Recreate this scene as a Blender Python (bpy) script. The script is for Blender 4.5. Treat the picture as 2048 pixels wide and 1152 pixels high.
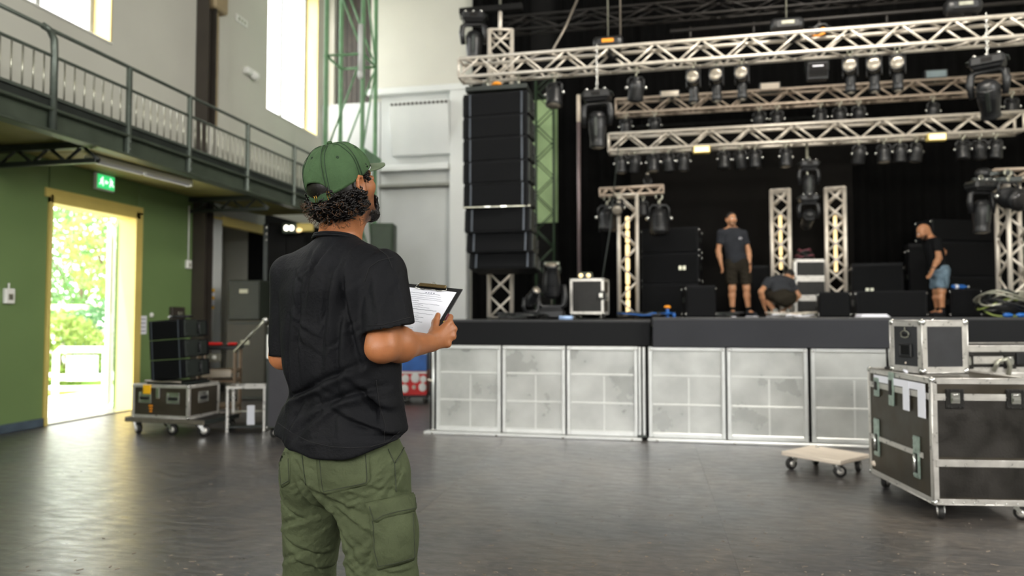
import bpy, math, random
import numpy as np
from mathutils import Vector, Matrix, Euler
S = bpy.context.scene
for o in list(bpy.data.objects): bpy.data.objects.remove(o)
COL = S.collection
PI = math.pi
R = math.radians
FPX, CAMH, YAW = 1400.0, 1.30, R(11.15)
PITCH = math.atan(58 / FPX)

# ---------------------------------------------------------------- camera, world, lights, exposure
cam = bpy.data.objects.new('camera', bpy.data.cameras.new('camera'))
COL.objects.link(cam)
cam.location = (0, 0, CAMH)
cam.rotation_euler = (PI / 2 + PITCH, 0, YAW)
cam.data.sensor_width = 36.0
cam.data.lens = FPX / 2048 * 36
cam.data.clip_start = 0.05
cam.data.clip_end = 300
cam.data.dof.use_dof = True
cam.data.dof.focus_distance = 2.3
cam.data.dof.aperture_fstop = 2.0
S.camera = cam
vs = S.view_settings
S.display_settings.display_device = 'sRGB'
vs.view_transform = 'Standard'
vs.look = 'None'
vs.gamma = 1.0
vs.use_curve_mapping = False
vs.exposure = 0.0

W = bpy.data.worlds.new('sky'); S.world = W
W.use_nodes = True
wn = W.node_tree.nodes; wl = W.node_tree.links
tcw = wn.new('ShaderNodeTexCoord')
sky = wn.new('ShaderNodeTexSky')
sky.sky_type = 'NISHITA'
sky.sun_disc = False
sky.sun_elevation = R(40); sky.sun_rotation = R(200)
sky.dust_density = 3.0
cl = wn.new('ShaderNodeTexNoise'); cl.inputs['Scale'].default_value = 2.2; cl.inputs['Detail'].default_value = 6
wl.new(tcw.outputs['Generated'], cl.inputs['Vector'])
cm = wn.new('ShaderNodeMapRange'); cm.inputs['From Min'].default_value = 0.25; cm.inputs['From Max'].default_value = 0.5
cm.inputs['To Min'].default_value = 0.55; cm.inputs['To Max'].default_value = 1.0
wl.new(cl.outputs['Fac'], cm.inputs[0])
skx = wn.new('ShaderNodeMix'); skx.data_type = 'RGBA'                 # bright thin cloud over the sky
wl.new(cm.outputs[0], skx.inputs[0]); wl.new(sky.outputs[0], skx.inputs[6]); skx.inputs[7].default_value = (1.0, 0.99, 0.96, 1)
wl.new(skx.outputs[2], wn['Background'].inputs[0])
wn['Background'].inputs[1].default_value = 5.5

def lamp(name, kind, loc, direction, energy, color=(1, 1, 1), size=None, sy=None, **kw):
    l = bpy.data.lights.new(name, kind)
    l.energy = energy; l.color = color
    if kind == 'AREA':
        l.shape = 'RECTANGLE'; l.size = size; l.size_y = sy or size
    o = bpy.data.objects.new(name, l); COL.objects.link(o)
    o.location = loc
    o.rotation_euler = Vector(direction).to_track_quat('-Z', 'Y').to_euler()
    for k, v in kw.items(): setattr(l, k, v)
    return o

lamp('sun', 'SUN', (-20, -10, 20), (0.16, 0.42, -0.88), 9.0, (1.0, 0.95, 0.86), angle=R(1.0))
# daylight through the upper windows of the left wall (two in view, two further back) and of the walls behind the camera
for i, (wy, e) in enumerate(((13.0, 190), (7.2, 240), (1.2, 300), (-4.2, 300))):
    lamp('window_daylight', 'AREA', (-8.3, wy, 7.2), (1, 0, -0.28), e, (0.98, 1.0, 0.98), 2.6, 3.6)
for wx in (-4.2, 0.0, 4.2):
    lamp('rear_window_daylight', 'AREA', (wx, -7.9, 5.4), (0, 1, -0.14), 175, (0.98, 0.99, 1.0), 3.0, 4.2)
lamp('right_window_daylight', 'AREA', (7.9, 2.0, 5.6), (-1, 0.35, -0.25), 520, (1.0, 0.97, 0.92), 4.0, 3.4)

lamp('stage_fill_light', 'AREA', (2.2, 6.9, 7.4), (0.05, 0.62, -0.78), 380, (1.0, 0.93, 0.82), 3.2, 0.5)  # added fill to brighten the stage and its people, not an actual fixture

# ---------------------------------------------------------------- pixel -> world helpers
def ray(px, py):
    u = (px - 1024) / FPX; v = (576 - py) / FPX
    y = math.cos(PITCH) - v * math.sin(PITCH)
    z = math.sin(PITCH) + v * math.cos(PITCH)
    return u / y, z / y
CY, SY_ = math.cos(YAW), math.sin(YAW)
def c2w(x, y, z): return Vector((x * CY - y * SY_, x * SY_ + y * CY, z))
def at(px, py, d):
    u, w = ray(px, py); return c2w(u * d, d, CAMH + w * d)
def rdir(px, py):
    u, w = ray(px, py); v = c2w(u, 1, 0); return Vector((v.x, v.y, w))
O = Vector((0, 0, CAMH))
def atX(px, py, X): r = rdir(px, py); return O + r * (X / r.x)
def atY(px, py, Y): r = rdir(px, py); return O + r * (Y / r.y)
def atZ(px, py, z): r = rdir(px, py); return O + r * ((z - CAMH) / r.z)

# ---------------------------------------------------------------- materials
def lin(c):
    if isinstance(c, str):
        c = [int(c[i:i + 2], 16) / 255 for i in (0, 2, 4)]
    return tuple((x / 12.92 if x <= 0.04045 else ((x + 0.055) / 1.055) ** 2.4) for x in c)
MATS = {}
def mat(name, col, rough=0.5, metal=0.0, var=0.12, scale=6.0, bump=0.0, bscale=60.0, emit=None, es=0.0, spec=None,
        alpha=None, trans=None, stretch=None, rvar=0.0, subs=0.0, sheen=0.0, detail=4.0, rand=False):
    if name in MATS: return MATS[name]
    m = bpy.data.materials.new(name); m.use_nodes = True
    nt = m.node_tree; n = nt.nodes; l = nt.links
    b = n['Principled BSDF']
    c = lin(col)
    b.inputs['Roughness'].default_value = rough
    b.inputs['Metallic'].default_value = metal
    if spec is not None: b.inputs['Specular IOR Level'].default_value = spec
    tc = n.new('ShaderNodeTexCoord'); src = tc.outputs['Object']
    if rand:                                             # every copy gets its own stretch of the pattern
        oi = n.new('ShaderNodeObjectInfo'); vm = n.new('ShaderNodeVectorMath'); vm.operation = 'SCALE'; vm.inputs[0].default_value = (37, 53, 71)
        l.new(oi.outputs['Random'], vm.inputs['Scale']); va = n.new('ShaderNodeVectorMath'); l.new(src, va.inputs[0]); l.new(vm.outputs[0], va.inputs[1]); src = va.outputs[0]
    if stretch:
        mp = n.new('ShaderNodeMapping'); mp.inputs['Scale'].default_value = stretch
        l.new(src, mp.inputs[0]); src = mp.outputs[0]
    if var or rvar:
        nz = n.new('ShaderNodeTexNoise'); nz.inputs['Scale'].default_value = scale; nz.inputs['Detail'].default_value = detail
        l.new(src, nz.inputs['Vector'])
        cr = n.new('ShaderNodeValToRGB')
        cr.color_ramp.elements[0].position = 0.3; cr.color_ramp.elements[1].position = 0.72
        cr.color_ramp.elements[0].color = tuple(x * (1 - var) for x in c) + (1,)
        cr.color_ramp.elements[1].color = tuple(min(1, x * (1 + var)) for x in c) + (1,)
        l.new(nz.outputs['Fac'], cr.inputs[0]); l.new(cr.outputs[0], b.inputs['Base Color'])
        if rvar:
            mr = n.new('ShaderNodeMapRange')
            mr.inputs['To Min'].default_value = max(0, rough - rvar); mr.inputs['To Max'].default_value = min(1, rough + rvar)
            mr.inputs['From Min'].default_value = 0.3; mr.inputs['From Max'].default_value = 0.7
            l.new(nz.outputs['Fac'], mr.inputs[0]); l.new(mr.outputs[0], b.inputs['Roughness'])
    else:
        b.inputs['Base Color'].default_value = c + (1,)
    if bump:
        nb = n.new('ShaderNodeTexNoise'); nb.inputs['Scale'].default_value = bscale; nb.inputs['Detail'].default_value = 5
        l.new(src, nb.inputs['Vector'])
        bp = n.new('ShaderNodeBump'); bp.inputs['Strength'].default_value = bump; bp.inputs['Distance'].default_value = 0.01
        l.new(nb.outputs['Fac'], bp.inputs['Height']); l.new(bp.outputs[0], b.inputs['Normal'])
    if emit:
        b.inputs['Emission Color'].default_value = lin(emit) + (1,); b.inputs['Emission Strength'].default_value = es
    if trans is not None: b.inputs['Transmission Weight'].default_value = trans
    if alpha is not None: b.inputs['Alpha'].default_value = alpha
    if subs:
        b.inputs['Subsurface Weight'].default_value = subs; b.inputs['Subsurface Radius'].default_value = (0.012, 0.005, 0.003)
        b.inputs['Subsurface Scale'].default_value = 1.0
    if sheen: b.inputs['Sheen Weight'].default_value = sheen
    MATS[name] = m
    return m
M = dict(
    wall=mat('pale_plaster', 'c9c8bd', 0.75, var=0.05, scale=0.8, bump=0.06, bscale=40),
    greyw=mat('grey_metal_wall', 'c3c6c4', 0.5, var=0.07, scale=0.9, bump=0.02, bscale=20),
    whitew=mat('white_sheet_metal', 'd9dcda', 0.4, var=0.04, scale=1.2),
    green=mat('olive_green_paint', '6e8655', 0.42, var=0.07, scale=1.1, bump=0.05, bscale=70),
    soffit=mat('olive_soffit', '8a8450', 0.7, var=0.15, scale=2.0),
    yellow=mat('yellow_frame_paint', 'd4bf6c', 0.5, var=0.06, scale=3),
    white=mat('white_paint', 'e9e9e4', 0.45, var=0.04, scale=4),
    steelg=mat('dark_green_steel', '4a5347', 0.42, 0.25, var=0.2, scale=4, bump=0.05, bscale=50),
    steelb=mat('blue_black_steel', '2e3330', 0.4, 0.3, var=0.2, scale=5),
    column=mat('brown_black_steel', '37312a', 0.6, var=0.12, scale=3),
    rail=mat('grey_green_rail', '5d655d', 0.35, 0.45, var=0.15, scale=5),
    galv=mat('galvanised_bar', 'a9a99a', 0.3, 0.7, var=0.2, scale=12),
    alu=mat('brushed_aluminium', 'c9c6c0', 0.33, 0.6, var=0.12, scale=14, rvar=0.1),
    alud=mat('dull_aluminium', '8e867c', 0.42, 0.75, var=0.16, scale=12),
    case=mat('black_laminate', '1c1b19', 0.42, spec=0.3, var=0.3, scale=9, bump=0.12, bscale=160, rvar=0.1),
    caseb=mat('worn_brown_black_laminate', '332d22', 0.42, rand=True, var=0.3, scale=5, bump=0.15, bscale=130, rvar=0.12),
    black=mat('black_plastic', '17181a', 0.38, spec=0.5, var=0.15, scale=8),
    matte=mat('matte_black', '121212', 0.75, spec=0.15, var=0.2, scale=5),
    spk=mat('speaker_black_paint', '101114', 0.6, spec=0.2, var=0.12, scale=10, bump=0.12, bscale=200),
    grille=mat('speaker_grille', '0c0d0f', 0.65, spec=0.12, var=0.1, scale=200, bump=0.4, bscale=500),
    curtain=mat('black_drape', '0b0b0b', 0.95, spec=0.05, var=0.2, scale=3, sheen=0.0),
    curtain2=mat('charcoal_drape', '161514', 0.95, spec=0.05, var=0.15, scale=1.5),
    skirt=mat('dark_grey_skirt', '303135', 0.7, spec=.2, var=0.08, scale=2),
    skirtl=mat('black_skirt', '121315', 0.7, spec=.2, var=0.08, scale=2),
    deck=mat('deck_black', '2a2b2d', 0.5, var=0.2, scale=4),
    rubber=mat('rubber_tyre', '1b1a19', 0.6, var=0.15, scale=20),
    chrome=mat('steel_bright', 'c8c8c4', 0.22, 0.95, var=0.06, scale=20),
    lens=mat('glass_lens', '8f887c', 0.22, 0.35, var=0.1, scale=15),
    lensd=mat('dark_glass_lens', '2b2a2a', 0.06, 0.3, var=0.1, scale=15),
    glass=mat('frosted_pane', 'f2f4f2', 0.1, var=0.0, trans=1.0),
    wood=mat('birch_plywood', 'cfc3b3', 0.55, var=0.12, scale=5, stretch=(1, 8, 8)),
    paper=mat('white_paper', 'e9eaf2', 0.7, var=0.02, scale=4),
    ink=mat('grey_ink', '5a5f74', 0.8, var=0.0),
    orange=mat('amber_paint', 'e8931c', 0.45, var=0.1, scale=10),
    red=mat('red_plastic', 'd3201f', 0.4, var=0.1, scale=10),
    blue=mat('blue_plastic', '1c5fae', 0.4, var=0.15, scale=8),
    yell=mat('yellow_plastic', 'f0b81a', 0.4, var=0.08, scale=8),
    warm=mat('lit_lamp_face', 'fff0c0', 0.4, var=0.0, emit='ffdc9c', es=1.15),
    coolw=mat('lit_white_face', 'ffffff', 0.4, var=0.0, emit='fff8e6', es=3.0),
    greenlit=mat('lit_exit_green', '36c76a', 0.4, var=0.0, emit='3fe27f', es=0.9),
    whitelit=mat('lit_exit_white', 'ffffff', 0.4, var=0.0, emit='f2fff4', es=1.5),
    tower=mat('green_tower_paint', '6f9a72', 0.45, 0.1, var=0.12, scale=6),
    skin=None,
)
def pane_mat():
    m = bpy.data.materials.new('clear_pane'); m.use_nodes = True; n = m.node_tree.nodes; l = m.node_tree.links
    t = n.new('ShaderNodeBsdfTransparent'); g = n.new('ShaderNodeBsdfGlossy'); g.inputs['Roughness'].default_value = 0.03
    x = n.new('ShaderNodeMixShader'); x.inputs[0].default_value = 0.06
    l.new(t.outputs[0], x.inputs[1]); l.new(g.outputs[0], x.inputs[2]); l.new(x.outputs[0], n['Material Output'].inputs[0])
    return m
M['glass'] = pane_mat()

# ---------------------------------------------------------------- mesh builder
class MB:
    def __init__(s): s.v = []; s.f = []; s.sm = []
    def add(s, vs, fs, smooth=False, M=None):
        k = len(s.v)
        if M is not None: vs = [M @ Vector(v) for v in vs]
        s.v += [tuple(v) for v in vs]
        s.f += [tuple(i + k for i in f) for f in fs]
        s.sm += [smooth] * len(fs)
        return s
    def box(s, c, d, rz=0.0, M=None, bev=0.0):
        hx, hy, hz = d[0] / 2, d[1] / 2, d[2] / 2
        T = Matrix.Translation(c) @ Matrix.Rotation(rz, 4, 'Z')
        if M is not None: T = M @ T
        if bev <= 0:
            vs = [(x, y, z) for x in (-hx, hx) for y in (-hy, hy) for z in (-hz, hz)]
            return s.add(vs, [(0, 1, 3, 2), (4, 6, 7, 5), (0, 4, 5, 1), (2, 3, 7, 6), (0, 2, 6, 4), (1, 5, 7, 3)], False, T)
        b = min(bev, hx * .9, hy * .9, hz * .9)
        vs = []; idx = {}
        for x in (-1, 1):
            for y in (-1, 1):
                for z in (-1, 1):
                    for a in range(3):
                        p = [x * (hx - b), y * (hy - b), z * (hz - b)]
                        p[a] = (x, y, z)[a] * (hx, hy, hz)[a]
                        idx[(x, y, z, a)] = len(vs); vs.append(p)
        fs = []
        for a in range(3):
            for sg in (-1, 1):
                q = []
                for (i, j) in ((-1, -1), (1, -1), (1, 1), (-1, 1)):
                    t = [0, 0, 0]; t[a] = sg; t[(a + 1) % 3] = i; t[(a + 2) % 3] = j
                    q.append(idx[(t[0], t[1], t[2], a)])
                fs.append(tuple(q if sg > 0 else q[::-1]))
        for a in range(3):
            b1, c1 = (a + 1) % 3, (a + 2) % 3
            for i in (-1, 1):
                for j in (-1, 1):
                    t0 = [0, 0, 0]; t0[a] = -1; t0[b1] = i; t0[c1] = j
                    t1 = list(t0); t1[a] = 1
                    q = [idx[(*t0, b1)], idx[(*t1, b1)], idx[(*t1, c1)], idx[(*t0, c1)]]
                    fs.append(tuple(q if i * j < 0 else q[::-1]))
        for x in (-1, 1):
            for y in (-1, 1):
                for z in (-1, 1):
                    q = [idx[(x, y, z, a)] for a in range(3)]
                    fs.append(tuple(q if x * y * z > 0 else q[::-1]))
        return s.add(vs, fs, False, T)
    def tube(s, p0, p1, r, n=8, r1=None, cap=True, M=None):
        return s.path([p0, p1], [r, r if r1 is None else r1], n, cap, M)
    def path(s, pts, r, n=8, cap=True, M=None, closed=False):
        pts = [Vector(p) for p in pts]
        if not isinstance(r, (list, tuple)): r = [r] * len(pts)
        m = len(pts); vs = []; fs = []
        nrm = None
        for i, p in enumerate(pts):
            if closed: t = pts[(i + 1) % m] - pts[i - 1]
            else: t = pts[min(i + 1, m - 1)] - pts[max(i - 1, 0)]
            t.normalize()
            if nrm is None:
                nrm = t.orthogonal().normalized()
            else:
                nrm = nrm - t * nrm.dot(t)
                if nrm.length < 1e-6: nrm = t.orthogonal()
                nrm.normalize()
            b = t.cross(nrm)
            for k in range(n):
                a = 2 * PI * k / n
                vs.append(p + (nrm * math.cos(a) + b * math.sin(a)) * r[i])
        for i in range(m if closed else m - 1):
            j = (i + 1) % m
            for k in range(n):
                fs.append((i * n + k, i * n + (k + 1) % n, j * n + (k + 1) % n, j * n + k))
        s.add(vs, fs, True, M)
        if cap and not closed:
            k0 = len(s.v) - m * n
            s.f += [tuple(k0 + k for k in range(n))[::-1], tuple(k0 + (m - 1) * n + k for k in range(n))]
            s.sm += [False, False]
        return s
    def lathe(s, prof, n=16, M=None, smooth=True):
        vs = []; fs = []
        for (r, z) in prof:
            for k in range(n):
                a = 2 * PI * k / n; vs.append((r * math.cos(a), r * math.sin(a), z))
        for i in range(len(prof) - 1):
            for k in range(n):
                fs.append((i * n + k, i * n + (k + 1) % n, (i + 1) * n + (k + 1) % n, (i + 1) * n + k))
        fs.append(tuple(range(n))[::-1]); fs.append(tuple((len(prof) - 1) * n + k for k in range(n)))
        return s.add(vs, fs, smooth, M)
    def ell(s, c, r, n=12, m=8, M=None):
        vs = [(0, 0, -r[2])]; fs = []
        for i in range(1, m):
            t = PI * i / m
            for k in range(n):
                a = 2 * PI * k / n
                vs.append((r[0] * math.sin(t) * math.cos(a), r[1] * math.sin(t) * math.sin(a), -r[2] * math.cos(t)))
        vs.append((0, 0, r[2]))
        for k in range(n): fs.append((0, 1 + (k + 1) % n, 1 + k))
        for i in range(m - 2):
            for k in range(n):
                fs.append((1 + i * n + k, 1 + i * n + (k + 1) % n, 1 + (i + 1) * n + (k + 1) % n, 1 + (i + 1) * n + k))
        e = len(vs) - 1
        for k in range(n): fs.append((e, 1 + (m - 2) * n + k, 1 + (m - 2) * n + (k + 1) % n))
        T = Matrix.Translation(c)
        if M is not None: T = M @ T
        return s.add(vs, fs, True, T)
    def prism(s, poly, h, M=None, smooth=False):      # polygon in xy, extruded along +z by h
        n = len(poly)
        vs = [(x, y, 0) for x, y in poly] + [(x, y, h) for x, y in poly]
        fs = [tuple(range(n))[::-1], tuple(range(n, 2 * n))] + [(k, (k + 1) % n, n + (k + 1) % n, n + k) for k in range(n)]
        return s.add(vs, fs, smooth, M)
    def mesh(s, name, m):
        me = bpy.data.meshes.new(name)
        me.from_pydata(s.v, [], s.f)
        me.polygons.foreach_set('use_smooth', s.sm)
        if m: me.materials.append(m)
        me.update()
        return me
    def build(s, name, m, parent=None, loc=(0, 0, 0), rz=0.0):
        return ob(name, s.mesh(name, m), parent, loc, rz)

def ob(name, me, parent=None, loc=(0, 0, 0), rz=0.0, Mx=None):
    o = bpy.data.objects.new(name, me); COL.objects.link(o)
    if parent is not None: o.parent = parent
    if Mx is not None: o.matrix_basis = Mx
    else: o.location = loc; o.rotation_euler = (0, 0, rz)
    return o
def tag(o, label, cat, group=None, kind=None):
    if label: o['label'] = label
    if cat: o['category'] = cat
    if group: o['group'] = group
    if kind: o['kind'] = kind
    return o
def thing(name, label, cat, loc=(0, 0, 0), rz=0.0, group=None, Mx=None):
    o = ob(name, None, None, loc, rz, Mx)
    return tag(o, label, cat, group)
def struct(o): o['kind'] = 'structure'; return o
def copy_tree(o, parent=None):
    c = o.copy(); COL.objects.link(c); c.parent = parent
    for ch in list(o.children): copy_tree(ch, c)
    return c
MC = {}
def cached(key, fn):
    if key not in MC: MC[key] = fn()
    return MC[key]
def frame_mat(origin, xdir, up=(0, 0, 1)):
    x = Vector(xdir).normalized(); z = Vector(up); z = (z - x * z.dot(x)).normalized(); y = z.cross(x)
    m = Matrix((x, y, z)).transposed().to_4x4(); m.translation = origin
    return m
RX = lambda a: Matrix.Rotation(a, 4, 'X')
RY = lambda a: Matrix.Rotation(a, 4, 'Y')
RZ = lambda a: Matrix.Rotation(a, 4, 'Z')
TR = lambda *p: Matrix.Translation(p)
ORD = ['first', 'second', 'third', 'fourth', 'fifth', 'sixth', 'seventh', 'eighth', 'ninth', 'tenth', 'eleventh', 'twelfth',
       'thirteenth', 'fourteenth', 'fifteenth', 'sixteenth', 'seventeenth', 'eighteenth', 'nineteenth', 'twentieth']
# ================================================================ the hall: floor, walls, windows, door
XW, YB = -7.1, 14.3           # left wall plane, back wall plane
def floor_mat():
    m = bpy.data.materials.new('worn_dark_floor'); m.use_nodes = True
    n = m.node_tree.nodes; l = m.node_tree.links; b = n['Principled BSDF']
    tc = n.new('ShaderNodeTexCoord')
    def noise(scale, det=5, stretch=None, rough=0.6):
        z = n.new('ShaderNodeTexNoise'); z.inputs['Scale'].default_value = scale; z.inputs['Detail'].default_value = det
        z.inputs['Roughness'].default_value = rough
        if stretch:
            mp = n.new('ShaderNodeMapping'); mp.inputs['Scale'].default_value = stretch; mp.inputs['Rotation'].default_value = (0, 0, R(12))
            l.new(tc.outputs['Object'], mp.inputs[0]); l.new(mp.outputs[0], z.inputs['Vector'])
        else: l.new(tc.outputs['Object'], z.inputs['Vector'])
        return z
    def ramp(src, p0, p1, c0, c1):
        r = n.new('ShaderNodeValToRGB'); e = r.color_ramp.elements
        e[0].position = p0; e[1].position = p1; e[0].color = (*c0, 1); e[1].color = (*c1, 1)
        l.new(src, r.inputs[0]); return r
    def mix(f, a, c, typ='MIX'):
        x = n.new('ShaderNodeMix'); x.data_type = 'RGBA'; x.blend_type = typ
        if isinstance(f, float): x.inputs[0].default_value = f
        else: l.new(f, x.inputs[0])
        l.new(a, x.inputs[6]); l.new(c, x.inputs[7]); return x
    base = ramp(noise(0.8, 7, None, 0.7).outputs[0], 0.36, 0.64, (0.022, 0.025, 0.031), (0.075, 0.064, 0.053))
    fine = ramp(noise(22, 6, (0.5, 2.2, 1)).outputs[0], 0.38, 0.66, (0.5, 0.5, 0.52), (1.7, 1.62, 1.52))
    m1 = mix(1.0, base.outputs[0], fine.outputs[0], 'MULTIPLY')
    scr = ramp(noise(34, 3, (0.35, 2.6, 1), 0.5).outputs[0], 0.61, 0.76, (0, 0, 0), (1, 1, 1))
    pal = n.new('ShaderNodeRGB'); pal.outputs[0].default_value = (0.19, 0.155, 0.12, 1)
    ms = n.new('ShaderNodeMath'); ms.operation = 'MULTIPLY'; ms.inputs[1].default_value = 0.8; l.new(scr.outputs[0], ms.inputs[0])
    m2 = mix(ms.outputs[0], m1.outputs[2], pal.outputs[0])
    spk = ramp(noise(60, 2).outputs[0], 0.70, 0.73, (0, 0, 0), (1, 1, 1))
    pal2 = n.new('ShaderNodeRGB'); pal2.outputs[0].default_value = (0.42, 0.36, 0.29, 1)
    m3 = mix(spk.outputs[0], m2.outputs[2], pal2.outputs[0])
    l.new(m3.outputs[2], b.inputs['Base Color'])
    rr = n.new('ShaderNodeMapRange'); rr.inputs['To Min'].default_value = 0.24; rr.inputs['To Max'].default_value = 0.56
    rr.inputs['From Min'].default_value = 0.3; rr.inputs['From Max'].default_value = 0.7
    l.new(noise(9, 8, (0.5, 2.0, 1), 0.7).outputs[0], rr.inputs[0]); l.new(rr.outputs[0], b.inputs['Roughness'])
    bp = n.new('ShaderNodeBump'); bp.inputs['Strength'].default_value = 0.10; bp.inputs['Distance'].default_value = 0.006
    l.new(noise(26, 6, (0.45, 1.8, 1), 0.65).outputs[0], bp.inputs['Height']); l.new(bp.outputs[0], b.inputs['Normal'])
    b.inputs['Specular IOR Level'].default_value = 1.0
    b.inputs['Coat Weight'].default_value = 0.35; b.inputs['Coat Roughness'].default_value = 0.30
    return m
# floor of large dark boards with open joints between them
FM = floor_mat()
fl = struct(MB().box((0.4, 3.0, -0.0525), (15.6, 23.0, 0.10)).build('floor', M['matte']))
k = 0
for i in range(8):
    for j in range(10):
        x = -6.39 + i * 1.95; y = -7.3 + j * 2.3 + (0.0 if i % 2 else 1.1)
        if y > 14.4: continue
        o = ob('floor_board', cached('floor_board', lambda: MB().box((0, 0, -0.005), (1.9488, 2.2988, 0.01)).mesh('floor_board', FM)), fl, (x, y, 0))

# pale chips and scraps scattered over the floor: past counting
dbm = MB(); rd = random.Random(77)
for i in range(230):
    px, py = rd.uniform(820, 2040), 1150 - 240 * rd.random() ** 1.7
    if rd.random() < .25: px = rd.uniform(10, 560)
    p = atZ(px, py, 0.0); a = rd.random() * 6.3; w_ = rd.uniform(.0015, .0045); l_ = w_ * rd.uniform(1.2, 5); c_, s_ = math.cos(a), math.sin(a); z1 = rd.uniform(.0008, .003)
    q = [(-l_, -w_), (l_ * .8, -w_ * .6), (l_, w_ * .7), (-l_ * .6, w_)]
    dbm.add([(p.x + x * c_ - y * s_, p.y + x * s_ + y * c_, .0004) for x, y in q] + [(p.x + x * c_ - y * s_, p.y + x * s_ + y * c_, z1) for x, y in q], [(3, 2, 1, 0), (4, 5, 6, 7), (0, 1, 5, 4), (1, 2, 6, 5), (2, 3, 7, 6), (3, 0, 4, 7)])
tag(dbm.build('floor_debris', mat('pale_chips', '84786a', .8, var=.3, scale=40)), 'tiny pale chips and scraps scattered over the dark floor', 'debris', kind='stuff')

def wall_quad(mb, x0, x1, y0, y1, z0, z1): mb.box(((x0 + x1) / 2, (y0 + y1) / 2, (z0 + z1) / 2), (x1 - x0, y1 - y0, z1 - z0))
DY0, DY1, DZ = 7.15, 8.66, 2.78
WIN = [(6.3, 8.08, 4.97), (11.95, 14.02, 5.22), (0.2, 2.2, 5.0), (-5.2, -3.2, 5.0)]
WZT = 8.4
# left wall, lower storey: green boards as panels on a backing, with door opening and bay opening
wl_ = struct(bpy.data.objects.new('wall_left', None)); COL.objects.link(wl_)
TH = 0.36
up = MB()
ys = [-8.0]; segs = []
for (a, b_, zb) in sorted(WIN): segs.append((a, b_, zb))
y = -8.0
for (a, b_, zb) in segs:
    wall_quad(up, XW - TH, XW, y, a, 3.25, 9.2)
    wall_quad(up, XW - TH, XW, a, b_, 3.25, zb); wall_quad(up, XW - TH, XW, a, b_, WZT, 9.2)
    y = b_
wall_quad(up, XW - TH, XW, y, YB + 0.3, 3.25, 9.2)
BY0, BY1, BZ = 10.25, 12.0, 3.0
low = MB()
wall_quad(low, XW - TH, XW - 0.02, 9.95, BY0, 0, 3.25)
wall_quad(low, XW - TH, XW - 0.02, BY0, BY1, BZ, 3.25)
upper = up.build('upper_plaster', M['wall'], wl_)
low.build('bay_surround', M['greyw'], wl_)
dk = MB(); wall_quad(dk, XW - TH, XW - 0.02, BY1, YB + .3, 0, 3.25); dk.build('dark_end_panel', M['matte'], wl_)
edges = [-8, -5.5, -3, -0.5, 2.0, 4.55, DY0]
for a, b_ in zip(edges[:-1], edges[1:]):
    p = MB(); p.box((XW - TH / 2, (a + b_) / 2, 1.63), (TH, b_ - a - 0.012, 3.24), bev=0.006); p.build('wall_panel', M['green'], wl_)
p = MB(); p.box((XW - TH / 2, (DY0 + DY1) / 2, (DZ + 3.25) / 2), (TH, DY1 - DY0 - 0.012, 3.25 - DZ), bev=0.006); p.build('wall_panel', M['green'], wl_)
p = MB(); p.box((XW - TH / 2, (DY1 + 9.95) / 2, 1.63), (TH, 9.95 - DY1 - 0.012, 3.24), bev=0.006); p.build('wall_panel', M['green'], wl_)
struct(MB().box((XW + 0.012, (-8 + DY0) / 2, 0.05), (0.03, DY0 + 8 - 0.02, 0.10), bev=0.006).build('baseboard_left', mat('blue_grey_base', '4c5a66', 0.4, var=0.3, scale=6)))
# bay room behind the left wall
b1 = MB(); wall_quad(b1, -8.2, -8.1, 10.0, 12.3, 0, 3.2); wall_quad(b1, -8.2, XW - TH, 10.0, 10.1, 0, 3.2); wall_quad(b1, -8.2, XW - TH, 12.2, 12.3, 0, 3.2)
wall_quad(b1, -8.2, XW - TH, 10.0, 12.3, 3.2, 3.3)
struct(b1.build('wall_bay', M['wall']))
struct(MB().box((-7.8, 11.15, -0.03), (0.8, 2.3, 0.06)).build('floor_bay', M['deck']))
# bay trim: yellow header and grey post with a yellow notice
tr = struct(MB().box((XW + 0.02, (BY0 + BY1) / 2, BZ - 0.08), (0.12, BY1 - BY0, 0.16), bev=0.01).build('trim_1', M['yellow']))
tr2 = struct(MB().box((XW + 0.02, BY0 + 0.13, 1.46), (0.16, 0.24, 2.92), bev=0.015).build('trim_2', M['greyw']))

# door: yellow lining, white inner frame, white leaf swung outside
d1 = struct(bpy.data.objects.new('door_1', None)); COL.objects.link(d1)
fr = MB(); fr.box((XW - 0.10, DY0 + 0.02, DZ / 2), (0.27, 0.04, DZ), bev=0.004); fr.build('side_jamb', M['yellow'], d1)
fr = MB(); fr.box((XW - 0.10, DY1 - 0.04, DZ / 2), (0.27, 0.08, DZ), bev=0.004); fr.build('side_jamb', M['yellow'], d1)
fr = MB(); fr.box((XW - 0.10, (DY0 + DY1) / 2, DZ - 0.05), (0.27, DY1 - DY0, 0.10), bev=0.004); fr.build('head_jamb', M['yellow'], d1)
fr = MB(); fr.box((XW + 0.012, DY1 + 0.0, DZ / 2), (0.03, 0.13, DZ), bev=0.004); fr.build('architrave', M['yellow'], d1)
fr = MB(); fr.box((XW + 0.012, (DY0 + DY1) / 2, DZ + 0.02), (0.03, DY1 - DY0 + 0.13, 0.11), bev=0.004); fr.build('architrave', M['yellow'], d1)
HG = TR(XW - TH - .02, DY1 - .10, 0) @ RZ(math.atan2(.80, -.60))          # leaf swung far open outside
leaf = ob('door_leaf', MB().box((.42, 0, 1.34), (.84, .05, 2.6), bev=.006).mesh('door_leaf', M['white']), d1, Mx=HG)
MB().box((.42, -.028, 1.9), (.6, .012, 1.1), bev=.006).build('leaf_panel', M['white'], leaf); MB().box((.42, .028, 1.9), (.6, .012, 1.1), bev=.006).build('leaf_panel', M['white'], leaf)
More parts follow.
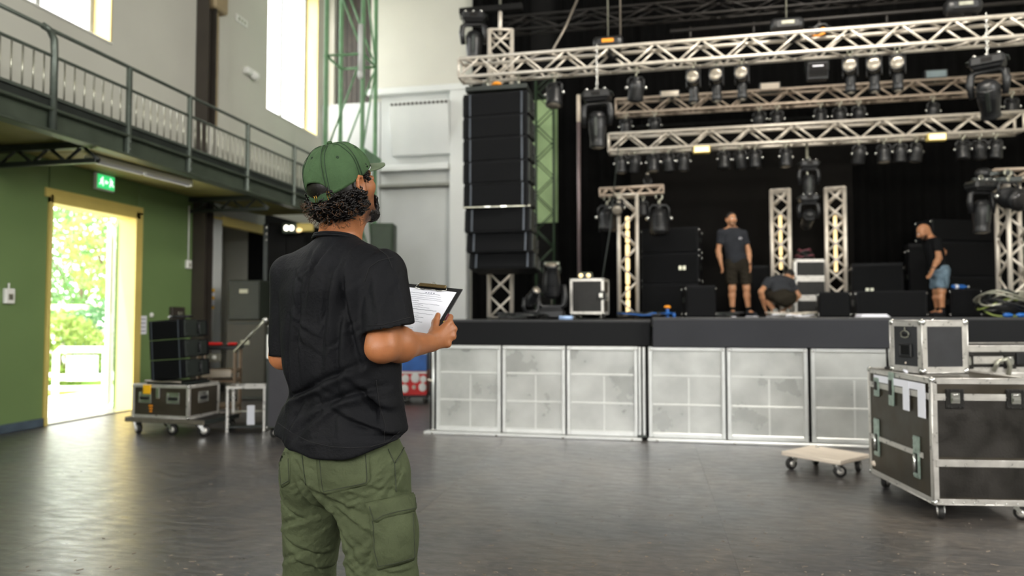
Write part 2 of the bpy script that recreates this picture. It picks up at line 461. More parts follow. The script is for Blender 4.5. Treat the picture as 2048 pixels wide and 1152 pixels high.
h = MB(); h.tube((.70, -.08, 1.05), (.80, -.08, 1.05), 0.011); h.tube((.78, .0, 1.05), (.78, -.08, 1.05), 0.01); h.build('door_handle', M['chrome'], leaf)
fr = MB(); fr.box((XW - 0.24, (DY0 + DY1) / 2, 0.008), (0.5, DY1 - DY0, 0.016)); fr.build('threshold', M['galv'], d1)

# upper windows
for i, (a, b_, zb) in enumerate(WIN):
    w = struct(bpy.data.objects.new('window_%d' % (i + 1), None)); COL.objects.link(w)
    w.location = (XW, (a + b_) / 2, zb)
    wd = b_ - a; ht = WZT - zb
    for sx in (-1, 1):
        MB().box((-TH / 2 + 0.003, sx * (wd / 2 - 0.012), ht / 2), (TH, 0.024, ht)).build('reveal', mat('sunlit_reveal_tone', 'cdb878', 0.6, var=0.04), w)  # yellow of the sunlight is put into the reveal colour
    MB().box((-TH / 2 + 0.01, 0, 0.012), (TH + 0.03, wd, 0.024), bev=0.005).build('window_sill', M['white'], w)
    for yy in (-wd / 2 + 0.05, 0.0, wd / 2 - 0.05):
        MB().box((-TH + 0.06, yy, ht / 2), (0.06, 0.07, ht - 0.03), bev=0.006).build('mullion', mat('shaded_mullion', '8e9190', .5), w)  # white bars coloured grey for their shade against the bright sky
    for zz in (0.06, ht - 0.06):
        MB().box((-TH + 0.06, 0, zz), (0.05, wd - 0.06, 0.08), bev=0.006).build('window_rail', M['white'], w)
    for sx in (-1, 1):
        MB().box((-TH + 0.05, sx * wd / 4, ht / 2), (0.008, wd / 2 - 0.08, ht - 0.1)).build('pane', M['glass'], w)

# back wall behind the stage and its cladding
bw = struct(bpy.data.objects.new('wall_back', None)); COL.objects.link(bw)
DR0, DR1 = atY(668, 100, YB).x, atY(742, 100, YB).x
zr = atY(700, 207, YB).z
q = MB(); wall_quad(q, -7.5, DR0, YB, YB + 0.3, 0, 9.2); wall_quad(q, DR0, DR1, YB, YB + .3, 0, zr); wall_quad(q, DR1, 8.2, YB, YB + .3, 0, 9.2)
q.build('plaster', M['wall'], bw)
for i in range(7):                                       # dark recess behind the green tower: upright brown boards
    x = DR0 + (i + 0.5) * (DR1 - DR0) / 7
    MB().box((x, YB + 0.16, (zr + 9.2) / 2), ((DR1 - DR0) / 7 - 0.012, 0.06, 9.2 - zr), bev=0.008).build('recess_board', mat('dark_brown_boards', '39332b', 0.6, var=0.2), bw)
x0, x1 = atY(763, 300, YB).x, atY(903, 300, YB).x
zt = atY(850, 190, YB).z; zl1 = atY(850, 338, YB).z; zl2 = atY(850, 372, YB).z
for (a, b_, za, zb) in ((DR0 - .25, x0 - .01, 0, zr - .02), (x0, x1, 0, zl2 - 0.06), (x0, x1, zl2 + 0.04, zl1 - 0.06), (x0, x1, zl1 + .06, zt), (x1 + .01, x1 + .42, 0, zt + .1)):
    MB().box(((a + b_) / 2, YB - 0.03, (za + zb) / 2), (b_ - a - 0.01, 0.06, zb - za), bev=0.008).build('cladding_panel', M['greyw'], bw)
struct(MB().box(((x0 + x1) / 2, YB - 0.12, zl1), (x1 - x0, 0.24, 0.13), bev=0.01).build('trim_3', M['whitew']))
struct(MB().box(((x0 + x1) / 2, YB - 0.09, zl2), (x1 - x0, 0.18, 0.07), bev=0.01).build('trim_4', mat('grey_ledge', '8d8f87', 0.5)))
struct(MB().box((x1 + 0.2, YB - 0.12, zt / 2), (0.36, 0.20, zt), bev=0.015).build('trim_5', M['whitew']))
struct(MB().box(((x0 + x1) / 2 + .1, YB - 0.12, zt + 0.06), (x1 - x0 + .7, 0.24, 0.14), bev=0.01).build('trim_6', M['whitew']))
# white vent hood hung on the back wall, with a row of dark slots along its top
hx0, hx1 = atY(780, 300, YB - .3).x, atY(897, 300, YB - .3).x; hz0, hz1 = atY(850, 306, YB - .3).z, atY(850, 212, YB - .3).z
vh = thing('vent_hood', 'white boxed ventilation hood with slotted top on the back wall', 'vent', ((hx0 + hx1) / 2, YB - 0.06, hz0))
hw, hh = hx1 - hx0, hz1 - hz0
MB().add([(-hw / 2, 0, 0), (hw / 2, 0, 0), (hw / 2, -0.12, 0), (-hw / 2, -0.12, 0), (-hw / 2, 0, hh), (hw / 2, 0, hh), (hw / 2, -0.3, hh), (-hw / 2, -0.3, hh)],
         [(0, 1, 2, 3), (7, 6, 5, 4), (0, 4, 5, 1), (1, 5, 6, 2), (2, 6, 7, 3), (3, 7, 4, 0)]).build('hood', M['whitew'], vh)
MB().box((0, -0.14, hh + 0.06), (hw, 0.26, 0.11), bev=0.01).build('slot_rail', M['whitew'], vh)
for i in range(14):
    MB().box((-hw / 2 + (i + .5) * hw / 14, -0.275, hh + 0.06), (hw / 14 * .62, 0.02, 0.05)).build('slot', M['column'], vh)
# right, rear and ceiling (outside the picture, they close the room)
q = MB(); wall_quad(q, 8.0, 8.2, -8.3, 0.0, 0, 9.2); wall_quad(q, 8.0, 8.2, 4.0, YB + .3, 0, 9.2); wall_quad(q, 8.0, 8.2, 0, 4.0, 0, 3.9); wall_quad(q, 8.0, 8.2, 0, 4.0, 7.3, 9.2)
struct(q.build('wall_right', M['wall']))
q = MB(); wall_quad(q, -7.5, 8.2, -8.3, -8.1, 0, 3.3); wall_quad(q, -7.5, 8.2, -8.3, -8.1, 7.5, 9.2)
for a, b_ in ((-7.5, -5.7), (-2.7, -1.5), (1.5, 2.7), (5.7, 8.2)): wall_quad(q, a, b_, -8.3, -8.1, 3.3, 7.5)
struct(q.build('wall_rear', M['wall']))
struct(MB().box((0.35, 3.0, 9.3), (15.8, 23.2, 0.2)).build('ceiling', mat('hall_ceiling', '77756c', 0.8)))

# ================================================================ outside the door
gl = MB()
rnd = random.Random(4)
struct(MB().box((-13, 11, -0.09), (11.4, 26, 0.10)).build('floor_outside', mat('pale_paving', 'd2d3d0', 0.8, var=0.1, scale=2)))
tag(MB().box((-15.2, 12.9, -0.02), (10.5, 6.6, 0.06), bev=0.02).build('lawn', mat('sunlit_grass', '86ad3f', 0.9, var=0.35, scale=30, bump=0.6, bscale=80)), None, None, kind='structure')
def leaf_cloud(c, r, n, seed, size, flat=0.9):
    rs = np.random.RandomState(seed)
    d = rs.normal(size=(n, 3)); d /= np.linalg.norm(d, axis=1)[:, None]
    rad = 0.55 + 0.45 * rs.rand(n) ** 0.5
    lump = 1 + 0.16 * np.sin(d[:, 0] * 7 + seed) * np.sin(d[:, 1] * 6 + 1) * np.sin(d[:, 2] * 8)
    p = d * (rad * lump)[:, None] * np.array(r) + np.array(c)
    u = rs.normal(size=(n, 3)); u /= np.linalg.norm(u, axis=1)[:, None]
    w = np.cross(u, rs.normal(size=(n, 3))); w /= np.linalg.norm(w, axis=1)[:, None]
    s = size * (0.6 + 0.8 * rs.rand(n))[:, None]
    v = np.stack([p - u * s, p + w * s * .45, p + u * s, p - w * s * .45], 1).reshape(-1, 3)
    return v.tolist(), [(4 * i, 4 * i + 1, 4 * i + 2, 4 * i + 3) for i in range(n)]
LEAF = [mat('leaf_green_1', '6a9250', 0.5, var=0.35, scale=3), mat('leaf_green_2', '93a85a', 0.5, var=0.3, scale=3), mat('leaf_green_3', '5a8558', 0.5, var=0.35, scale=3)]
for m_ in LEAF:                                          # thin leaves let light through
    nt = m_.node_tree; b_ = nt.nodes['Principled BSDF']; td = nt.nodes.new('ShaderNodeBsdfTranslucent'); mx = nt.nodes.new('ShaderNodeMixShader')
    src = b_.inputs['Base Color'].links[0].from_socket
    nt.links.new(src, td.inputs[0]); mx.inputs[0].default_value = 0.45
    nt.links.new(b_.outputs[0], mx.inputs[1]); nt.links.new(td.outputs[0], mx.inputs[2]); nt.links.new(mx.outputs[0], nt.nodes['Material Output'].inputs[0])
def bush(name, label, cat, p, r, n, seed, size, lm, trunk=0.0, group=None):
    t = thing(name, label, cat, (p[0], p[1], 0), group=group)
    c = (0, 0, trunk + r[2] * 0.95)
    v, f = leaf_cloud(c, r, n, seed, size)
    MB().add(v, f).build('foliage', LEAF[lm], t)['kind'] = 'stuff'
    tb = MB(); tb.path([(0, 0, -0.05), (0.03, 0.02, trunk * .6), (0, 0, trunk + r[2] * .8)], [0.05 + trunk * .05, 0.045 + trunk * .035, 0.03], 8)
    for a in range(3):
        an = a * 2.1; tb.tube((0, 0, trunk + r[2] * .2), (r[0] * .5 * math.cos(an), r[1] * .5 * math.sin(an), trunk + r[2] * 1.1), 0.03 + trunk * .015, 6, 0.015)
    tb.build('trunk', mat('bark', '6b5a45', 0.9, var=0.3, scale=8), t)
p = at(118, 700, 13.6); bush('shrub', 'sunlit yellow-green round shrub behind the white bench, left of the doorway view', 'shrub', p, (0.85, 0.75, 0.72), 1900, 1, 0.075, 1)
p = at(222, 700, 15.9); bush('shrub', 'darker green clipped shrub seen through the doorway, beside the door leaf', 'shrub', p, (1.0, 1.0, 0.88), 2300, 2, 0.07, 2)
p = at(160, 600, 22.5); bush('tree', 'leafy green tree in the middle of the doorway view', 'tree', p, (2.0, 1.8, 2.2), 3300, 3, 0.11, 0, 1.0)
p = at(225, 600, 19.0); bush('tree', 'tree with yellowish leaves seen beside the white door leaf', 'tree', p, (1.3, 1.3, 1.6), 1500, 5, 0.10, 1, 1.8)
p = at(60, 600, 26); bush('tree', 'pale tree far behind the left door jamb', 'tree', p, (2.2, 2.0, 2.6), 1300, 7, 0.12, 2, 1.0)
# pale rail fence behind the shrubs
fp0, fp1 = at(40, 612, 18.0), at(262, 612, 18.4)
ff = thing('rail_fence', 'pale wooden rail fence behind the shrubs outside', 'fence', (fp0.x, fp0.y, 0), math.atan2(fp1.y - fp0.y, fp1.x - fp0.x))
L = (fp1 - fp0).to_2d().length
for z in (1.55, 0.9): MB().box((L / 2, 0, z), (L, 0.05, 0.14), bev=0.01).build('fence_rail', M['wood'], ff)
for k in range(4): MB().box((L * k / 3, 0.05, 0.8), (0.1, 0.08, 1.64), bev=0.01).build('fence_post', M['wood'], ff)
# white bench-like frame just outside
bp = at(160, 800, 11.0)
bn = thing('garden_bench', 'white painted garden bench standing on the paving outside the doorway', 'bench', (bp.x, bp.y, 0), YAW + R(8))
def bar(pts, nm, r=0.05): MB().path(pts, r, 8).build(nm, M['white'], bn)
w2 = 0.36
bar([(-w2, 0, 0), (-w2, 0, 0.74), (-w2 + .05, 0, 0.79), (w2 - .05, 0, 0.79), (w2, 0, 0.74), (w2, 0, 0)], 'back_frame')
MB().box((0.02, 0, 0.50), (0.46, 0.03, 0.40), bev=0.01).build('back_board', M['white'], bn)
MB().box((0.1, -0.02, 0.19), (0.9, 0.09, 0.07), bev=0.01).build('seat_slat', M['white'], bn)
MB().box((0.1, -0.02, 0.36), (0.9, 0.05, 0.10), bev=0.01).build('seat_slat', M['white'], bn)
for (x, z) in ((-0.62, 0.42), (0.75, 0.42)):
    MB().box((x, 0, z / 2), (0.09, 0.09, z), bev=0.01).build('leg', M['white'], bn)
for z in (0.40, 0.20, 0.04): MB().box((-0.5, 0, z), (0.34, 0.06, 0.06), bev=0.01).build('side_rail', M['white'], bn)
MB().box((0.62, 0, 0.40), (0.4, 0.06, 0.08), bev=0.01).build('side_rail', M['white'], bn)
# ================================================================ generic builders
def caster(parent, x, y, z, r=0.05, ang=0.0, fork=None):
    """a swivel caster: plate and fork as the part, wheel as its sub-part; wheel bottom at z - plate height"""
    def mk():
        m = MB(); m.box((0, 0, -0.006), (r * 1.7, r * 1.5, 0.012), bev=0.003)
        m.lathe([(r * .5, -0.03), (r * .55, -0.012)], 10)
        for s_ in (-1, 1):
            m.add([(-r * .55, s_ * r * .52, -0.02), (r * .35, s_ * r * .52, -0.02), (r * .75, s_ * r * .52, -r * 1.35), (r * .3, s_ * r * .52, -r * 1.35),
                   (-r * .55, s_ * r * .44, -0.02), (r * .35, s_ * r * .44, -0.02), (r * .75, s_ * r * .44, -r * 1.35), (r * .3, s_ * r * .44, -r * 1.35)],
                  [(0, 1, 2, 3), (7, 6, 5, 4), (0, 4, 5, 1), (1, 5, 6, 2), (2, 6, 7, 3), (3, 7, 4, 0)])
        return m.mesh('caster', M['chrome'])
    def mkw():
        T = RX(PI / 2)
        m = MB(); w = r * .36
        m.lathe([(r * .55, -w), (r * .92, -w), (r, -w * .6), (r, w * .6), (r * .92, w), (r * .55, w)], 18, T)
        return m.mesh('wheel', M['rubber'])
    def mkh():
        m = MB(); m.lathe([(r * .2, -r * .46), (r * .56, -r * .38), (r * .56, r * .38), (r * .2, r * .46)], 12, RX(PI / 2)); return m.mesh('wheel_hub', M['alu'])
    c = ob('caster', cached(('cas', r), mk), parent, (x, y, z), ang)
    ob('wheel', cached(('whl', r), mkw), c, (r * .5, 0, -r * 1.3))
    ob('wheel_hub', cached(('hub', r), mkh), c, (r * .5, 0, -r * 1.3))
    return c
def caster_h(r): return r * 2.3

def edge_profiles(parent, w, d, h, z0, e, m=None, corners=True, skip=()):
    """twelve aluminium angle edges and eight ball corners of a flight case standing on z0"""
    m = m or M['alu']; t = 0.004
    def prof(L, key, axis):
        def mk():
            q = MB()
            q.box((0, e / 2, t / 2 * 0), (L, e, t), bev=0.0015); q.box((0, 0, e / 2), (L, t, e), bev=0.0015)
            q.tube((-L / 2, 0, 0), (L / 2, 0, 0), t * 1.3, 8)
            return q.mesh('edge_profile', m)
        return cached(('ep', round(L, 4), round(e, 4), m.name), mk)
    for sy in (-1, 1):
        for sz in (0, 1):
            rot = {(-1, 0): 0, (-1, 1): -PI / 2, (1, 1): PI, (1, 0): PI / 2}[(sy, sz)]
            ob('edge_profile', prof(w - e, 'x', 0), parent, Mx=TR(0, sy * d / 2, z0 + sz * h) @ RX(rot))
    for sx in (-1, 1):
        for sz in (0, 1):
            rot = {(-1, 0): 0, (-1, 1): -PI / 2, (1, 1): PI, (1, 0): PI / 2}[(-sx, sz)]
            ob('edge_profile', prof(d - e, 'y', 1), parent, Mx=TR(sx * w / 2, 0, z0 + sz * h) @ RZ(PI / 2) @ RX(rot))
    for sx in (-1, 1):
        for sy in (-1, 1):
            # vertical: local x up; legs run along inward directions
            rot = {(-1, -1): PI, (1, -1): -PI / 2, (1, 1): 0, (-1, 1): PI / 2}[(sx, sy)]
            ob('edge_profile', prof(h - e, 'z', 2), parent, Mx=TR(sx * w / 2, sy * d / 2, z0 + h / 2) @ RZ(rot) @ frame_mat((0, 0, 0), (0, 0, 1), (0, -1, 0)) )
    if corners:
        for sx in (-1, 1):
            for sy in (-1, 1):
                for sz in (0, 1):
                    def mk():
                        q = MB(); q.ell((0, 0, 0), (e * .62, e * .62, e * .62), 12, 8)
                        for (a, b_) in ((e * .55, 0), (0, e * .55)): q.ell((a, b_, 0), (e * .35, e * .35, e * .35), 8, 6)
                        q.ell((0, 0, e * .55), (e * .35, e * .35, e * .35), 8, 6)
                        return q.mesh('ball_corner', M['chrome'])
                    me = cached(('bc', round(e, 4)), mk)
                    ob('ball_corner', me, parent, Mx=TR(sx * (w / 2 - e * .28), sy * (d / 2 - e * .28), z0 + (e * .28 if sz == 0 else h - e * .28)) @ Matrix.Diagonal((-sx, -sy, 1 - 2 * sz, 1)))
def on_face(face, w, d, u, v):
    """matrix on a case face: local x along the face, local z up, local -y outwards"""
    if face == 'front': return TR(u, -d / 2, v)
    if face == 'back': return TR(-u, d / 2, v) @ RZ(PI)
    if face == 'right': return TR(w / 2, u, v) @ RZ(PI / 2)
    return TR(-w / 2, -u, v) @ RZ(-PI / 2)
def latch(parent, Mx, s=1.0):
    def mk():
        q = MB(); q.box((0, -0.004, 0), (0.115, 0.010, 0.125), bev=0.004)
        for x in (-1, 1):
            for z in (-1, 0, 1): q.ell((x * .046, -.010, z * .05), (.006, .004, .006), 6, 4)
        for x in (-.5, .5): q.ell((x * .05, -.010, .056), (.006, .004, .006), 6, 4); q.ell((x * .05, -.010, -.056), (.006, .004, .006), 6, 4)
        return q.mesh('latch', M['case'])
    def mk2():
        q = MB(); q.box((0, -.013, 0.004), (.058, .010, .070), bev=.004); q.box((0, -.022, -0.004), (.05, .008, .022), bev=.004)
        q.tube((-.022, -.02, .028), (.022, -.02, .028), .006, 6)
        return q.mesh('butterfly_clip', M['chrome'])
    o = ob('latch', cached('latch_plate', mk), parent, Mx=Mx @ Matrix.Scale(s, 4)); ob('butterfly_clip', cached('latch_clip', mk2), o)
def recessed_handle(parent, Mx, s=1.0, m=None):
    def mk():
        q = MB(); o_ = 0.085; i_ = 0.062; oz, iz = .062, .042
        for (x, z, a, b_) in ((0, oz - .01, 2 * o_, .02), (0, -oz + .01, 2 * o_, .02), (o_ - .0115, 0, .023, 2 * oz - .04), (-o_ + .0115, 0, .023, 2 * oz - .04)):
            q.box((x, -.005, z), (a, .012, b_), bev=.004)
        q.box((0, 0.0, 0), (2 * i_, .002, 2 * iz))
        return q.mesh('handle_dish', m or M['chrome'])
    def mk2():
        q = MB(); q.box((0, -.012, -.008), (.105, .016, .032), bev=.006); q.tube((-.055, -.012, .012), (-.055, -.012, -.02), .005, 6); q.tube((.055, -.012, .012), (.055, -.012, -.02), .005, 6)
        return q.mesh('grip', M['black'])
    def mk3():
        q = MB(); q.box((0, 0.012, 0), (.124, .02, .084)); return q.mesh('recess', M['matte'])
    o = ob('handle', cached(('hd', m.name if m else ''), mk), parent, Mx=Mx @ Matrix.Scale(s, 4)); ob('grip', cached('hg', mk2), o)
def flight_case(name, label, cat, loc, rz, w, d, h, e=0.035, cr=0.0, body=None, lid=None, latches=(), handles=(), group=None, ball=True, rails=(), trim=None):
    t = thing(name, label, cat, loc, rz, group)
    z0 = caster_h(cr) if cr else 0.0
    MB().box((0, 0, z0 + h / 2), (w - .006, d - .006, h - .006), bev=0.004).build('body', body or M['case'], t)
    edge_profiles(t, w, d, h, z0, e, trim, ball)
    bands = ([lid] if lid else []) + list(rails)
    for zz in bands:
        for face, L in (('front', w), ('back', w), ('left', d), ('right', d)):
            q = MB(); q.box((0, -.002, 0), (L - e * .8, .007, e * 1.25), bev=.002)
            if zz == lid: q.box((0, -.006, 0.0), (L - e * .8, .005, .004))
            ob('edge_band', q.mesh('edge_band', trim or M['alu']), t, Mx=on_face(face, w, d, 0, z0 + zz))
    for (f, u, v) in latches: latch(t, on_face(f, w, d, u, z0 + v))
    for (f, u, v) in handles: recessed_handle(t, on_face(f, w, d, u, z0 + v))
    if cr:
        for sx in (-1, 1):
            for sy in (-1, 1): caster(t, sx * (w / 2 - cr * 1.6), sy * (d / 2 - cr * 1.6), z0, cr, 0.6 * sx + 1.3 * sy)
    return t

# ================================================================ balcony along the left wall
XB = -5.75
bal = thing('balcony', 'long green steel walkway balcony fixed along the left wall', 'balcony', (0, 0, 0))
MB().box(((XW + XB) / 2 + .01, 6.85, 3.30), (XB - XW - .02, 10.1, 0.08), bev=.01).build('walkway_floor', M['steelb'], bal)
for i in range(6):
    a = 1.8 + i * 1.675
    MB().box(((XW + XB) / 2, a + .8375, 3.215), (XB - XW - .06, 1.66, 0.05), bev=.008).build('soffit_panel', M['soffit'], bal)
be = MB(); be.box((XB, 6.85, 3.21), (0.03, 10.1, 0.20), bev=.004); be.box((XB + .02, 6.85, 3.315), (.14, 10.1, .03), bev=.006); be.box((XB + .02, 6.85, 3.10), (.16, 10.1, .03), bev=.006)
be.build('edge_beam', M['steelg'], bal)
MB().box((XB + .035, 6.85, 3.395), (.02, 10.1, .13), bev=.004).build('toe_board', M['steelb'], bal)
for yy in (3.3, 6.4, 9.78):
    k = MB()
    k.box(((XW + XB) / 2, yy, 3.14), (XB - XW, .08, .07), bev=.006)
    k.box(((XW + XB) / 2, yy, 2.965), (XB - XW - .02, .06, .05), bev=.006)
    for i in range(3):
        x = XW + .1 + i * .42
        k.tube((x, yy, 2.97), (x + .21, yy, 3.13), .018, 6); k.tube((x + .21, yy, 3.13), (x + .42, yy, 2.97), .018, 6)
    k.build('bracket_beam', M['steelb'], bal)
rl = thing('railing', 'grey-green balcony railing with upright bars', 'railing', (XB + .06, 0, 3.33))
PY = [2.6, 3.65, 4.7, 5.75, 6.75, 7.8, 9.1, 10.45, 11.85]
bm_ = MB().tube((0, 0, 0.10), (0, 0, 0.50), 0.0085, 6).mesh('baluster', M['galv'])
for i, y in enumerate(PY):
    q = MB(); q.box((0, y, .26), (.055, .05, 1.0), bev=.008); q.ell((.03, y, -.17), (.012, .018, .018), 8, 5); q.ell((.03, y, -.08), (.012, .018, .018), 8, 5)
    if i == 3: q = MB(); q.path([(0, y, -.24), (0, y, .55), (0, y - .01, .68), (0, y - .06, .75), (0, y - .14, .765)], .034, 10)
    q.build('post', M['rail'], rl)
    if i + 1 < len(PY):
        n = max(6, round((PY[i + 1] - y) / .118))
        for k in range(1, n):
            ob('baluster', bm_, rl, (0, y + (PY[i + 1] - y) * k / n, 0))
MB().tube((0, PY[0], .76), (0, PY[-1], .76), .021, 8).build('hand_rail', M['rail'], rl)
MB().box((0, (PY[0] + PY[-1]) / 2, .51), (.022, PY[-1] - PY[0], .03), bev=.004).build('upper_rail', M['rail'], rl)
MB().box((0, (PY[0] + PY[-1]) / 2, .10), (.022, PY[-1] - PY[0], .03), bev=.004).build('lower_rail', M['rail'], rl)
# strip light under the balcony
p0, p1 = atZ(176, 318, 3.12), atZ(379, 369, 3.12)
fl_ = thing('strip_light', 'long pale fluorescent strip light under the balcony soffit', 'lamp', ((p0.x + p1.x) / 2, (p0.y + p1.y) / 2, 3.06), math.atan2(p1.y - p0.y, p1.x - p0.x))
L = (p1 - p0).to_2d().length
MB().box((0, 0, .09), (L * .98, .11, .06), bev=.01).build('housing', M['white'], fl_)
for k in (-1, 1): MB().box((0 + k * L / 4, 0, .055), (L / 2 - .02, .07, .05), bev=.02).build('tube_cover', M['paper'], fl_)
for k in (-1, 1): MB().box((k * (L / 2 - .01), 0, .07), (.03, .12, .08), bev=.01).build('end_cap', M['white'], fl_)
# exit sign over the door
es = thing('exit_sign', 'green lit emergency exit sign with white figures above the open door', 'sign', (XW + .02, 7.99, 2.98), R(90))
MB().box((0, .0, .10), (.33, .05, .22), bev=.01).build('housing', M['white'], es)
MB().box((0, -.027, .10), (.29, .006, .18), bev=.002).build('lit_face', M['greenlit'], es)
def pict(x0, flip):
    q = MB(); s_ = -1 if flip else 1; y = -.032
    q.ell((x0 + s_ * .012, y, .153), (.012, .003, .012), 8, 5)
    for a, b_, r in (((0, .14), (-.008, .10), .010), ((-.004, .13), (.028, .112), .006), ((-.004, .13), (-.03, .118), .006), ((-.008, .10), (.022, .075), .008), ((.022, .075), (.018, .045), .007), ((-.008, .10), (-.026, .07), .008), ((-.026, .07), (-.045, .06), .007)):
        q.tube((x0 + s_ * a[0], y, a[1]), (x0 + s_ * b_[0], y, b_[1]), r, 6)
    q.build('running_figure', M['whitelit'], es)
pict(-.075, False); pict(.085, True)
MB().prism([(-.028, 0), (0, .03), (0, .012), (.03, .012), (.03, -.012), (0, -.012), (0, -.03)], .004, TR(0, -.030, .10) @ RX(PI / 2)).build('arrow', M['whitelit'], es)
# small wall fittings
def wall_box(name, label, cat, px, py, w, h, m, conduit=None, X=XW, d=.05):
    p = atX(px, py, X)
    t = thing(name, label, cat, (X, p.y, p.z), R(90))
    MB().box((0, -d / 2 - .001, 0), (w, d, h), bev=.008).build('casing', m, t)
    MB().box((0, -d - .004, -.01), (w * .5, .008, h * .4), bev=.003).build('rocker', M['galv'], t)
    if conduit: MB().tube((0, -.02, h / 2), (0, -.02, h / 2 + conduit), .011, 8).build('conduit', M['white'], t)
    return t
wall_box('light_switch', 'white wall switch on the green wall left of the door', 'switch', 14, 592, .12, .17, M['white'], .06)
wall_box('socket_box', 'small white socket box with a long conduit on the green wall right of the door', 'switch', 374, 529, .11, .13, M['white'], .86)
p = atX(492, 146, XW); t = thing('smoke_detector', 'white dome detector on the plaster wall between the upper windows', 'detector', (XW, p.y, p.z), R(90))
MB().box((0, -.06, .02), (.24, .12, .12), bev=.02).build('base', M['white'], t); MB().ell((.14, -.09, -.01), (.10, .08, .08), 12, 8).build('dome', M['white'], t)
p = atX(482, 42, XW); t = thing('wall_plate', 'small white plate high on the plaster wall above the dome detector', 'plate', (XW, p.y, p.z), R(90))
MB().box((0, -.012, 0), (.34, .024, .13), bev=.006).build('plate', M['white'], t)
for k in (-1, 0, 1): MB().box((k * .09, -.028, 0), (.05, .01, .06), bev=.003).build('knob', M['galv'], t)
def notice(label, px, py, w, h, m, X=XW, lines=4, stripes=None):
    p = atX(px, py, X); t = thing('notice', label, 'notice', (X, p.y, p.z), R(90))
    MB().box((0, -.003, 0), (w, .004, h)).build('sheet', m, t)
    for k in range(lines):
        MB().box((0, -.006, h * .32 - k * h * .65 / max(1, lines - 1)), (w * .7, .002, h * .045)).build('text_line', M['ink'], t)
    for z in stripes or ():
        MB().box((0, -.0055, z * h), (w * .96, .002, h * .16)).build('yellow_band', M['yell'], t)
    return t
notice('white paper notice on the green wall beside the yellow door frame', 286, 650, .13, .26, M['paper'])
nt_ = notice('white and yellow striped notice on the grey post of the bay', 421, 598, .20, .34, M['paper'], XW + .105, 2, (-.4, .05, .42))
p = atX(287 + 64, 627, XW); t = thing('picture_frame', 'dark framed panel on the green wall above the stacked speakers', 'panel', (XW, p.y, p.z), R(90))
MB().box((0, -.03, 0), (.30, .06, .20), bev=.01).build('frame', M['column'], t); MB().box((0.03, -.064, -.01), (.10, .01, .07), bev=.004).build('inset', M['galv'], t)
p = atX(302, 630, XW); t = thing('door_buzzer', 'round white button on the green wall above the paper notice', 'button', (XW, p.y, p.z), R(90))
MB().lathe([(.035, 0), (.035, .02), (.022, .03)], 14, RX(PI / 2)).build('button', M['white'], t)
# columns and pipes
col = thing('steel_column', 'tall dark brown steel column between the two upper windows', 'column', (XW + .12, 9.95, 0))
q = MB(); q.box((0, 0, 4.6), (.012, .2, 9.2)); q.box((0, -.1, 4.6), (.22, .016, 9.2)); q.box((0, .1, 4.6), (.22, .016, 9.2)); q.build('shaft', M['column'], col)
MB().box((0, 0, .01), (.3, .3, .02)).build('base_plate', M['column'], col)
pp = atX(426, 100, XW + .1); t = thing('duct', 'light brown vertical duct with boxed joints beside the dark steel column', 'duct', (XW, pp.y, 3.36))
MB().box((.09, 0, 3.0), (.13, .17, 5.8), bev=.02).build('duct_shaft', mat('beige_duct', '9d8c6c', 0.5, var=.1), t)
MB().box((.12, .02, .62), (.2, .42, .78), bev=.02).build('junction_box', M['wall'], t)
zz = atX(430, 15, XW).z - 3.36
MB().box((.14, .0, zz), (.24, .36, .34), bev=.03).build('junction_box', mat('beige_duct', '9d8c6c'), t)
MB().box((.07, .30, 3.3), (.10, .30, 5.2), bev=.01).build('casing', M['wall'], t)
pp = atX(399, 500, XW); t = thing('wall_pipe', 'pale vertical pipe with an elbow beside the bay, under the balcony', 'pipe', (XW + .08, pp.y, 0))
MB().path([(0, 0, 0), (0, 0, 2.85), (.0, .04, 2.95), (0.0, .14, 3.0), (0, .42, 3.0)], .045, 10).build('pipe', mat('cream_pipe', 'b9b49c', .4), t)
MB().path([(.0, .12, 0), (.0, .12, 2.6)], .03, 10).build('pipe', M['galv'], t)
for z in (.6, 1.7, 2.5): MB().box((-.02, .05, z), (.09, .26, .05), bev=.01).build('clamp', M['galv'], t)

# ================================================================ green lattice tower in the corner
tx, ty, ts = -5.98, 12.15, .72
tw = thing('scaffold_tower', 'green painted lattice tower standing in the corner before the back wall', 'tower', (tx, ty, 0), R(3))
for (x, y) in ((0, 0), (ts, 0), (0, ts), (ts, ts)): MB().box((x, y, 4.5), (.07, .07, 9.0), bev=.01).build('post', M['tower'], tw)
lev = [.3, 2.3, 4.35, 6.25, 8.15]
for z in lev:
    for (a, b_) in (((0, 0), (ts, 0)), ((ts, 0), (ts, ts)), ((ts, ts), (0, ts)), ((0, ts), (0, 0))):
        q = MB(); q.tube((a[0] - .05 * (b_[0] > a[0]), a[1], z), (b_[0] + .05 * (b_[0] > a[0]), b_[1], z), .026, 8); q.build('ledger', M['tower'], tw)
for k in range(4):
    fl2 = k % 2
    for (a, b_) in (((0, 0), (ts, 0)), ((ts, 0), (ts, ts)), ((0, ts), (ts, ts))):
        if fl2: a, b_ = b_, a
        MB().tube((a[0], a[1], lev[k]), (b_[0], b_[1], lev[k + 1]), .019, 8).build('diagonal', M['tower'], tw)
zp = at(700, 300, 13.0).z
q = MB(); q.box((ts / 2, ts / 2, zp - .02), (ts + .2, ts + .2, .05), bev=.01); q.box((ts / 2, -.08, zp - .12), (ts + .2, .03, .2), bev=.006); q.box((ts + .08, ts / 2, zp - .12), (.03, ts + .2, .2), bev=.006)
q.build('platform', M['tower'], tw)
zb = at(733, 95, 13.0).z
q = MB(); q.path([(ts - .02, -.07, zb - .5), (ts - .02, -.07, zb + .4)], .045, 10); q.ell((ts - .02, -.07, zb - .55), (.06, .06, .09), 10, 6); q.build('pulley_block', M['whitew'], tw)
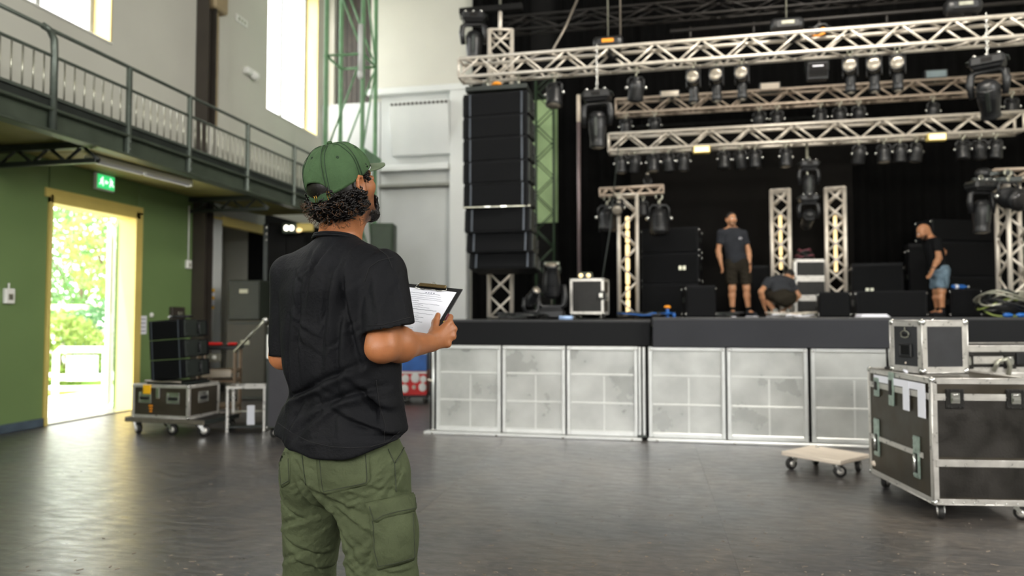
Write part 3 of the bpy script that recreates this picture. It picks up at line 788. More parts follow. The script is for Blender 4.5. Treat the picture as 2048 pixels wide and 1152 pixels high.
# dark green electrical cabinet by the foot of the tower (seen beside the neck)
p = at(768, 540, 12.6)
t = thing('cabinet', 'dark green wall cabinet behind the foot of the lattice tower', 'cabinet', (p.x - .05, p.y, 0), YAW)
MB().box((0, .2, 1.5), (.42, .4, 3.0), bev=.015).build('body', mat('deep_green_metal', '33452f', .5), t)
MB().box((0, -.012, 1.5), (.36, .02, 2.9), bev=.008).build('door', mat('deep_green_metal', '33452f', .5), t)

# ================================================================ bay: stacked dark cases
def crate(label, px0, px1, py0, py1, d, dep, m, z=None, group=None, rz=None, cat='crate', name='crate'):
    a, b_ = at(px0, py1, d), at(px1, py1, d); zt_ = at(px0, py0, d).z
    z0 = at(px0, py1, d).z if z is None else z
    c = (a + b_) / 2; w = (b_ - a).length; h = zt_ - z0
    rr = YAW if rz is None else rz
    dv = Vector((-math.sin(rr), math.cos(rr), 0)) * dep / 2
    t = thing(name, label, cat, (c.x + dv.x, c.y + dv.y, z0), rr, group)
    MB().box((0, 0, h / 2), (w, dep, h), bev=.012).build('body', m, t)
    for z_ in (h - .05, .04): MB().box((0, -dep / 2 - .004, z_), (w * .98, .012, .03), bev=.003).build('edge_band', M['steelb'], t)
    MB().box((0, -dep / 2 - .01, h * .72), (.14, .02, .07), bev=.006).build('handle', M['galv'], t)
    return t
crate('dark olive crate standing on the floor inside the bay', 449, 528, 640, 830, 11.0, .6, mat('dark_olive_case', '2b2a20', .5), 0.0)
crate('dark green-black crate stacked on the olive crate in the bay', 456, 518, 560, 640, 11.05, .5, mat('dark_green_case', '20261d', .5))
p = at(578, 456, 11.85)
t = thing('floodlight', 'white lit flood lamp with two bulbs on the dark wall left of the curly hair', 'lamp', (p.x, p.y, p.z), YAW)
MB().box((0, .05, 0), (.24, .10, .18), bev=.015).build('housing', M['steelg'], t)
for k in (-1, 1): MB().ell((k * .045, -.004, .0), (.045, .012, .05), 12, 6).build('bulb', M['coolw'], t)
MB().box((0, .11, .03), (.05, .08, .04)).build('arm', M['steelb'], t)
p = at(605, 458, 11.9)
t = thing('floodlight', 'warm-lit lamp with a yellow hood on the dark wall, nearest the curly hair', 'lamp', (p.x, p.y, p.z), YAW)
MB().box((0, .05, .03), (.34, .12, .14), bev=.02).build('housing', M['yellow'], t); MB().ell((-.06, -.012, -.02), (.06, .02, .04), 12, 6).build('bulb', M['warm'], t)
MB().box((0, .11, .03), (.05, .08, .04)).build('arm', M['steelb'], t)
# black partition that closes the bay on the right
a, b_ = at(532, 700, 12.0), at(606, 700, 12.1)
t = thing('partition', 'tall black partition standing between the bay and the back wall', 'partition', (a.x, a.y, 0), math.atan2(b_.y - a.y, b_.x - a.x))
L = (b_ - a).length
for k in range(2): MB().box((L * (k + .5) / 2, .03, 1.45), (L / 2 - .012, .05, 2.94), bev=.008).build('partition_panel', M['matte'], t)
q = MB(); q.box((-.03, .02, 1.45), (.08, .1, 2.9), bev=.01); q.build('edge_post', M['steelb'], t)
for z, r in ((2.83, .035), (2.72, .03), (2.62, .025), (1.62, .05)): MB().ell((-.01, -.06, z), (r * .8, r * .7, r), 10, 6).build('hinge', M['chrome'], t)
for px in (-1, 1): MB().box((L / 2 + px * L * .3, 0.03, .02), (.08, .5, .04), bev=.006).build('foot', M['steelb'], t)

# ================================================================ dolly with flight case and tilted speaker stack (left)
RZD = YAW - R(15)
def off(rz, x, y): return Vector((x * math.cos(rz) - y * math.sin(rz), x * math.sin(rz) + y * math.cos(rz), 0))
dl = atZ(405, 876, 0.0) - off(RZD, .50, -.30)
t = thing('dolly', 'black wheeled dolly under the flight case beside the door', 'dolly', (dl.x, dl.y, 0), RZD)
dz = caster_h(.062)
MB().box((0, 0, dz + .02), (1.02, .60, .04), bev=.006).build('board', M['case'], t)
for y in (-.30, .30): MB().box((0, y, dz + .02), (1.03, .02, .05), bev=.004).build('edge_rail', M['alud'], t)
for x in (-.515, .515): MB().box((x, 0, dz + .02), (.02, .58, .05), bev=.004).build('edge_rail', M['steelb'], t)
for x in (-.42, 0.02, .42):
    for y in (-.22, .22): caster(t, x, y, dz, .062, 1.1 * x + 2 * y + .4)
cz = dz + .046
cc = dl + off(RZD, -.08, -.02)
q = flight_case('flight_case', 'brown-black flight case with a yellow sticker on the wheeled dolly by the door', 'case', (cc.x, cc.y, cz), RZD, .74, .50, .36, .03, 0.0, M['caseb'],
                None, (), (('front', -.2, .22), ('front', .17, .22), ('right', -.02, .22)))
MB().box((-.17, -.26, .31), (.10, .012, .10), bev=.003).build('sticker', M['yell'], q)
MB().box((-.02, -.262, .27), (.05, .02, .12), bev=.006).build('latch', M['chrome'], q)
for k, (x, z) in enumerate(((-.12, .13), (-.12, .10), (-.12, .07))): MB().box((x, -.254, z), (.05 - .008 * k, .006, .016), bev=.001).build('painted_mark', M['orange'], q)
# three speakers in a tilted stack
st = cc + off(RZD, .03, .0)
tilt = R(4)
def array_speaker(label, Mx, w, d, h, group, front=True, cat='speaker', name='line_array_speaker'):
    t = thing(name, label, cat, group=group, Mx=Mx)
    def mk():
        a, b_ = h / 2, h / 2 * .82
        return MB().add([(-w / 2, -d / 2, -a), (w / 2, -d / 2, -a), (w / 2, d / 2, -b_), (-w / 2, d / 2, -b_), (-w / 2, -d / 2, a), (w / 2, -d / 2, a), (w / 2, d / 2, b_), (-w / 2, d / 2, b_)],
                 [(0, 3, 2, 1), (4, 5, 6, 7), (0, 1, 5, 4), (1, 2, 6, 5), (2, 3, 7, 6), (3, 0, 4, 7)]).mesh('cabinet', M['spk'])
    ob('cabinet', cached(('asc', w, d, h), mk), t)
    ob('grille', cached(('asg', w, d, h), lambda: MB().box((0, -d / 2 - .008, 0), (w * .95, .016, h * .90), bev=.006).mesh('grille', M['grille'])), t)
    def mk3():
        q = MB()
        q.box((0, -d / 2 - .018, 0), (w * .03, .010, h * .94), bev=.002)
        return q.mesh('grille_strip', mat('strip_grey', '3f454d', .35, .4, var=.2, scale=20))
    for x in (-w * .39, w * .42): ob('grille_strip', cached(('ass', w, d, h), mk3), t, (x, 0, 0))
    def mk2(s_):
        def f():
            q = MB(); q.box((s_ * (w / 2 + .010), -d * .2, 0), (.018, d * .5, h * .86), bev=.004); q.box((s_ * (w / 2 + .010), d * .25, 0), (.018, .10, h * .7), bev=.004)
            for z in (-.3, .3): q.ell((s_ * (w / 2 + .022), -d * .38, z * h), (.009, .011, .011), 8, 5); q.ell((s_ * (w / 2 + .022), d * .05, z * h), (.009, .011, .011), 8, 5)
            return q.mesh('rigging_plate', M['steelb'])
        return f
    for s_ in (-1, 1):
        ob('rigging_plate', cached(('asr', w, d, h, s_), mk2(s_)), t)
        def mkh(s_=s_):
            q = MB(); q.path([(s_ * (w / 2 + .02), d * .02, -.05), (s_ * (w / 2 + .045), d * .02, -.04), (s_ * (w / 2 + .045), d * .02, .04), (s_ * (w / 2 + .02), d * .02, .05)], .008, 6); return q.mesh('handle', M['black'])
        ob('handle', cached(('ash', w, d, h, s_), mkh), t)
    return t
sh = .215
base_z = cz + .36 + .06
for i, nm in enumerate(('bottom', 'middle', 'top')):
    z = base_z + sh / 2 + i * (sh + .006)
    dx_ = (i - 1) * -.018
    array_speaker('black loudspeaker cabinet, %s of the three stacked on the flight case by the door' % nm,
                  TR(st.x, st.y, z) @ RZ(RZD) @ TR(dx_, 0, 0) @ RY(-tilt), .44, .42, sh, 'speakers stacked on the dolly case')
t = thing('pallet', 'low black rigging tray under the three stacked speakers on the flight case', 'tray', (st.x, st.y, cz + .364), RZD)
MB().box((0, 0, .012), (.50, .42, .022), bev=.004).build('tray', M['steelb'], t)
for x in (-.2, .2): MB().box((x, 0, .032), (.05, .38, .018), bev=.004).build('runner', M['matte'], t)
MB().path([(-.30, -.1, .03), (-.25, -.23, .035), (-.05, -.235, .03), (.1, -.24, .035), (.22, -.23, .03)], .012, 6).build('strap', M['alud'], t)
t = thing('cable_coil', 'black cable coil lying on top of the three stacked speakers', 'cable', (st.x - .03, st.y + .02, base_z + 3 * (sh + .006) + .02), 0)
q = MB(); q.path([(.12 * math.cos(a / 3) + .008 * a / 10, .10 * math.sin(a / 3), .006 + .008 * (a // 19)) for a in range(48)], .011, 6); q.build('coil', M['black'], t)

# tool cart with red straps, silver stand, tall black case
a = at(438, 860, 8.9)
t = thing('cart', 'brown metal work cart with black top behind the dolly case', 'cart', (a.x, a.y, 0), YAW + R(12))
cb = mat('brown_steel', '7d6a55', .45, .4, var=.2)
for x in (-.21, .21):
    for y in (-.2, .2): MB().box((x, y, .47), (.035, .035, .86), bev=.005).build('leg', cb, t)
for z in (.18, .5, .62): MB().box((0, 0, z), (.46, .44, .03), bev=.005).build('shelf', cb, t)
MB().box((0, 0, .92), (.50, .46, .05), bev=.01).build('top_tray', M['black'], t)
MB().box((.0, -.225, .60), (.34, .02, .09), bev=.006).build('name_plate', M['wood'], t)
MB().box((-.03, -.2, .80), (.16, .06, .10), bev=.01).build('meter_box', M['galv'], t)
MB().ell((-.03, -.235, .80), (.028, .012, .028), 10, 6).build('dial', M['white'], t)
for x in (-.19, .19):
    for y in (-.18, .18): caster(t, x, y, .06, .026, x * 9)
c1 = (a.x, a.y)
for k, (dx, w, lab) in enumerate(((-.10, .24, 'longer red folded strap on the work cart behind the speakers'), (.16, .10, 'short red strap piece at the right end of the work cart'))):
    v = c2w(dx, 0, 0) - c2w(0, 0, 0)
    s_ = thing('strap', lab, 'strap', (c1[0] + v.x, c1[1] + v.y, .946), YAW + R(12))
    for i in range(2): MB().box((0, -.1 + .09 * i, .016), (w, .08, .030), bev=.012).build('fold', M['red'], s_)
a = at(497, 868, 8.1)
t = thing('stand', 'low silver tubular stand with a white tag beside the tall black case', 'stand', (a.x, a.y, 0), YAW + R(8))
for x in (-.2, .2):
    for y in (-.14, .14): MB().box((x, y, .25), (.032, .032, .50), bev=.006).build('leg', M['alu'], t)
for y in (-.14, .14): MB().box((0, y, .505), (.44, .034, .034), bev=.006).build('top_bar', M['alu'], t)
for x in (-.2, .2): MB().box((x, 0, .505), (.034, .30, .034), bev=.006).build('top_bar', M['alu'], t)
MB().box((0, .14, .2), (.40, .02, .02), bev=.004).build('stretcher', M['galv'], t)
MB().box((0, .0, .06), (.40, .28, .025), bev=.004).build('shelf', M['steelb'], t)
MB().box((.05, -.125, .19), (.085, .01, .22), bev=.002).build('white_tag', M['paper'], t)
a = at(575, 868, 7.6)
t = flight_case('tall_case', 'tall dark grey wheeled case standing left behind the man in the green cap', 'case', (a.x - .03, a.y + .3, 0), YAW, .52, .6, 1.1, .02, .045, mat('dark_grey_laminate', '2f2e33', .5), None, (), (('left', 0, .7),), ball=True, trim=M['steelb'])
MB().box((-.25, -.305, .98), (.03, .012, .26), bev=.003).build('white_label_strip', M['white'], t)
a, b_ = at(470, 703, 7.9), at(531, 640, 7.6)
t = thing('pole', 'thin grey pole leaning from the tall black case towards the work cart', 'pole', tuple(a), 0)
MB().tube((0, 0, 0), tuple(b_ - a), .016, 8).build('shaft', M['galv'], t)
MB().ell(tuple(b_ - a), (.03, .03, .03), 10, 6).build('end_knob', M['chrome'], t)

# ================================================================ crates left of the stage (seen right of the man)
a = at(827, 810, 10.6)
t = thing('dolly', 'black low dolly under the red and blue crates left of the stage', 'dolly', (a.x, a.y, 0), YAW)
MB().box((0, .25, .10), (.42, .5, .035), bev=.006).build('board', M['black'], t)
for x in (-.15, .15):
    for y in (.06, .44): caster(t, x, y, .083, .036, x * 8 + y)
def plastic_crate(label, z, h, m, w=.38, spots=None, group=None):
    s_ = thing('crate', label, 'crate', (a.x - math.sin(YAW) * .25, a.y + math.cos(YAW) * .25, z), YAW)
    q = MB(); q.box((0, 0, .01), (w, .42, .02), bev=.004)
    q.box((0, -.205, h / 2), (w, .012, h), bev=.004); q.box((0, .205, h / 2), (w, .012, h), bev=.004)
    q.box((-w / 2 + .006, 0, h / 2), (.012, .42, h), bev=.004); q.box((w / 2 - .006, 0, h / 2), (.012, .42, h), bev=.004)
    q.build('body', m, s_)
    MB().box((0, -.215, h - .02), (w + .02, .02, .03), bev=.006).build('rim', M['white'], s_)
    for (x, z_, r, mm) in spots or (): MB().ell((x, -.213, z_), (r, .006, r * 1.1), 12, 6).build('printed_patch', mm, s_)
    return s_
plastic_crate('red and white printed crate, lowest of the stack left of the stage', .119, .36, M['red'], spots=((-.13, .25, .06, M['white']), (.02, .26, .07, M['white']), (.14, .24, .05, M['white']), (-.14, .1, .06, M['white']), (.13, .12, .06, M['white']), (0, .12, .03, M['wood'])))
plastic_crate('bright blue crate between two red ones left of the stage', .482, .29, M['blue'])
plastic_crate('dark red crate on top of the blue crate left of the stage', .775, .2, mat('dark_red_plastic', '8d1a2c', .4))
b_ = at(860, 800, 10.4)
t = thing('board', 'pale upright panel board left of the stage behind the crates', 'board', (b_.x, b_.y + .9, 0), YAW)
MB().box((.02, 0, .62), (.42, .04, 1.0), bev=.006).build('panel', mat('cream_board', 'b8b3a0', .6), t)
for x in (-.15, .19): MB().box((x, 0, .06), (.05, .3, .12), bev=.006).build('foot', M['steelb'], t)
# ================================================================ stage
YF = 7.62                                        # stage front plane
DK, DKL = 1.295, 1.268                           # deck heights: main, left front section
XL, XM, XR = -2.48, atY(1303, 760, YF).x, 6.9
sg = thing('stage', 'wide black stage platform with dark grey skirting across the back of the hall', 'stage', (0, 0, 0))
MB().box(((XL + XM) / 2, (YF + .04 + 13.9) / 2, DKL - .04), (XM - XL, 13.9 - YF - .08, .08), bev=.008).build('deck', M['deck'], sg)
MB().box(((XM + XR) / 2 + .005, (YF - .05 + 13.9) / 2, DK - .04), (XR - XM - .01, 13.9 - YF, .08), bev=.008).build('deck', M['deck'], sg)
zs = .985
MB().box(((XL + XM) / 2, YF + .06, (zs + DKL - .02) / 2), (XM - XL - .02, .05, DKL - zs - .02), bev=.008).build('skirt', M['skirtl'], sg)
x2 = atY(1783, 660, YF).x
MB().box(((XM + x2) / 2 + .01, YF - .055, (zs + DK - .02) / 2), (x2 - XM - .01, .05, DK - zs - .02), bev=.008).build('skirt', M['skirt'], sg)
MB().box(((XR + x2) / 2 + .01, YF - .02, (zs + DK - .02) / 2), (XR - x2 - .01, .05, DK - zs - .02), bev=.008).build('skirt', M['skirtl'], sg)
MB().box((XL + .03, (YF + 13.9) / 2 + .05, (DKL - .08) / 2), (.05, 13.9 - YF - .1, DKL - .09)).build('skirt', M['skirtl'], sg)
MB().box(((XL + XR) / 2, YF + .5, .6), (XR - XL - .2, .04, 1.18)).build('inner_panel', mat('stage_inside', '55564f', .8), sg)
for x in np.linspace(XL + .4, XR - .4, 6): MB().box((float(x), YF + .9, .60), (.06, .06, 1.2)).build('leg', M['steelb'], sg)
# milky panels in aluminium frames along the stage front
def poly_mat():
    m = mat('milky_panel', 'b4b6b2', 0.32, 0.35, var=0.22, scale=2.6, rvar=0.10, detail=7, bump=0.05, bscale=6, rand=True)
    return m
PM = poly_mat()
FRM = mat('panel_frame_alu', 'd4d6d4', .35, .55, var=.06, scale=10)
def stage_panel(px0, px1, label, yoff=0.0, bars=True):
    xa, xb = atY(px0, 790, YF - .03).x, atY(px1, 790, YF - .03).x
    w = xb - xa - .012; h = .985 - .035
    t = thing('stage_barrier', label, 'barrier', ((xa + xb) / 2, YF - .03 + yoff, .035), group='milky panels along the stage front')
    MB().box((0, .01, h / 2), (w - .04, .012, h - .04)).build('sheet', PM, t)
    for s_ in (-1, 1): MB().box((s_ * (w / 2 - .02), 0, h / 2), (.04, .04, h), bev=.006).build('frame_stile', FRM, t)
    for z in (.025, h - .02): MB().box((0, 0, z), (w - .08, .04, .04 if z > .1 else .05), bev=.006).build('frame_rail', FRM, t)
    if bars:
        sm_ = mat('sheet_rib', 'd2d4d0', .4, .3, var=.05)
        for z in (h * .36, h * .68): MB().box((0, .001, z), (w - .09, .010, .022), bev=.003).build('cross_bar', sm_, t)
        MB().box((.02, .002, h * .35), (.018, .006, h * .62), bev=.002).build('mullion', sm_, t)
    for s_ in (-1, 1): MB().ell((s_ * (w / 2 - .02), -.022, h - .03), (.012, .006, .012), 8, 5).build('bolt', M['chrome'], t)
    return t
labs = ['milky aluminium-framed panel at the left end of the stage front', 'second milky panel from the left along the stage front', 'third milky panel from the left, just left of the dark gap in the stage front',
        'milky panel just right of the dark gap in the stage front', 'milky panel in the middle of the right stage section, left of the wooden dolly', 'milky panel behind the wooden dolly, beside the big flight case', 'milky panel behind the big flight case']
for (a, b_), lb in zip(((872, 1003), (1004, 1132), (1133, 1277), (1296, 1452), (1453, 1617), (1621, 1790), (1792, 1985)), labs): stage_panel(a, b_, lb)
xa, xb = atY(852, 860, YF - .03).x, atY(1284, 880, YF - .03).x
t = thing('base_rail', 'pale aluminium floor rail under the left three stage panels', 'rail', ((xa + xb) / 2, YF - .04, 0)); MB().box((0, 0, .016), (xb - xa, .16, .030), bev=.006).build('rail', FRM, t)
for k in range(4): MB().ell((-(xb - xa) / 2 + .1 + k * (xb - xa - .2) / 3, -.085, .014), (.012, .006, .01), 8, 5).build('bolt', M['chrome'], t)
xa, xb = atY(1295, 860, YF - .03).x, atY(1990, 880, YF - .03).x
t = thing('base_rail', 'pale aluminium floor rail under the right-hand stage panels', 'rail', ((xa + xb) / 2, YF - .04, 0)); MB().box((0, 0, .016), (xb - xa, .16, .030), bev=.006).build('rail', FRM, t)
for k in range(5): MB().ell((-(xb - xa) / 2 + .1 + k * (xb - xa - .2) / 4, -.085, .014), (.012, .006, .01), 8, 5).build('bolt', M['chrome'], t)
p = atY(1282, 800, YF - .03)
t = thing('post_pair', 'pair of aluminium posts at the dark gap between the two stage sections', 'post', (p.x, YF - .035, .032))
for k in (-.012, .032): MB().box((k, 0, .475), (.03, .05, .95), bev=.008).build('post', FRM, t)
MB().box((.01, 0, .012), (.10, .10, .024), bev=.006).build('foot', M['steelb'], t)
p = atY(867, 780, YF - .02)
t = thing('end_post', 'thin bright upright post at the left end of the stage front', 'post', (p.x, YF - .03, .032)); MB().tube((0, 0, 0), (0, 0, .95), .016, 10).build('tube', FRM, t)
MB().tube((0, 0, .55), (-.07, .02, .56), .014, 8).build('stub', M['wood'], t); MB().lathe([(.03, 0), (.03, .012)], 12).build('foot', M['chrome'], t)

# ---------------------------------------------------------------- drapes
def drape(label, x0, x1, y, z0, z1, m, amp=.05, wave=.32, name='drape'):
    n = int((x1 - x0) / wave * 8); vs = []; fs = []
    for k, z in enumerate((z0, z1)):
        for i in range(n + 1):
            x = x0 + (x1 - x0) * i / n
            vs.append((x - x0, amp * math.sin(2 * PI * (x - x0) / wave + .6 * math.sin(x * 1.7)) * (1.0 if k == 0 else .7), z - z0))
    for k, z in enumerate((z0, z1)):
        for i in range(n + 1):
            v = vs[k * (n + 1) + i]; vs.append((v[0], v[1] + .006, v[2]))
    o = 2 * (n + 1)
    for i in range(n):
        fs.append((i, i + 1, n + 2 + i, n + 1 + i)); fs.append((o + i, o + n + 1 + i, o + n + 2 + i, o + i + 1))
    t = thing(name, label, 'curtain', (x0, y, z0))
    MB().add(vs, fs, True).build('cloth', m, t)
    MB().box(((x1 - x0) / 2, 0, z1 - z0 + .03), (x1 - x0, .05, .05), bev=.006).build('track', M['matte'], t)
    MB().box(((x1 - x0) / 2, 0, .015), (x1 - x0, .16, .03), bev=.006).build('hem', m, t)
    return t
bxp = lambda px, Y: atY(px, 400, Y).x
drape('black drape hanging behind the line array at the left edge of the stage', bxp(944, 14.05), bxp(1062, 14.05), 14.05, .02, 8.9, M['curtain'])
drape('black drape left of the tall pole at the back of the stage', bxp(1116, 14.0), bxp(1268, 14.0), 14.0, .02, 8.9, M['curtain'])
drape('charcoal backdrop behind the standing man in the grey shirt', bxp(1262, 13.95), bxp(1702, 13.95), 13.82, DK + .004, 5.0, M['curtain2'], .02, .9)
drape('black drape high above the charcoal backdrop', bxp(1262, 14.1), bxp(1702, 14.1), 14.12, 5.1, 8.9, M['curtain'])
drape('black drape behind the bald man at the right of the stage', bxp(1698, 14.05), 7.6, 14.02, .02, 8.9, M['curtain'])
xa, xb = bxp(1060, 14.2), bxp(1120, 14.2)
t = thing('backing_panel', 'pale green panel lit behind the narrow lattice mast', 'panel', ((xa + xb) / 2, 14.2, 0))
zg0, zg1 = atY(1090, 446, 14.2).z, atY(1090, 200, 14.2).z
MB().box((0, 0, (zg0 + zg1) / 2), (xb - xa, .05, zg1 - zg0), bev=.01).build('panel', mat('pale_green_panel', 'a3c08c', .6, var=.2, scale=2), t)
MB().box((0, .03, zg0 / 2), (xb - xa, .04, zg0), bev=.006).build('lower_board', M['matte'], t)
MB().box((0, .03, (zg1 + 9) / 2), (xb - xa, .04, 9 - zg1), bev=.006).build('upper_board', M['matte'], t)

# ---------------------------------------------------------------- trusses
def truss(name, label, p0, p1, size, m, r=None, bay=None, up=(0, 0, 1), cat='truss', group=None, ends=True, faces=(0, 1, 2, 3), xb=False):
    p0, p1 = Vector(p0), Vector(p1); L = (p1 - p0).length
    t = thing(name, label, cat, group=group, Mx=frame_mat(p0, p1 - p0, up))
    r = r or size * .085; bay = bay or size; n = max(2, round(L / bay)); bay = L / n; a = size / 2
    ch = cached(('ch', round(L, 3), round(r, 4), m.name), lambda: MB().tube((0, 0, 0), (L, 0, 0), r, 8).mesh('chord', m))
    for y in (-a, a):
        for z in (-a, a): ob('chord', ch, t, (0, y, z))
    def br(key, q0, q1): return cached(('br', key, round(size, 3), round(bay, 4), round(r, 4), m.name), lambda: MB().tube(q0, q1, r * .52, 6).mesh('brace', m))
    for i in range(n):
        s_ = 1 if i % 2 == 0 else -1
        if 0 in faces: ob('brace', br(('f', s_), (0, -a, -a * s_), (bay, -a, a * s_)), t, (i * bay, 0, 0))
        if xb: ob('brace', br(('f', -s_), (0, -a, a * s_), (bay, -a, -a * s_)), t, (i * bay, 0, 0))
        if 1 in faces: ob('brace', br(('b', s_), (0, a, -a * s_), (bay, a, a * s_)), t, (i * bay, 0, 0))
        if xb: ob('brace', br(('t', -s_), (0, a * s_, a), (bay, -a * s_, a)), t, (i * bay, 0, 0))
        if 2 in faces: ob('brace', br(('t', s_), (0, -a * s_, a), (bay, a * s_, a)), t, (i * bay, 0, 0))
        if 3 in faces: ob('brace', br(('u', s_), (0, -a * s_, -a), (bay, a * s_, -a)), t, (i * bay, 0, 0))
    if ends:
        for x in (0, L):
            q = MB()
            for s_ in (-1, 1): q.tube((x, -a, s_ * a), (x, a, s_ * a), r * .7, 6); q.tube((x, s_ * a, -a), (x, s_ * a, a), r * .7, 6)
            q.build('end_frame', m, t)
    return t
TA = mat('truss_alu', 'd6cec2', .36, .35, var=.1, scale=10)
TD = mat('truss_alu_dull', 'b8a898', .42, .4, var=.12, scale=10)
TB = mat('truss_black', '221f1d', .5, .3, var=.2, scale=6)
def truss_line(px0, py0, px1, py1, Y):
    a, b_ = atY(px0, py0, Y), atY(px1, py1, Y)
    return a, b_
YT1, YT2, YT3 = 9.5, 13.0, 12.0
a, b_ = truss_line(922, 139, 1180, 122, YT1); z1 = atY(1000, 137, YT1).z
xt0 = a.x; ZT1 = z1
truss('lighting_truss', 'silver front lighting truss crossing the stage above the line array', (xt0, YT1, ZT1), (6.4, YT1, ZT1 + .04), .26, TA, .027, .30)
a = atY(1232, 217, YT2); truss('lighting_truss', 'bronze-toned middle truss at the back, above the lowest truss', (a.x, YT2, a.z), (atY(2046, 164, YT2).x + 1.0, YT2, a.z + .03), .26, TD, .026, .33)
ZT2 = a.z
a = atY(1218, 289, YT3); truss('lighting_truss', 'lowest and thickest silver truss with a row of small lamps under it', (a.x, YT3, a.z), (atY(2038, 232, YT3).x, YT3, a.z + .03), .28, TA, .03, .33)
XT3 = a.x; ZT3 = a.z
a = atY(1000, 54, 11.0); truss('roof_truss', 'black roof truss high above the front lighting truss', (a.x, 11.0, a.z), (6.5, 11.0, a.z + .05), .22, TB, .02, .5)
a = atY(1340, 84, 10.6)
t = thing('roof_pipe', 'pair of black roof pipes running just above and behind the front truss', 'pipe', (a.x, 10.6, a.z))
for z in (0, .16): MB().tube((0, 0, z), (6.4 - a.x, 0, z + .04), .03, 8).build('pipe', TB, t)
for k in range(5): MB().tube((.3 + k * .9, 0, 0), (.3 + k * .9, 0, .2), .018, 6).build('clamp', TB, t)
# towers
def tower(name, label, px, Y, py_top, size, z0=DK, m=None, r=None, base=True, rz=0.0, bay=None, xb=False):
    p = atY(px, 500, Y); zt_ = atY(px, py_top, Y).z
    vd_ = Matrix.Rotation(rz, 3, 'Z') @ Vector((-p.x, -Y, 0)).normalized()                     # the towers stand square to the hall's middle
    t = truss(name, label, (p.x, Y, z0 + .02), (p.x, Y, zt_), size, m or TA, r, bay, up=vd_, xb=xb)
    if base: MB().box((.0, 0, 0), (.02, size + .07, size + .07), bev=.005).build('base_plate', M['steelb'], t)
    return t, p.x, zt_
# (glowing tubes added inside some towers stand in for warm reflections there)
tower('truss_tower', 'tall silver truss tower behind the line array', 1001, 10.0, 68, .33, DKL, TA, .03, xb=True)
tower('lattice_mast', 'narrow green lattice mast in front of the pale green panel', 1090, 13.3, 150, .34, DKL, mat('dark_green_mast', '2c3f2c', .5), .022)
_, tx2, tz2 = tower('truss_tower', 'silver truss tower with a lamp crossbar left of the big speaker stack', 1256, 11.8, 392, .30, DK, TA, .03)
tower('truss_tower', 'left one of the twin slim truss towers behind the crouching man', 1562, 13.0, 382, .29, DK, TA, .036, xb=True)
tower('truss_tower', 'right one of the twin slim truss towers behind the crouching man', 1672, 13.0, 378, .29, DK, TA, .036, xb=True)
tower('truss_tower', 'thick truss tower at the right edge of the stage', 2030, 11.0, 360, .30, DK, TA, .034, rz=R(28), bay=.26)
def glow_tube(label, px, Y, py0, py1, r=.035):
    p0, p1 = atY(px, py1, Y), atY(px, py0, Y); z0 = p0.z
    t = thing('glow_tube', label, 'lamp', (p0.x, Y, z0))
    n = max(2, int((p1.z - z0) / .22)); hh_ = (p1.z - z0) / n
    for k in range(n): MB().lathe([(r * .7, k * hh_ + .01), (r, k * hh_ + .03), (r, (k + 1) * hh_ - .03), (r * .7, (k + 1) * hh_ - .01)], 12).build('glow_section', M['warm'], t)
    MB().tube((0, 0, 0), (0, 0, p1.z - z0), r * .5, 6).build('core', M['galv'], t)
    return t
glow_tube('warm glowing tube in place of reflections inside the truss tower with the crossbar', 1256, 11.8, 432, 626)
glow_tube('warm glowing tube in place of reflections inside the left slim twin tower', 1562, 13.0, 430, 540, .03)
glow_tube('warm glowing tube in place of reflections inside the right slim twin tower', 1672, 13.0, 430, 545, .03)
# tall bare pole
a = atY(1157, 190, 12.6)
t = thing('pole', 'tall thin mauve-grey pole rising from the stage left of the crossbar tower', 'pole', (a.x, 12.6, DKL))
MB().tube((0, 0, 0), (0, 0, a.z - DKL), .034, 10).build('tube', mat('mauve_steel', '7d6f70', .4, .4), t); MB().tube((0, 0, a.z - DKL - .5), (0, 0, a.z - DKL), .036, 10).build('sleeve', M['wood'], t)
MB().lathe([(.12, 0), (.12, .015), (.04, .03)], 14).build('foot', M['steelb'], t)
a, b_ = at(1237, 290, 11.6), at(1193, 630, 11.0)
t = thing('rope', 'dark slanting rope tied from the lowest truss down to the stage', 'rope', tuple(b_), 0)
MB().path([(0, 0, 0), tuple((a - b_) * .5 + Vector((.03, 0, -.08))), tuple(a - b_)], .010, 6).build('rope', M['steelb'], t)

# ---------------------------------------------------------------- line array
ya = 8.95
pa, pb = atY(927, 186, ya), atY(1056, 186, ya)
aw = pb.x - pa.x
bounds = [184, 231, 275, 322, 366, 415, 466, 507, 541]
t = thing('rigging_frame', 'dark blue-black flying frame holding the line array under the front truss', 'frame', ((pa.x + pb.x) / 2, ya + .25, atY(990, 178, ya).z))
MB().box((0, 0, .03), (aw * .96, .46, .07), bev=.01).build('frame', M['steelb'], t)
zc = ZT1 - .13 - t.location.z
for x in (-.22, .22):
    MB().box((x, .1, .12), (.05, .22, .12), bev=.008).build('lug', M['steelb'], t); MB().tube((x, .25, .15), (x, .25, zc), .018, 8).build('hanger', M['galv'], t)
MB().ell((0, -.18, .09), (.07, .05, .03), 10, 6).build('shackle', M['orange'], t)
arr = []
ang = [0, 0, -.004, -.008, -.03, -.07, -.11, -.15]
ordn = ['topmost', 'second', 'third', 'fourth', 'fifth', 'sixth', 'seventh', 'lowest']
yoff = 0.0
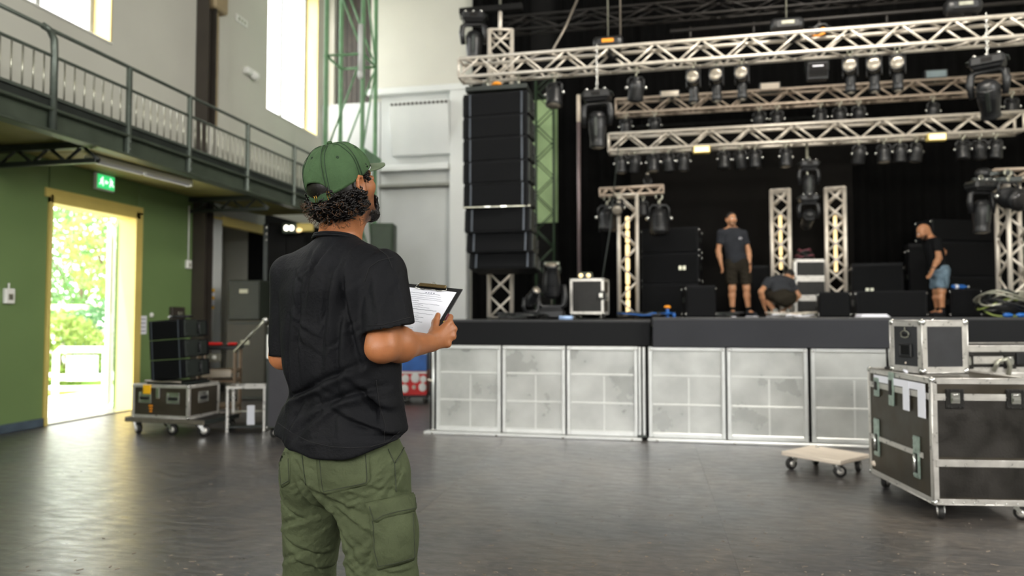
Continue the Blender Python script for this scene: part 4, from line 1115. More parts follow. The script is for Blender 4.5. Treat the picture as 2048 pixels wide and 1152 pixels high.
for i in range(8):
    z0_, z1_ = atY(990, bounds[i + 1], ya).z, atY(990, bounds[i], ya).z
    yoff += (0, 0, 0, .0, .01, .03, .04, .05)[i]
    cx_ = (pa.x + pb.x) / 2 + (0, 0, .004, .006, .010, .020, .036, .056)[i]
    array_speaker('black line array speaker, %s of the eight hanging in a column' % ordn[i] if i in (0, 7) else 'black line array speaker, %s from the top of the hanging column' % ordn[i],
                  TR(cx_, ya + .25 + yoff, (z0_ + z1_) / 2) @ RZ(R(-3)) @ RX(ang[i]), aw, .46, round((z1_ - z0_) * .985, 3), 'speakers of the hanging line array')
# bright joint bar between fifth and sixth cabinets
zj = atY(990, 413, ya).z
t = thing('joint_bar', 'thin bright metal bar between the fourth and fifth line array speakers', 'bar', ((pa.x + pb.x) / 2 + .01, ya + .02, zj))
MB().box((0, 0, 0), (aw * 1.04, .03, .018), bev=.003).build('bar', M['galv'], t)
for x in (-.12, .1): MB().box((x, -.012, 0), (.09, .02, .026), bev=.005).build('pin', M['chrome'], t)

# ---------------------------------------------------------------- fixtures
def clampmesh():
    q = MB(); q.path([(.03 * math.cos(a) , 0, .03 * math.sin(a)) for a in np.linspace(-.5 * PI, 1.2 * PI, 10)], .008, 6); q.tube((0, 0, -.03), (0, 0, -.07), .012, 8); return q.mesh('clamp', M['galv'])
def hung_spot(p, label, s=1.0, group=None, pan=0.0, tilt=0.35, bright=False, m=None):
    """small spot: clamp, drop rod, yoke, barrel, lens; p = clamp point"""
    t = thing('spotlight', label, 'spotlight', tuple(p), pan, group)
    ob('clamp', cached('clampm', clampmesh), t)
    def yk():
        q = MB(); q.path([(-.085, 0, -.20), (-.085, 0, -.10), (-.06, 0, -.075), (.06, 0, -.075), (.085, 0, -.10), (.085, 0, -.20)], .012, 6); return q.mesh('yoke', M['black'])
    o = ob('yoke', cached('yokem', yk), t)
    def bd():
        q = MB(); q.lathe([(.025, .10), (.06, .085), (.078, .03), (.082, -.05), (.088, -.10), (.09, -.125)], 16); q.ell((0, 0, .10), (.035, .035, .03), 10, 5)
        for k in range(4): q.lathe([(.084, .02 - .025 * k), (.086, .015 - .025 * k), (.084, .010 - .025 * k)], 16)
        return q.mesh('barrel', M['black'])
    Mx = TR(0, 0, -.20) @ RX(tilt)
    b_ = ob('barrel', cached('barrelm', bd), t, Mx=Mx)
    ob('lens', cached('lensm%d' % bright, lambda: MB().ell((0, 0, -.122), (.076, .076, .028), 16, 8).mesh('lens', M['lens'] if bright else M['lensd'])), b_)
    for k in (-1, 1): ob('tilt_knob', cached('tknob', lambda: MB().lathe([(.022, 0), (.022, .02), (.012, .03)], 10, RY(PI / 2)).mesh('tilt_knob', M['chrome'])), t, Mx=TR(k * .09, 0, -.19) @ Matrix.Diagonal((k, 1, 1, 1)))
    t.scale = (s, s, s)
    return t
def par_lamp(p, label, group=None, pan=0.0, s=1.0):
    """compact wash lamp: hook, body with round pale lens facing the hall, second body hanging under it"""
    t = thing('wash_light', label, 'spotlight', tuple(p), pan, group)
    ob('clamp', cached('clampm', clampmesh), t)
    def yk():
        q = MB(); q.box((0, .02, -.085), (.15, .10, .03), bev=.008); q.box((-.085, .02, -.20), (.018, .08, .24), bev=.006); q.box((.085, .02, -.20), (.018, .08, .24), bev=.006); return q.mesh('yoke', M['black'])
    ob('yoke', cached('pyoke', yk), t)
    def hd():
        q = MB(); q.lathe([(.05, -.13), (.07, -.11), (.078, 0), (.088, .06), (.09, .085)], 18, RX(PI / 2)); return q.mesh('head', M['black'])
    h = ob('head', cached('phead', hd), t, (0, 0, -.20))
    ob('lens', cached('plens', lambda: MB().ell((0, -.085, 0), (.080, .018, .080), 20, 8).mesh('lens', M['lens'])), h)
    ob('lens_ring', cached('pring', lambda: MB().path([(.083 * math.cos(a), -.088, .083 * math.sin(a)) for a in np.linspace(0, 2 * PI, 20)[:-1]], .009, 6, closed=True).mesh('lens_ring', M['black'])), h)
    def tail():
        q = MB(); q.lathe([(.055, 0), (.062, -.03), (.058, -.12), (.07, -.19), (.06, -.22)], 14); q.box((0, -.055, -.10), (.05, .03, .10), bev=.01); return q.mesh('lower_body', M['black'])
    b_ = ob('lower_body', cached('ptail', tail), t, (0, .02, -.31))
    ob('lower_lens', cached('ptl', lambda: MB().ell((0, -.01, -.225), (.045, .045, .02), 12, 6).mesh('lower_lens', M['lens'])), b_)
    t.scale = (s, s, s)
    return t
def moving_head(p, label, s=1.0, pan=0.0, tilt=0.0, hang=.0, upright=False, chain=True, cat='spotlight', lit=False):
    """base box, yoke, barrel head; p is the top of the base when hanging, the floor point when upright"""
    t = thing('moving_head', label, cat, tuple(p), pan)
    F_ = RX(PI) if upright else Matrix.Identity(4)
    root_z = 0
    def P(nm, key, fn, m, Mx=None, par=None):
        me = cached(('mh', key), lambda: fn().mesh(nm, m)); return ob(nm, me, par or t, Mx=(Mx if Mx is not None else (F_ if par is None else Matrix.Identity(4))))
    def base():
        q = MB(); q.box((0, 0, -.07), (.36, .28, .13), bev=.03); q.box((0, 0, -.13), (.30, .22, .05), bev=.015); return q
    b_ = P('base', 'base', base, M['black'])
    P('display', 'disp', lambda: MB().box((0, -.143, -.065), (.11, .008, .05), bev=.003), M['lensd'], par=b_)
    for k in (-1, 1):
        ob('side_handle', cached(('mhh', k), lambda: MB().path([(k * .18, -.08, -.04), (k * .205, -.08, -.05), (k * .205, .08, -.05), (k * .18, .08, -.04)], .01, 6).mesh('side_handle', M['steelb'])), b_)
    for k in (-1, 0, 1):
        ob('foot', cached('mhf', lambda: MB().ell((0, 0, 0), (.022, .022, .018), 10, 6).mesh('foot', M['chrome'])), b_, (k * .12, -.11, .0))
    def yoke():
        q = MB(); q.path([(-.165, 0, -.47), (-.185, 0, -.30), (-.17, 0, -.2), (-.12, 0, -.165), (.12, 0, -.165), (.17, 0, -.2), (.185, 0, -.30), (.165, 0, -.47)], [.035, .045, .042, .035, .035, .042, .045, .035], 10); return q
    y_ = P('yoke', 'yoke', yoke, M['black'])
    def head():
        q = MB(); q.lathe([(.06, .16), (.10, .13), (.125, .02), (.12, -.08), (.105, -.20), (.10, -.27), (.108, -.285), (.108, -.31), (.09, -.315)], 20)
        for k in range(5): q.lathe([(.122, .09 - k * .025), (.128, .085 - k * .025), (.122, .08 - k * .025)], 20)
        return q
    h = P('head', 'head', head, M['black'], F_ @ TR(0, 0, -.44) @ RX(tilt))
    P('lens', 'lens' + str(lit), lambda: MB().ell((0, 0, -.312), (.088, .088, .03), 18, 8), M['coolw'] if lit else M['lens'], par=h)
    P('head_strip', 'strip', lambda: MB().box((0, -.118, -.05), (.045, .02, .26), bev=.008), M['steelb'], par=h)
    if not chain and not upright: ob('clamp', cached('clampm', clampmesh), t, (0, 0, .05))
    if chain and not upright:
        n = math.ceil(hang / .046 * 1.02); 
        lk = cached('link', lambda: MB().path([(.012 * math.cos(a), 0, .030 * math.sin(a)) for a in np.linspace(0, 2 * PI, 11)[:-1]], .006, 5, closed=True).mesh('chain_link', M['chrome']))
        for k in range(n): ob('chain_link', lk, t, (0, 0, (.02 + k * .046) / s), (k % 2) * PI / 2)
        if n == 0:
            ob('clamp', cached('clampm', clampmesh), t, (0, 0, .07))
    t.scale = (s, s, s)
    return t
def box_lamp(p, label, w=.22, h=.10, m=None, face=None, pan=0.0, stem=0.0, hang=True):
    t = thing('flood_lamp', label, 'lamp', tuple(p), pan)
    MB().box((0, 0, 0), (w, .11, h), bev=.012).build('housing', m or M['steelb'], t)
    MB().box((0, -.057, 0), (w * .86, .008, h * .72), bev=.002).build('face', face or M['lens'], t)
    q = MB(); sg_ = 1 if hang else -1
    q.path([(-w / 2 - .012, 0, 0), (-w / 2 - .012, 0, sg_ * (h / 2 + .03)), (w / 2 + .012, 0, sg_ * (h / 2 + .03)), (w / 2 + .012, 0, 0)], .008, 6); q.build('bracket', M['steelb'], t)
    if stem: MB().tube((0, 0, sg_ * (h / 2 + .03)), (0, 0, sg_ * (h / 2 + .03 + stem)), .012, 6).build('stem', M['galv'], t)
    return t
F1 = YT1 - .13; zlow1 = ZT1 - .13
# big chained moving head in front of the mid opening
p = atY(1193, 178, F1 - .12); moving_head((p.x, F1 - .015, p.z), 'big black moving head hanging on a chain right of the line array', 1.0, -YAW * .5, .12, hang=max(0, ZT1 + .16 - p.z))
p = atY(1983, 108, F1 - .12); moving_head((p.x, F1 - .015, p.z), 'big black moving head hanging on a chain from the right end of the front truss', 1.02, -.5, .75, hang=max(0, ZT1 + .2 - p.z))
# six pale-lens wash lights under the front truss
pl = [(1387, 156), (1433, 152), (1484, 148), (1701, 133), (1749, 131), (1796, 128)]
lb = ['left one of the left trio', 'middle one of the left trio', 'right one of the left trio', 'left one of the right trio', 'middle one of the right trio', 'right one of the right trio']
for (px, py), l_ in zip(pl, lb):
    p = atY(px, py, YT1); par_lamp((p.x, YT1 + .02, p.z + .20), 'black wash light with pale lens on the front truss, ' + l_, 'pale-lens wash lights under the front truss', YAW * -.3 - (px - 1024) / 2600)
p = atY(1272, 160, YT1); hung_spot((p.x, YT1, zlow1 - .03), 'black spotlight with a pale reflector under the front truss, right of the chained moving head', 1.25, None, .2, .5, True)
p = atY(1109, 170, YT1); hung_spot((p.x, YT1, zlow1 - .03), 'dark spotlight tucked right beside the top of the line array', 1.3, None, -.3, -.15, True)
p = atY(1628, 152, YT1 + .3); t = box_lamp((p.x, YT1 + .13, p.z), 'square black flood lamp with white lettering under the front truss', .26, .24, M['black'], M['lensd'], 0, max(.02, zlow1 - p.z - .15))
MB().box((0, -.064, .055), (.13, .004, .016)).build('printed_mark', M['paper'], t)
p = atY(1545, 163, YT2 - .4); box_lamp((p.x, YT2 - .1, p.z), 'wide flat flood lamp with a pale strip standing on the middle truss', .36, .15, M['black'], M['wood'], 0, max(.02, p.z - .075 - ZT2 - .16), hang=False)
p = atY(1340, 186, YT2 - .2); box_lamp((p.x, YT2 - .1, p.z), 'twin-lens flood lamp standing at the left part of the middle truss', .36, .14, M['black'], M['lens'], 0, max(.02, p.z - .07 - ZT2 - .16), hang=False)
p = atY(1875, 146, YT2 - .2); box_lamp((p.x, YT2 - .1, p.z), 'flood lamp with a bluish glass face standing at the right part of the middle truss', .36, .16, M['black'], mat('bluish_glass', '9fb0b6', .1, .4), 0, max(.02, p.z - .08 - ZT2 - .16), hang=False)
# spots under the middle truss
mids = [1252, 1309, 1516, 1551, 1637, 1675, 1713, 1860, 1976, 2016]
for i, px in enumerate(mids):
    p = atY(px, 215, YT2); hung_spot((p.x, YT2 - .13, ZT2 - .16), 'small black spotlight under the middle truss, %s from the left' % ORD[i], 1.2, 'small spotlights under the middle truss', .3 * math.sin(i * 2.1), .25 + .2 * math.sin(i * 1.3), i % 3 == 0)
lows = [1243, 1269, 1306, 1336, 1366, 1446, 1478, 1507, 1568, 1713, 1762, 1794, 1826, 1918, 1951, 1983]
for i, px in enumerate(lows):
    p = atY(px, 300, YT3); hung_spot((p.x, YT3 - .14, ZT3 - .16), 'small black spotlight under the lowest truss, %s from the left' % ORD[i], 1.12, 'small spotlights under the lowest truss', .4 * math.sin(i * 1.7), .2 + .25 * math.sin(i * 2.3), i % 2 == 0)
for px, py, l_ in ((1403, 300, 'amber lit flood lamp under the left half of the lowest truss'), (1872, 275, 'amber lit flood lamp under the right half of the lowest truss')):
    p = atY(px, py, YT3 - .15); box_lamp((p.x, YT3 - .15, p.z), l_, .27, .12, M['yellow'], M['warm'], 0, max(.01, ZT3 - .14 - p.z - .09))
# two moving heads on a drop pole in front of the backdrop
p = atY(1617, 322, 11.9); moving_head((p.x, 11.9, p.z), 'upper one of two moving heads on the drop pole above the crouching man', .80, 0, .0, 0.0, chain=False)
zz = ZT3 - .14
p2 = atY(1617, 390, 11.9); moving_head((p2.x, 11.9, p2.z), 'lower one of two moving heads on the drop pole, yoke tipped forward', .80, 0, 1.1, 0.0, chain=False)
t = thing('drop_pole', 'thin black drop pole carrying two moving heads under the lowest truss', 'pole', (p.x, 12.0, p2.z))
MB().tube((0, 0, -.1), (0, 0, zz - p2.z), .02, 8).build('pole', M['galv'], t)
for z in (0.02, p.z - p2.z + .02): MB().box((0, -.05, z), (.06, .14, .05), bev=.008).build('bracket', M['steelb'], t)
# hoists and cables above the front truss
def hoist(px, py, label, amber=False, Y=YT1):
    p = atY(px, py, Y); z = max(p.z, ZT1 + .20)
    t = thing('chain_hoist', label, 'hoist', (p.x, Y, z))
    MB().box((0, 0, .0), (.34, .20, .15), bev=.035).build('motor', M['black'], t)
    MB().lathe([(.07, -.2), (.10, -.17), (.10, .17), (.07, .2)], 16, RY(PI / 2)).build('drum', M['black'], t)
    MB().box((0, -.105, .01), (.16, .012, .05), bev=.004).build('name_plate', M['orange'] if amber else M['galv'], t)
    MB().tube((0, 0, .07), (0, 0, 9.1 - z), .010, 6).build('lift_chain', M['galv'], t)
    MB().tube((0, 0, -.05), (0, 0, ZT1 - z + .1), .012, 6).build('hook', M['chrome'], t)
    MB().path([(.12, 0, -.07), (.15, .02, -.16), (.06, .02, -.20), (.0, .0, -.13)], .03, 8).build('chain_bag', M['matte'], t)
    return t
hoist(1216, 88, 'chain hoist with an amber plate on the front truss, right of the line array', True)
hoist(1573, 52, 'black chain hoist on the middle of the front truss')
hoist(1925, 15, 'large dark chain hoist on the right part of the front truss')
p = atY(1640, 68, YT1)
t = thing('cable_coil', 'amber and black cable bundle lying on the front truss beside the middle hoist', 'cable', (p.x, YT1, ZT1 + .15))
for k, mm in enumerate((M['orange'], M['black'], M['black'])):
    MB().path([(.13 * math.cos(a * .8 + k), .07 * math.sin(a * .8 + k), .03 + .03 * k + .02 * math.sin(a * 2.3)) for a in np.linspace(0, 12, 36)], .012, 6).build('coil', mm, t)
a, b_ = at(1152, 0, 9.9), at(1104, 104, 9.6)
t = thing('cable', 'grey flat cable slanting up from the front truss right of the tower', 'cable', tuple(b_))
MB().path([(0, 0, 0), tuple((a - b_) * .5 + Vector((.02, 0, -.02))), tuple((a - b_) * 1.6)], .018, 6).build('cable', M['alud'], t)
a = atY(1241, 98, YT1)
t = thing('steel_cable', 'vertical steel cable holding the front truss beside the amber-plated hoist', 'cable', (a.x, YT1, ZT1 + .1)); MB().tube((0, 0, 0), (0, 0, 9.1 - ZT1 - .1), .012, 6).build('cable', M['alud'], t)
MB().ell((0, 0, .12), (.04, .04, .06), 10, 6).build('shackle', M['chrome'], t)
# fixture and bracket at the top left of the tower
p = atY(945, 22, 9.9)
t = moving_head((p.x + .02, 9.9, p.z - .05), 'black moving head hanging high at the left of the truss tower', .95, .2, .1, 0, chain=False)
t2 = thing('outrigger', 'black outrigger bar at the top of the truss tower', 'bar', (p.x, 9.9, p.z))
q = MB(); q.box((.28, 0, .0), (.95, .10, .09), bev=.01); q.build('bar', M['matte'], t2)
MB().tube((.42, 0, -.02), (.42, 0, -.4), .03, 8).build('stem', TA, t2); MB().tube((.42, 0, 0), (.42, 0, 1.5), .02, 8).build('hanger', M['galv'], t2)
MB().box((.25, 0, .28), (.8, .08, .07), bev=.01).build('bar', M['wood'], t2)
# ================================================================ gear standing on the stage
def sbox(px0, px1, py0, d, rzc, z=DK, py1=None):
    """front face of a box seen from px0 to px1; returns (origin of front-left-bottom corner, width, height, rz)"""
    u0, _ = ray(px0, 500); u1, _ = ray(px1, 500)
    c, s = math.cos(rzc), math.sin(rzc)
    w = (u1 * d - u0 * d) / (c - u1 * s)
    h = at(px0, py0, d).z - z
    return c2w(u0 * d, d, z), w, h, YAW + rzc
def speaker_box(label, px0, px1, py0, d, dep, rzc=0.0, z=DK, group=None, logo=False, name='stage_speaker', cat='speaker', m=None, grille=True, handles=True):
    p, w, h, rz = sbox(px0, px1, py0, d, rzc, z)
    cx = p + off(rz, w / 2, dep / 2)
    t = thing(name, label, cat, (cx.x, cx.y, z), rz, group)
    MB().box((0, 0, h / 2), (w, dep, h), bev=.012).build('cabinet', m or M['spk'], t)
    if grille: MB().box((0, -dep / 2 - .008, h / 2), (w * .95, .016, h * .9), bev=.006).build('grille', M['grille'], t)
    if handles:
        for s_ in (-1, 1):
            ob('side_handle', MB().box((0, -.006, 0), (.16, .014, .09), bev=.006).mesh('side_handle', M['steelb']), t, Mx=on_face('right' if s_ > 0 else 'left', w, dep, 0, h * .55))
            for y in (-.42, .42):
                for zz in (.1, .9): MB().ell((s_ * w / 2, y * dep, zz * h), (.02, .02, .02), 8, 5).build('corner_bolt', M['chrome'], t)
    if logo:
        for k in (-1, 1): MB().box((w * logo + k * .035, -dep / 2 - .018, h * .5), (.05, .006, .07), bev=.004).build('badge', M['galv'], t)
    return t, w, h
A1 = R(-20)
t, w_, h3 = speaker_box('black bass speaker, lowest of the big stack left of the standing man', 1283, 1397, 568, 12.3, .75, A1, group='left bass speaker stack')
z_ = DK + h3 + .004
t, w_, h2 = speaker_box('black bass speaker with a small badge, middle of the stack left of the standing man', 1283, 1397, 508, 12.3, .75, A1, z=z_, logo=.22, group='left bass speaker stack')
speaker_box('black bass speaker, topmost of the big stack left of the standing man', 1283, 1397, 458, 12.3, .75, A1, z=z_ + h2 + .004, group='left bass speaker stack')
speaker_box('small dark speaker box with a blank face, before the stack beside the standing man', 1372, 1431, 571, 10.9, .45, R(-4))
speaker_box('dark upright speaker partly hidden behind the standing man', 1500, 1548, 531, 12.6, .4, R(-16), name='upright_speaker')
speaker_box('small low speaker box right of the crouching man, under the right twin tower', 1636, 1698, 584, 10.8, .38, R(-18))
speaker_box('black speaker with a small badge, behind the long low one', 1703, 1806, 527, 11.7, .40, R(-20), logo=-.16)
speaker_box('long low black speaker lying in front of the badge speaker', 1711, 1852, 582, 10.8, .40, R(-14))
speaker_box('narrow upright speaker just left of the bald man', 1817, 1864, 487, 11.75, .30, R(-18), name='upright_speaker')
t, w_, h3 = speaker_box('black bass speaker, lowest of the stack behind the bald man', 1866, 1990, 552, 11.95, .42, R(10), group='right bass speaker stack')
t, w_, h2 = speaker_box('large black bass speaker, middle of the stack behind the bald man', 1866, 1990, 482, 11.95, .42, R(10), z=DK + h3 + .004, group='right bass speaker stack')
speaker_box('black bass speaker, topmost of the stack behind the bald man', 1866, 1990, 438, 11.95, .42, R(10), z=DK + h3 + h2 + .008, group='right bass speaker stack')
t, w_, hb = speaker_box('low black speaker box with a blue bottle on it, right of the bald man', 1899, 1960, 578, 10.9, .36, R(-16))
p = t.location
b_ = thing('bottle', 'blue water bottle lying on the low box right of the bald man', 'bottle', (p.x - .05, p.y - .05, DK + hb + .038), YAW)
MB().lathe([(.012, -.13), (.034, -.115), (.036, -.02), (.033, 0), (.036, .02), (.036, .06), (.016, .10), (.014, .125)], 14, RY(PI / 2)).build('body', M['blue'], b_)
MB().lathe([(.017, .12), (.017, .145)], 12, RY(PI / 2)).build('cap', M['white'], b_); MB().lathe([(.0375, -.08), (.0375, -.03)], 14, RY(PI / 2)).build('label_band', M['paper'], b_)
# flight case on stage
p, w, h, rz = sbox(1140, 1207, 558, 9.9, R(-16), DKL)
c_ = p + off(rz, w / 2, .24)
ch = caster_h(.032)
t = flight_case('flight_case', 'black flight case with bright edges standing on stage left of the crossbar tower', 'case', (c_.x, c_.y, DKL), rz, w, .48, h - ch, .035, .032, M['case'], None, (('front', w * .42, .26),), (('right', 0, .24),))
zt_ = DKL + h
p = at(1157, 549, 10.0); lx = box_lamp((c_.x - .06, c_.y - .02, zt_ + .055), 'small twin-bulb lamp standing on the stage flight case', .20, .10, M['steelg'], M['steelb'], rz, hang=False)
for k in (-1, 1): MB().ell((k * .055, -.062, .0), (.032, .012, .032), 12, 6).build('bulb', M['warm'], lx)
# floor moving light left of that case, with a lit flood on it
p = at(1103, 636, 9.7)
moving_head((p.x, p.y, DKL), 'black moving head standing on the stage floor left of the flight case', 1.02, YAW - .1, .35, upright=True)
p = at(1103, 533, 10.2); l2 = box_lamp((p.x, p.y, p.z), 'lit pale flood lamp on a stand above the floor moving head', .24, .14, M['steelg'], M['galv'], YAW, hang=False, stem=max(.05, p.z - DKL - .1 - .02))
MB().ell((0, -.062, 0), (.085, .012, .03), 14, 6).build('lit_bulb', M['coolw'], l2); 
MB().lathe([(.11, 0), (.11, .012), (.03, .03)], 14, TR(0, 0, DKL - p.z)).build('foot', M['steelb'], l2)
p = at(1062, 636, 9.5)
moving_head((p.x, p.y, DKL), 'squat black lamp on the stage floor right of the tower foot', .62, YAW + .5, .9, upright=True)
# crossbar on tower with lamps
xa, xb = atY(1198, 384, 11.62), atY(1327, 380, 11.62)
t = thing('crossbar', 'short crossbar truss on top of the truss tower left of the bass stack', 'truss', (0, 0, 0)); bpy.data.objects.remove(t)
truss('crossbar', 'short lamp crossbar on top of the truss tower left of the bass stack', (xa.x, 11.8, tz2 + .07), (xb.x, 11.8, tz2 + .09), .12, TD, .02, .16)
for px, l_, s_ in ((1214, 'pale-bodied spotlight under the left end of the tower crossbar', 1.7), (1286, 'dark spotlight under the right part of the tower crossbar', .95), (1318, 'long dark spotlight at the right end of the tower crossbar', 1.9)):
    q = atY(px, 390, 11.8); hung_spot((q.x, 11.8, tz2 - .03), l_, s_, None, .2, -.1, px == 1212)
q = atY(1228, 400, 11.5); hung_spot((q.x + .05, 11.56, tz2 - .02), 'round pale lamp facing the hall in front of the crossbar tower', 1.1, None, 0, -1.2, True)
q = atY(1295, 372, 11.8); u_ = moving_head((q.x, 11.8, tz2 + .14), 'small dark lamp sitting on top of the tower crossbar', .32, 0, .8, upright=True)
# right tower fixtures
xa, xb = atY(1950, 388, 10.9), atY(2048, 348, 11.0)
ztr = atY(2030, 360, 11.0).z
truss('crossbar', 'lamp crossbar on top of the thick truss tower at the right edge', (atY(1985, 350, 11.0).x, 11.0, ztr + .08), (atY(2048, 350, 11.0).x + .5, 11.0, ztr + .08), .13, TD, .022, .16)
q = atY(1955, 360, 10.8)
t = thing('outrigger', 'dark bracket arm reaching left from the thick right truss tower', 'bar', (q.x, 10.85, ztr - .02)); MB().box((.26, 0, 0), (.62, .08, .08), bev=.01).build('bar', M['steelb'], t); MB().ell((.1, 0, .1), (.12, .08, .08), 10, 6).build('cable_bundle', M['black'], t)
moving_head((q.x, 10.7, ztr - .05), 'black moving head hanging left of the thick right truss tower', .95, .3, .05, chain=False)
q = atY(2018, 382, 10.6); hung_spot((q.x, 10.62, q.z + .25), 'round black spotlight in front of the thick right truss tower', 1.7, None, .3, -1.25)
t = thing('lamp_bracket', 'short bracket holding the round spotlight on the right tower', 'bracket', (q.x, 10.7, q.z + .28)); MB().box((0, .03, 0), (.06, .2, .05), bev=.006).build('arm', M['steelb'], t); MB().box((0, .1, 0), (.3, .04, .06), bev=.006).build('plate', M['steelb'], t)
# silver rack cases behind the crouching man
p, w, h, rz = sbox(1588, 1655, 518, 12.1, R(-4)); c_ = p + off(rz, w / 2, .3)
hh_ = (h - .01) / 3
for i, n_ in enumerate(('lowest', 'middle', 'topmost')):
    flight_case('rack_case', '%s silver-edged rack case behind the crouching man' % n_, 'case', (c_.x, c_.y, DK + i * (hh_ + .003)), rz, w, .55, hh_, .05, 0, M['case'], group='silver rack cases behind the crouching man')
t = thing('cable_heap', 'heap of dark and reddish cables on the silver rack cases', 'cable', (c_.x - .02, c_.y - .08, DK + h + .01), rz)
rr_ = random.Random(3)
for k in range(5):
    MB().path([(.17 * math.cos(a + k) * (1 - .1 * k), .16 * math.sin(a * 1.02 + k) * (1 - .1 * k), .015 + .035 * k + .02 * math.sin(3 * a + k)) for a in np.linspace(0, 9, 34)], .014, 6).build('coil', [M['black'], mat('mauve_cable', '7a4550', .5), M['steelb']][k % 3], t)
# cables on the stage by the crouching man, odds and ends
def floor_cable(label, px, d, wx, wy, seed, m, n=70, r=.011, z=DK, turns=4, name='cable_pile', loops=3):
    p = at(px, 634, d); rr = random.Random(seed); t = thing(name, label, 'cable', (p.x, p.y, z), YAW)
    for q_ in range(loops):
        ph = rr.random() * 6; f1 = 1 + rr.random() * .6; f2 = 1.2 + rr.random() * .8
        pts = [(wx * math.sin(f1 * a + ph) * (.6 + .4 * math.sin(a * .37)), wy * math.sin(f2 * a + 2 * ph), r + .004 + q_ * r * 1.4 + .035 * abs(math.sin(a * 1.3 + ph))) for a in np.linspace(0, turns * PI, n)]
        MB().path(pts, r, 6).build('cable', m[q_ % len(m)], t)
    return t
floor_cable('pale tangled cables on the stage at the crouching man\'s hands', 1585, 11.15, .38, .16, 5, [M['paper'], M['galv'], M['wood']])
floor_cable('black cables lying beside the shoes of the standing man', 1440, 11.2, .35, .12, 6, [M['black'], M['steelb']])
floor_cable('dark cable tangle at the foot of the crossbar tower', 1290, 11.0, .45, .15, 7, [M['black'], M['blue'], M['steelb']])
floor_cable('black cables heaped at the foot of the tower behind the line array', 1045, 9.3, .35, .14, 8, [M['black'], M['steelb'], M['black']], z=DKL)
p = at(2012, 634, 9.5)
t = thing('cable_pile', 'big heap of green, black and blue cables at the right edge of the stage', 'cable', (p.x, p.y, DK), YAW)
MB().ell((0, 0, .13), (.34, .24, .16), 18, 10).build('core', M['matte'], t)
rr = random.Random(12)
for k in range(16):
    ph = rr.random() * 6; ra = .2 + .2 * rr.random(); zc_ = .06 + .4 * rr.random() * (1 - ra * 1.2)
    pts = [((ra + .03 * math.sin(3 * a + ph)) * math.cos(a) + .06 * math.sin(ph), (ra * .7) * math.sin(a), max(.015, zc_ + .07 * math.sin(2 * a + ph))) for a in np.linspace(ph, ph + 8.5, 40)]
    MB().path(pts, .012, 6).build('coil', [M['black'], mat('olive_cable', '6d7a38', .5), M['black'], M['galv'], M['black'], M['steelb']][k % 6], t)
for k in range(3): MB().ell((-.15 + .17 * k, -.25, .03), (.07, .04, .03), 10, 6).build('blue_plug', M['blue'], t)
p = at(1335, 634, 11.0)
t = thing('plug', 'blue post-shaped plug with an orange cap standing on the stage before the stack', 'plug', (p.x, p.y, DK), 0); MB().lathe([(.03, 0), (.026, .02), (.026, .13), (.02, .14)], 12).build('stem', M['blue'], t); MB().ell((0, 0, .16), (.055, .05, .03), 12, 6).build('cap', M['orange'], t)
p = at(1348, 634, 11.0)
t = thing('plug', 'small blue plug lying beside the orange-capped one', 'plug', (p.x, p.y, DK + .0), 0); MB().lathe([(.02, 0), (.026, .01), (.024, .06), (.012, .07)], 12).build('body', M['blue'], t); MB().tube((0, 0, .06), (.02, 0, .09), .008, 6).build('cable', M['black'], t)
p = at(1132, 638, 8.4)
t = thing('tape_roll', 'pale blue tape roll on the front edge of the stage', 'tape', (p.x, p.y, DKL), 0); MB().lathe([(.045, 0), (.085, 0), (.085, .045), (.045, .045), (.045, 0)], 20).build('roll', mat('pale_blue_tape', '9db8e0', .5), t); MB().lathe([(.036, .002), (.043, .002), (.043, .043), (.036, .043), (.036, .002)], 16).build('core', M['wood'], t)
p = at(1745, 634, 9.4)
t = thing('folded_cloth', 'thin pale folded sheet lying at the front of the stage before the long low speaker', 'cloth', (p.x, p.y, DK), YAW)
for k in range(3): MB().box((0, .01 * k, .008 + .014 * k), (.40 - .03 * k, .16, .013), bev=.005).build('fold', M['paper'], t)

# ================================================================ foreground right: big flight case, small case on it
def cam_off(rzc, x, y): return (x * math.cos(rzc) - y * math.sin(rzc), x * math.sin(rzc) + y * math.cos(rzc))
RB = R(-4.3); WB, DB, HB = .62, .94, .80
ox, oy = cam_off(RB, WB / 2, DB / 2)
cpos = c2w(2.70 + ox, 4.53 + oy, 0)
ZB = caster_h(.045)
t = flight_case('flight_case', 'big scuffed black flight case on castors in the right foreground', 'case', (cpos.x, cpos.y, 0), YAW + RB, WB, DB, HB, .034, .045, M['caseb'], .682, (('front', -.17, .672), ('front', .20, .672)), (), rails=())
big = t
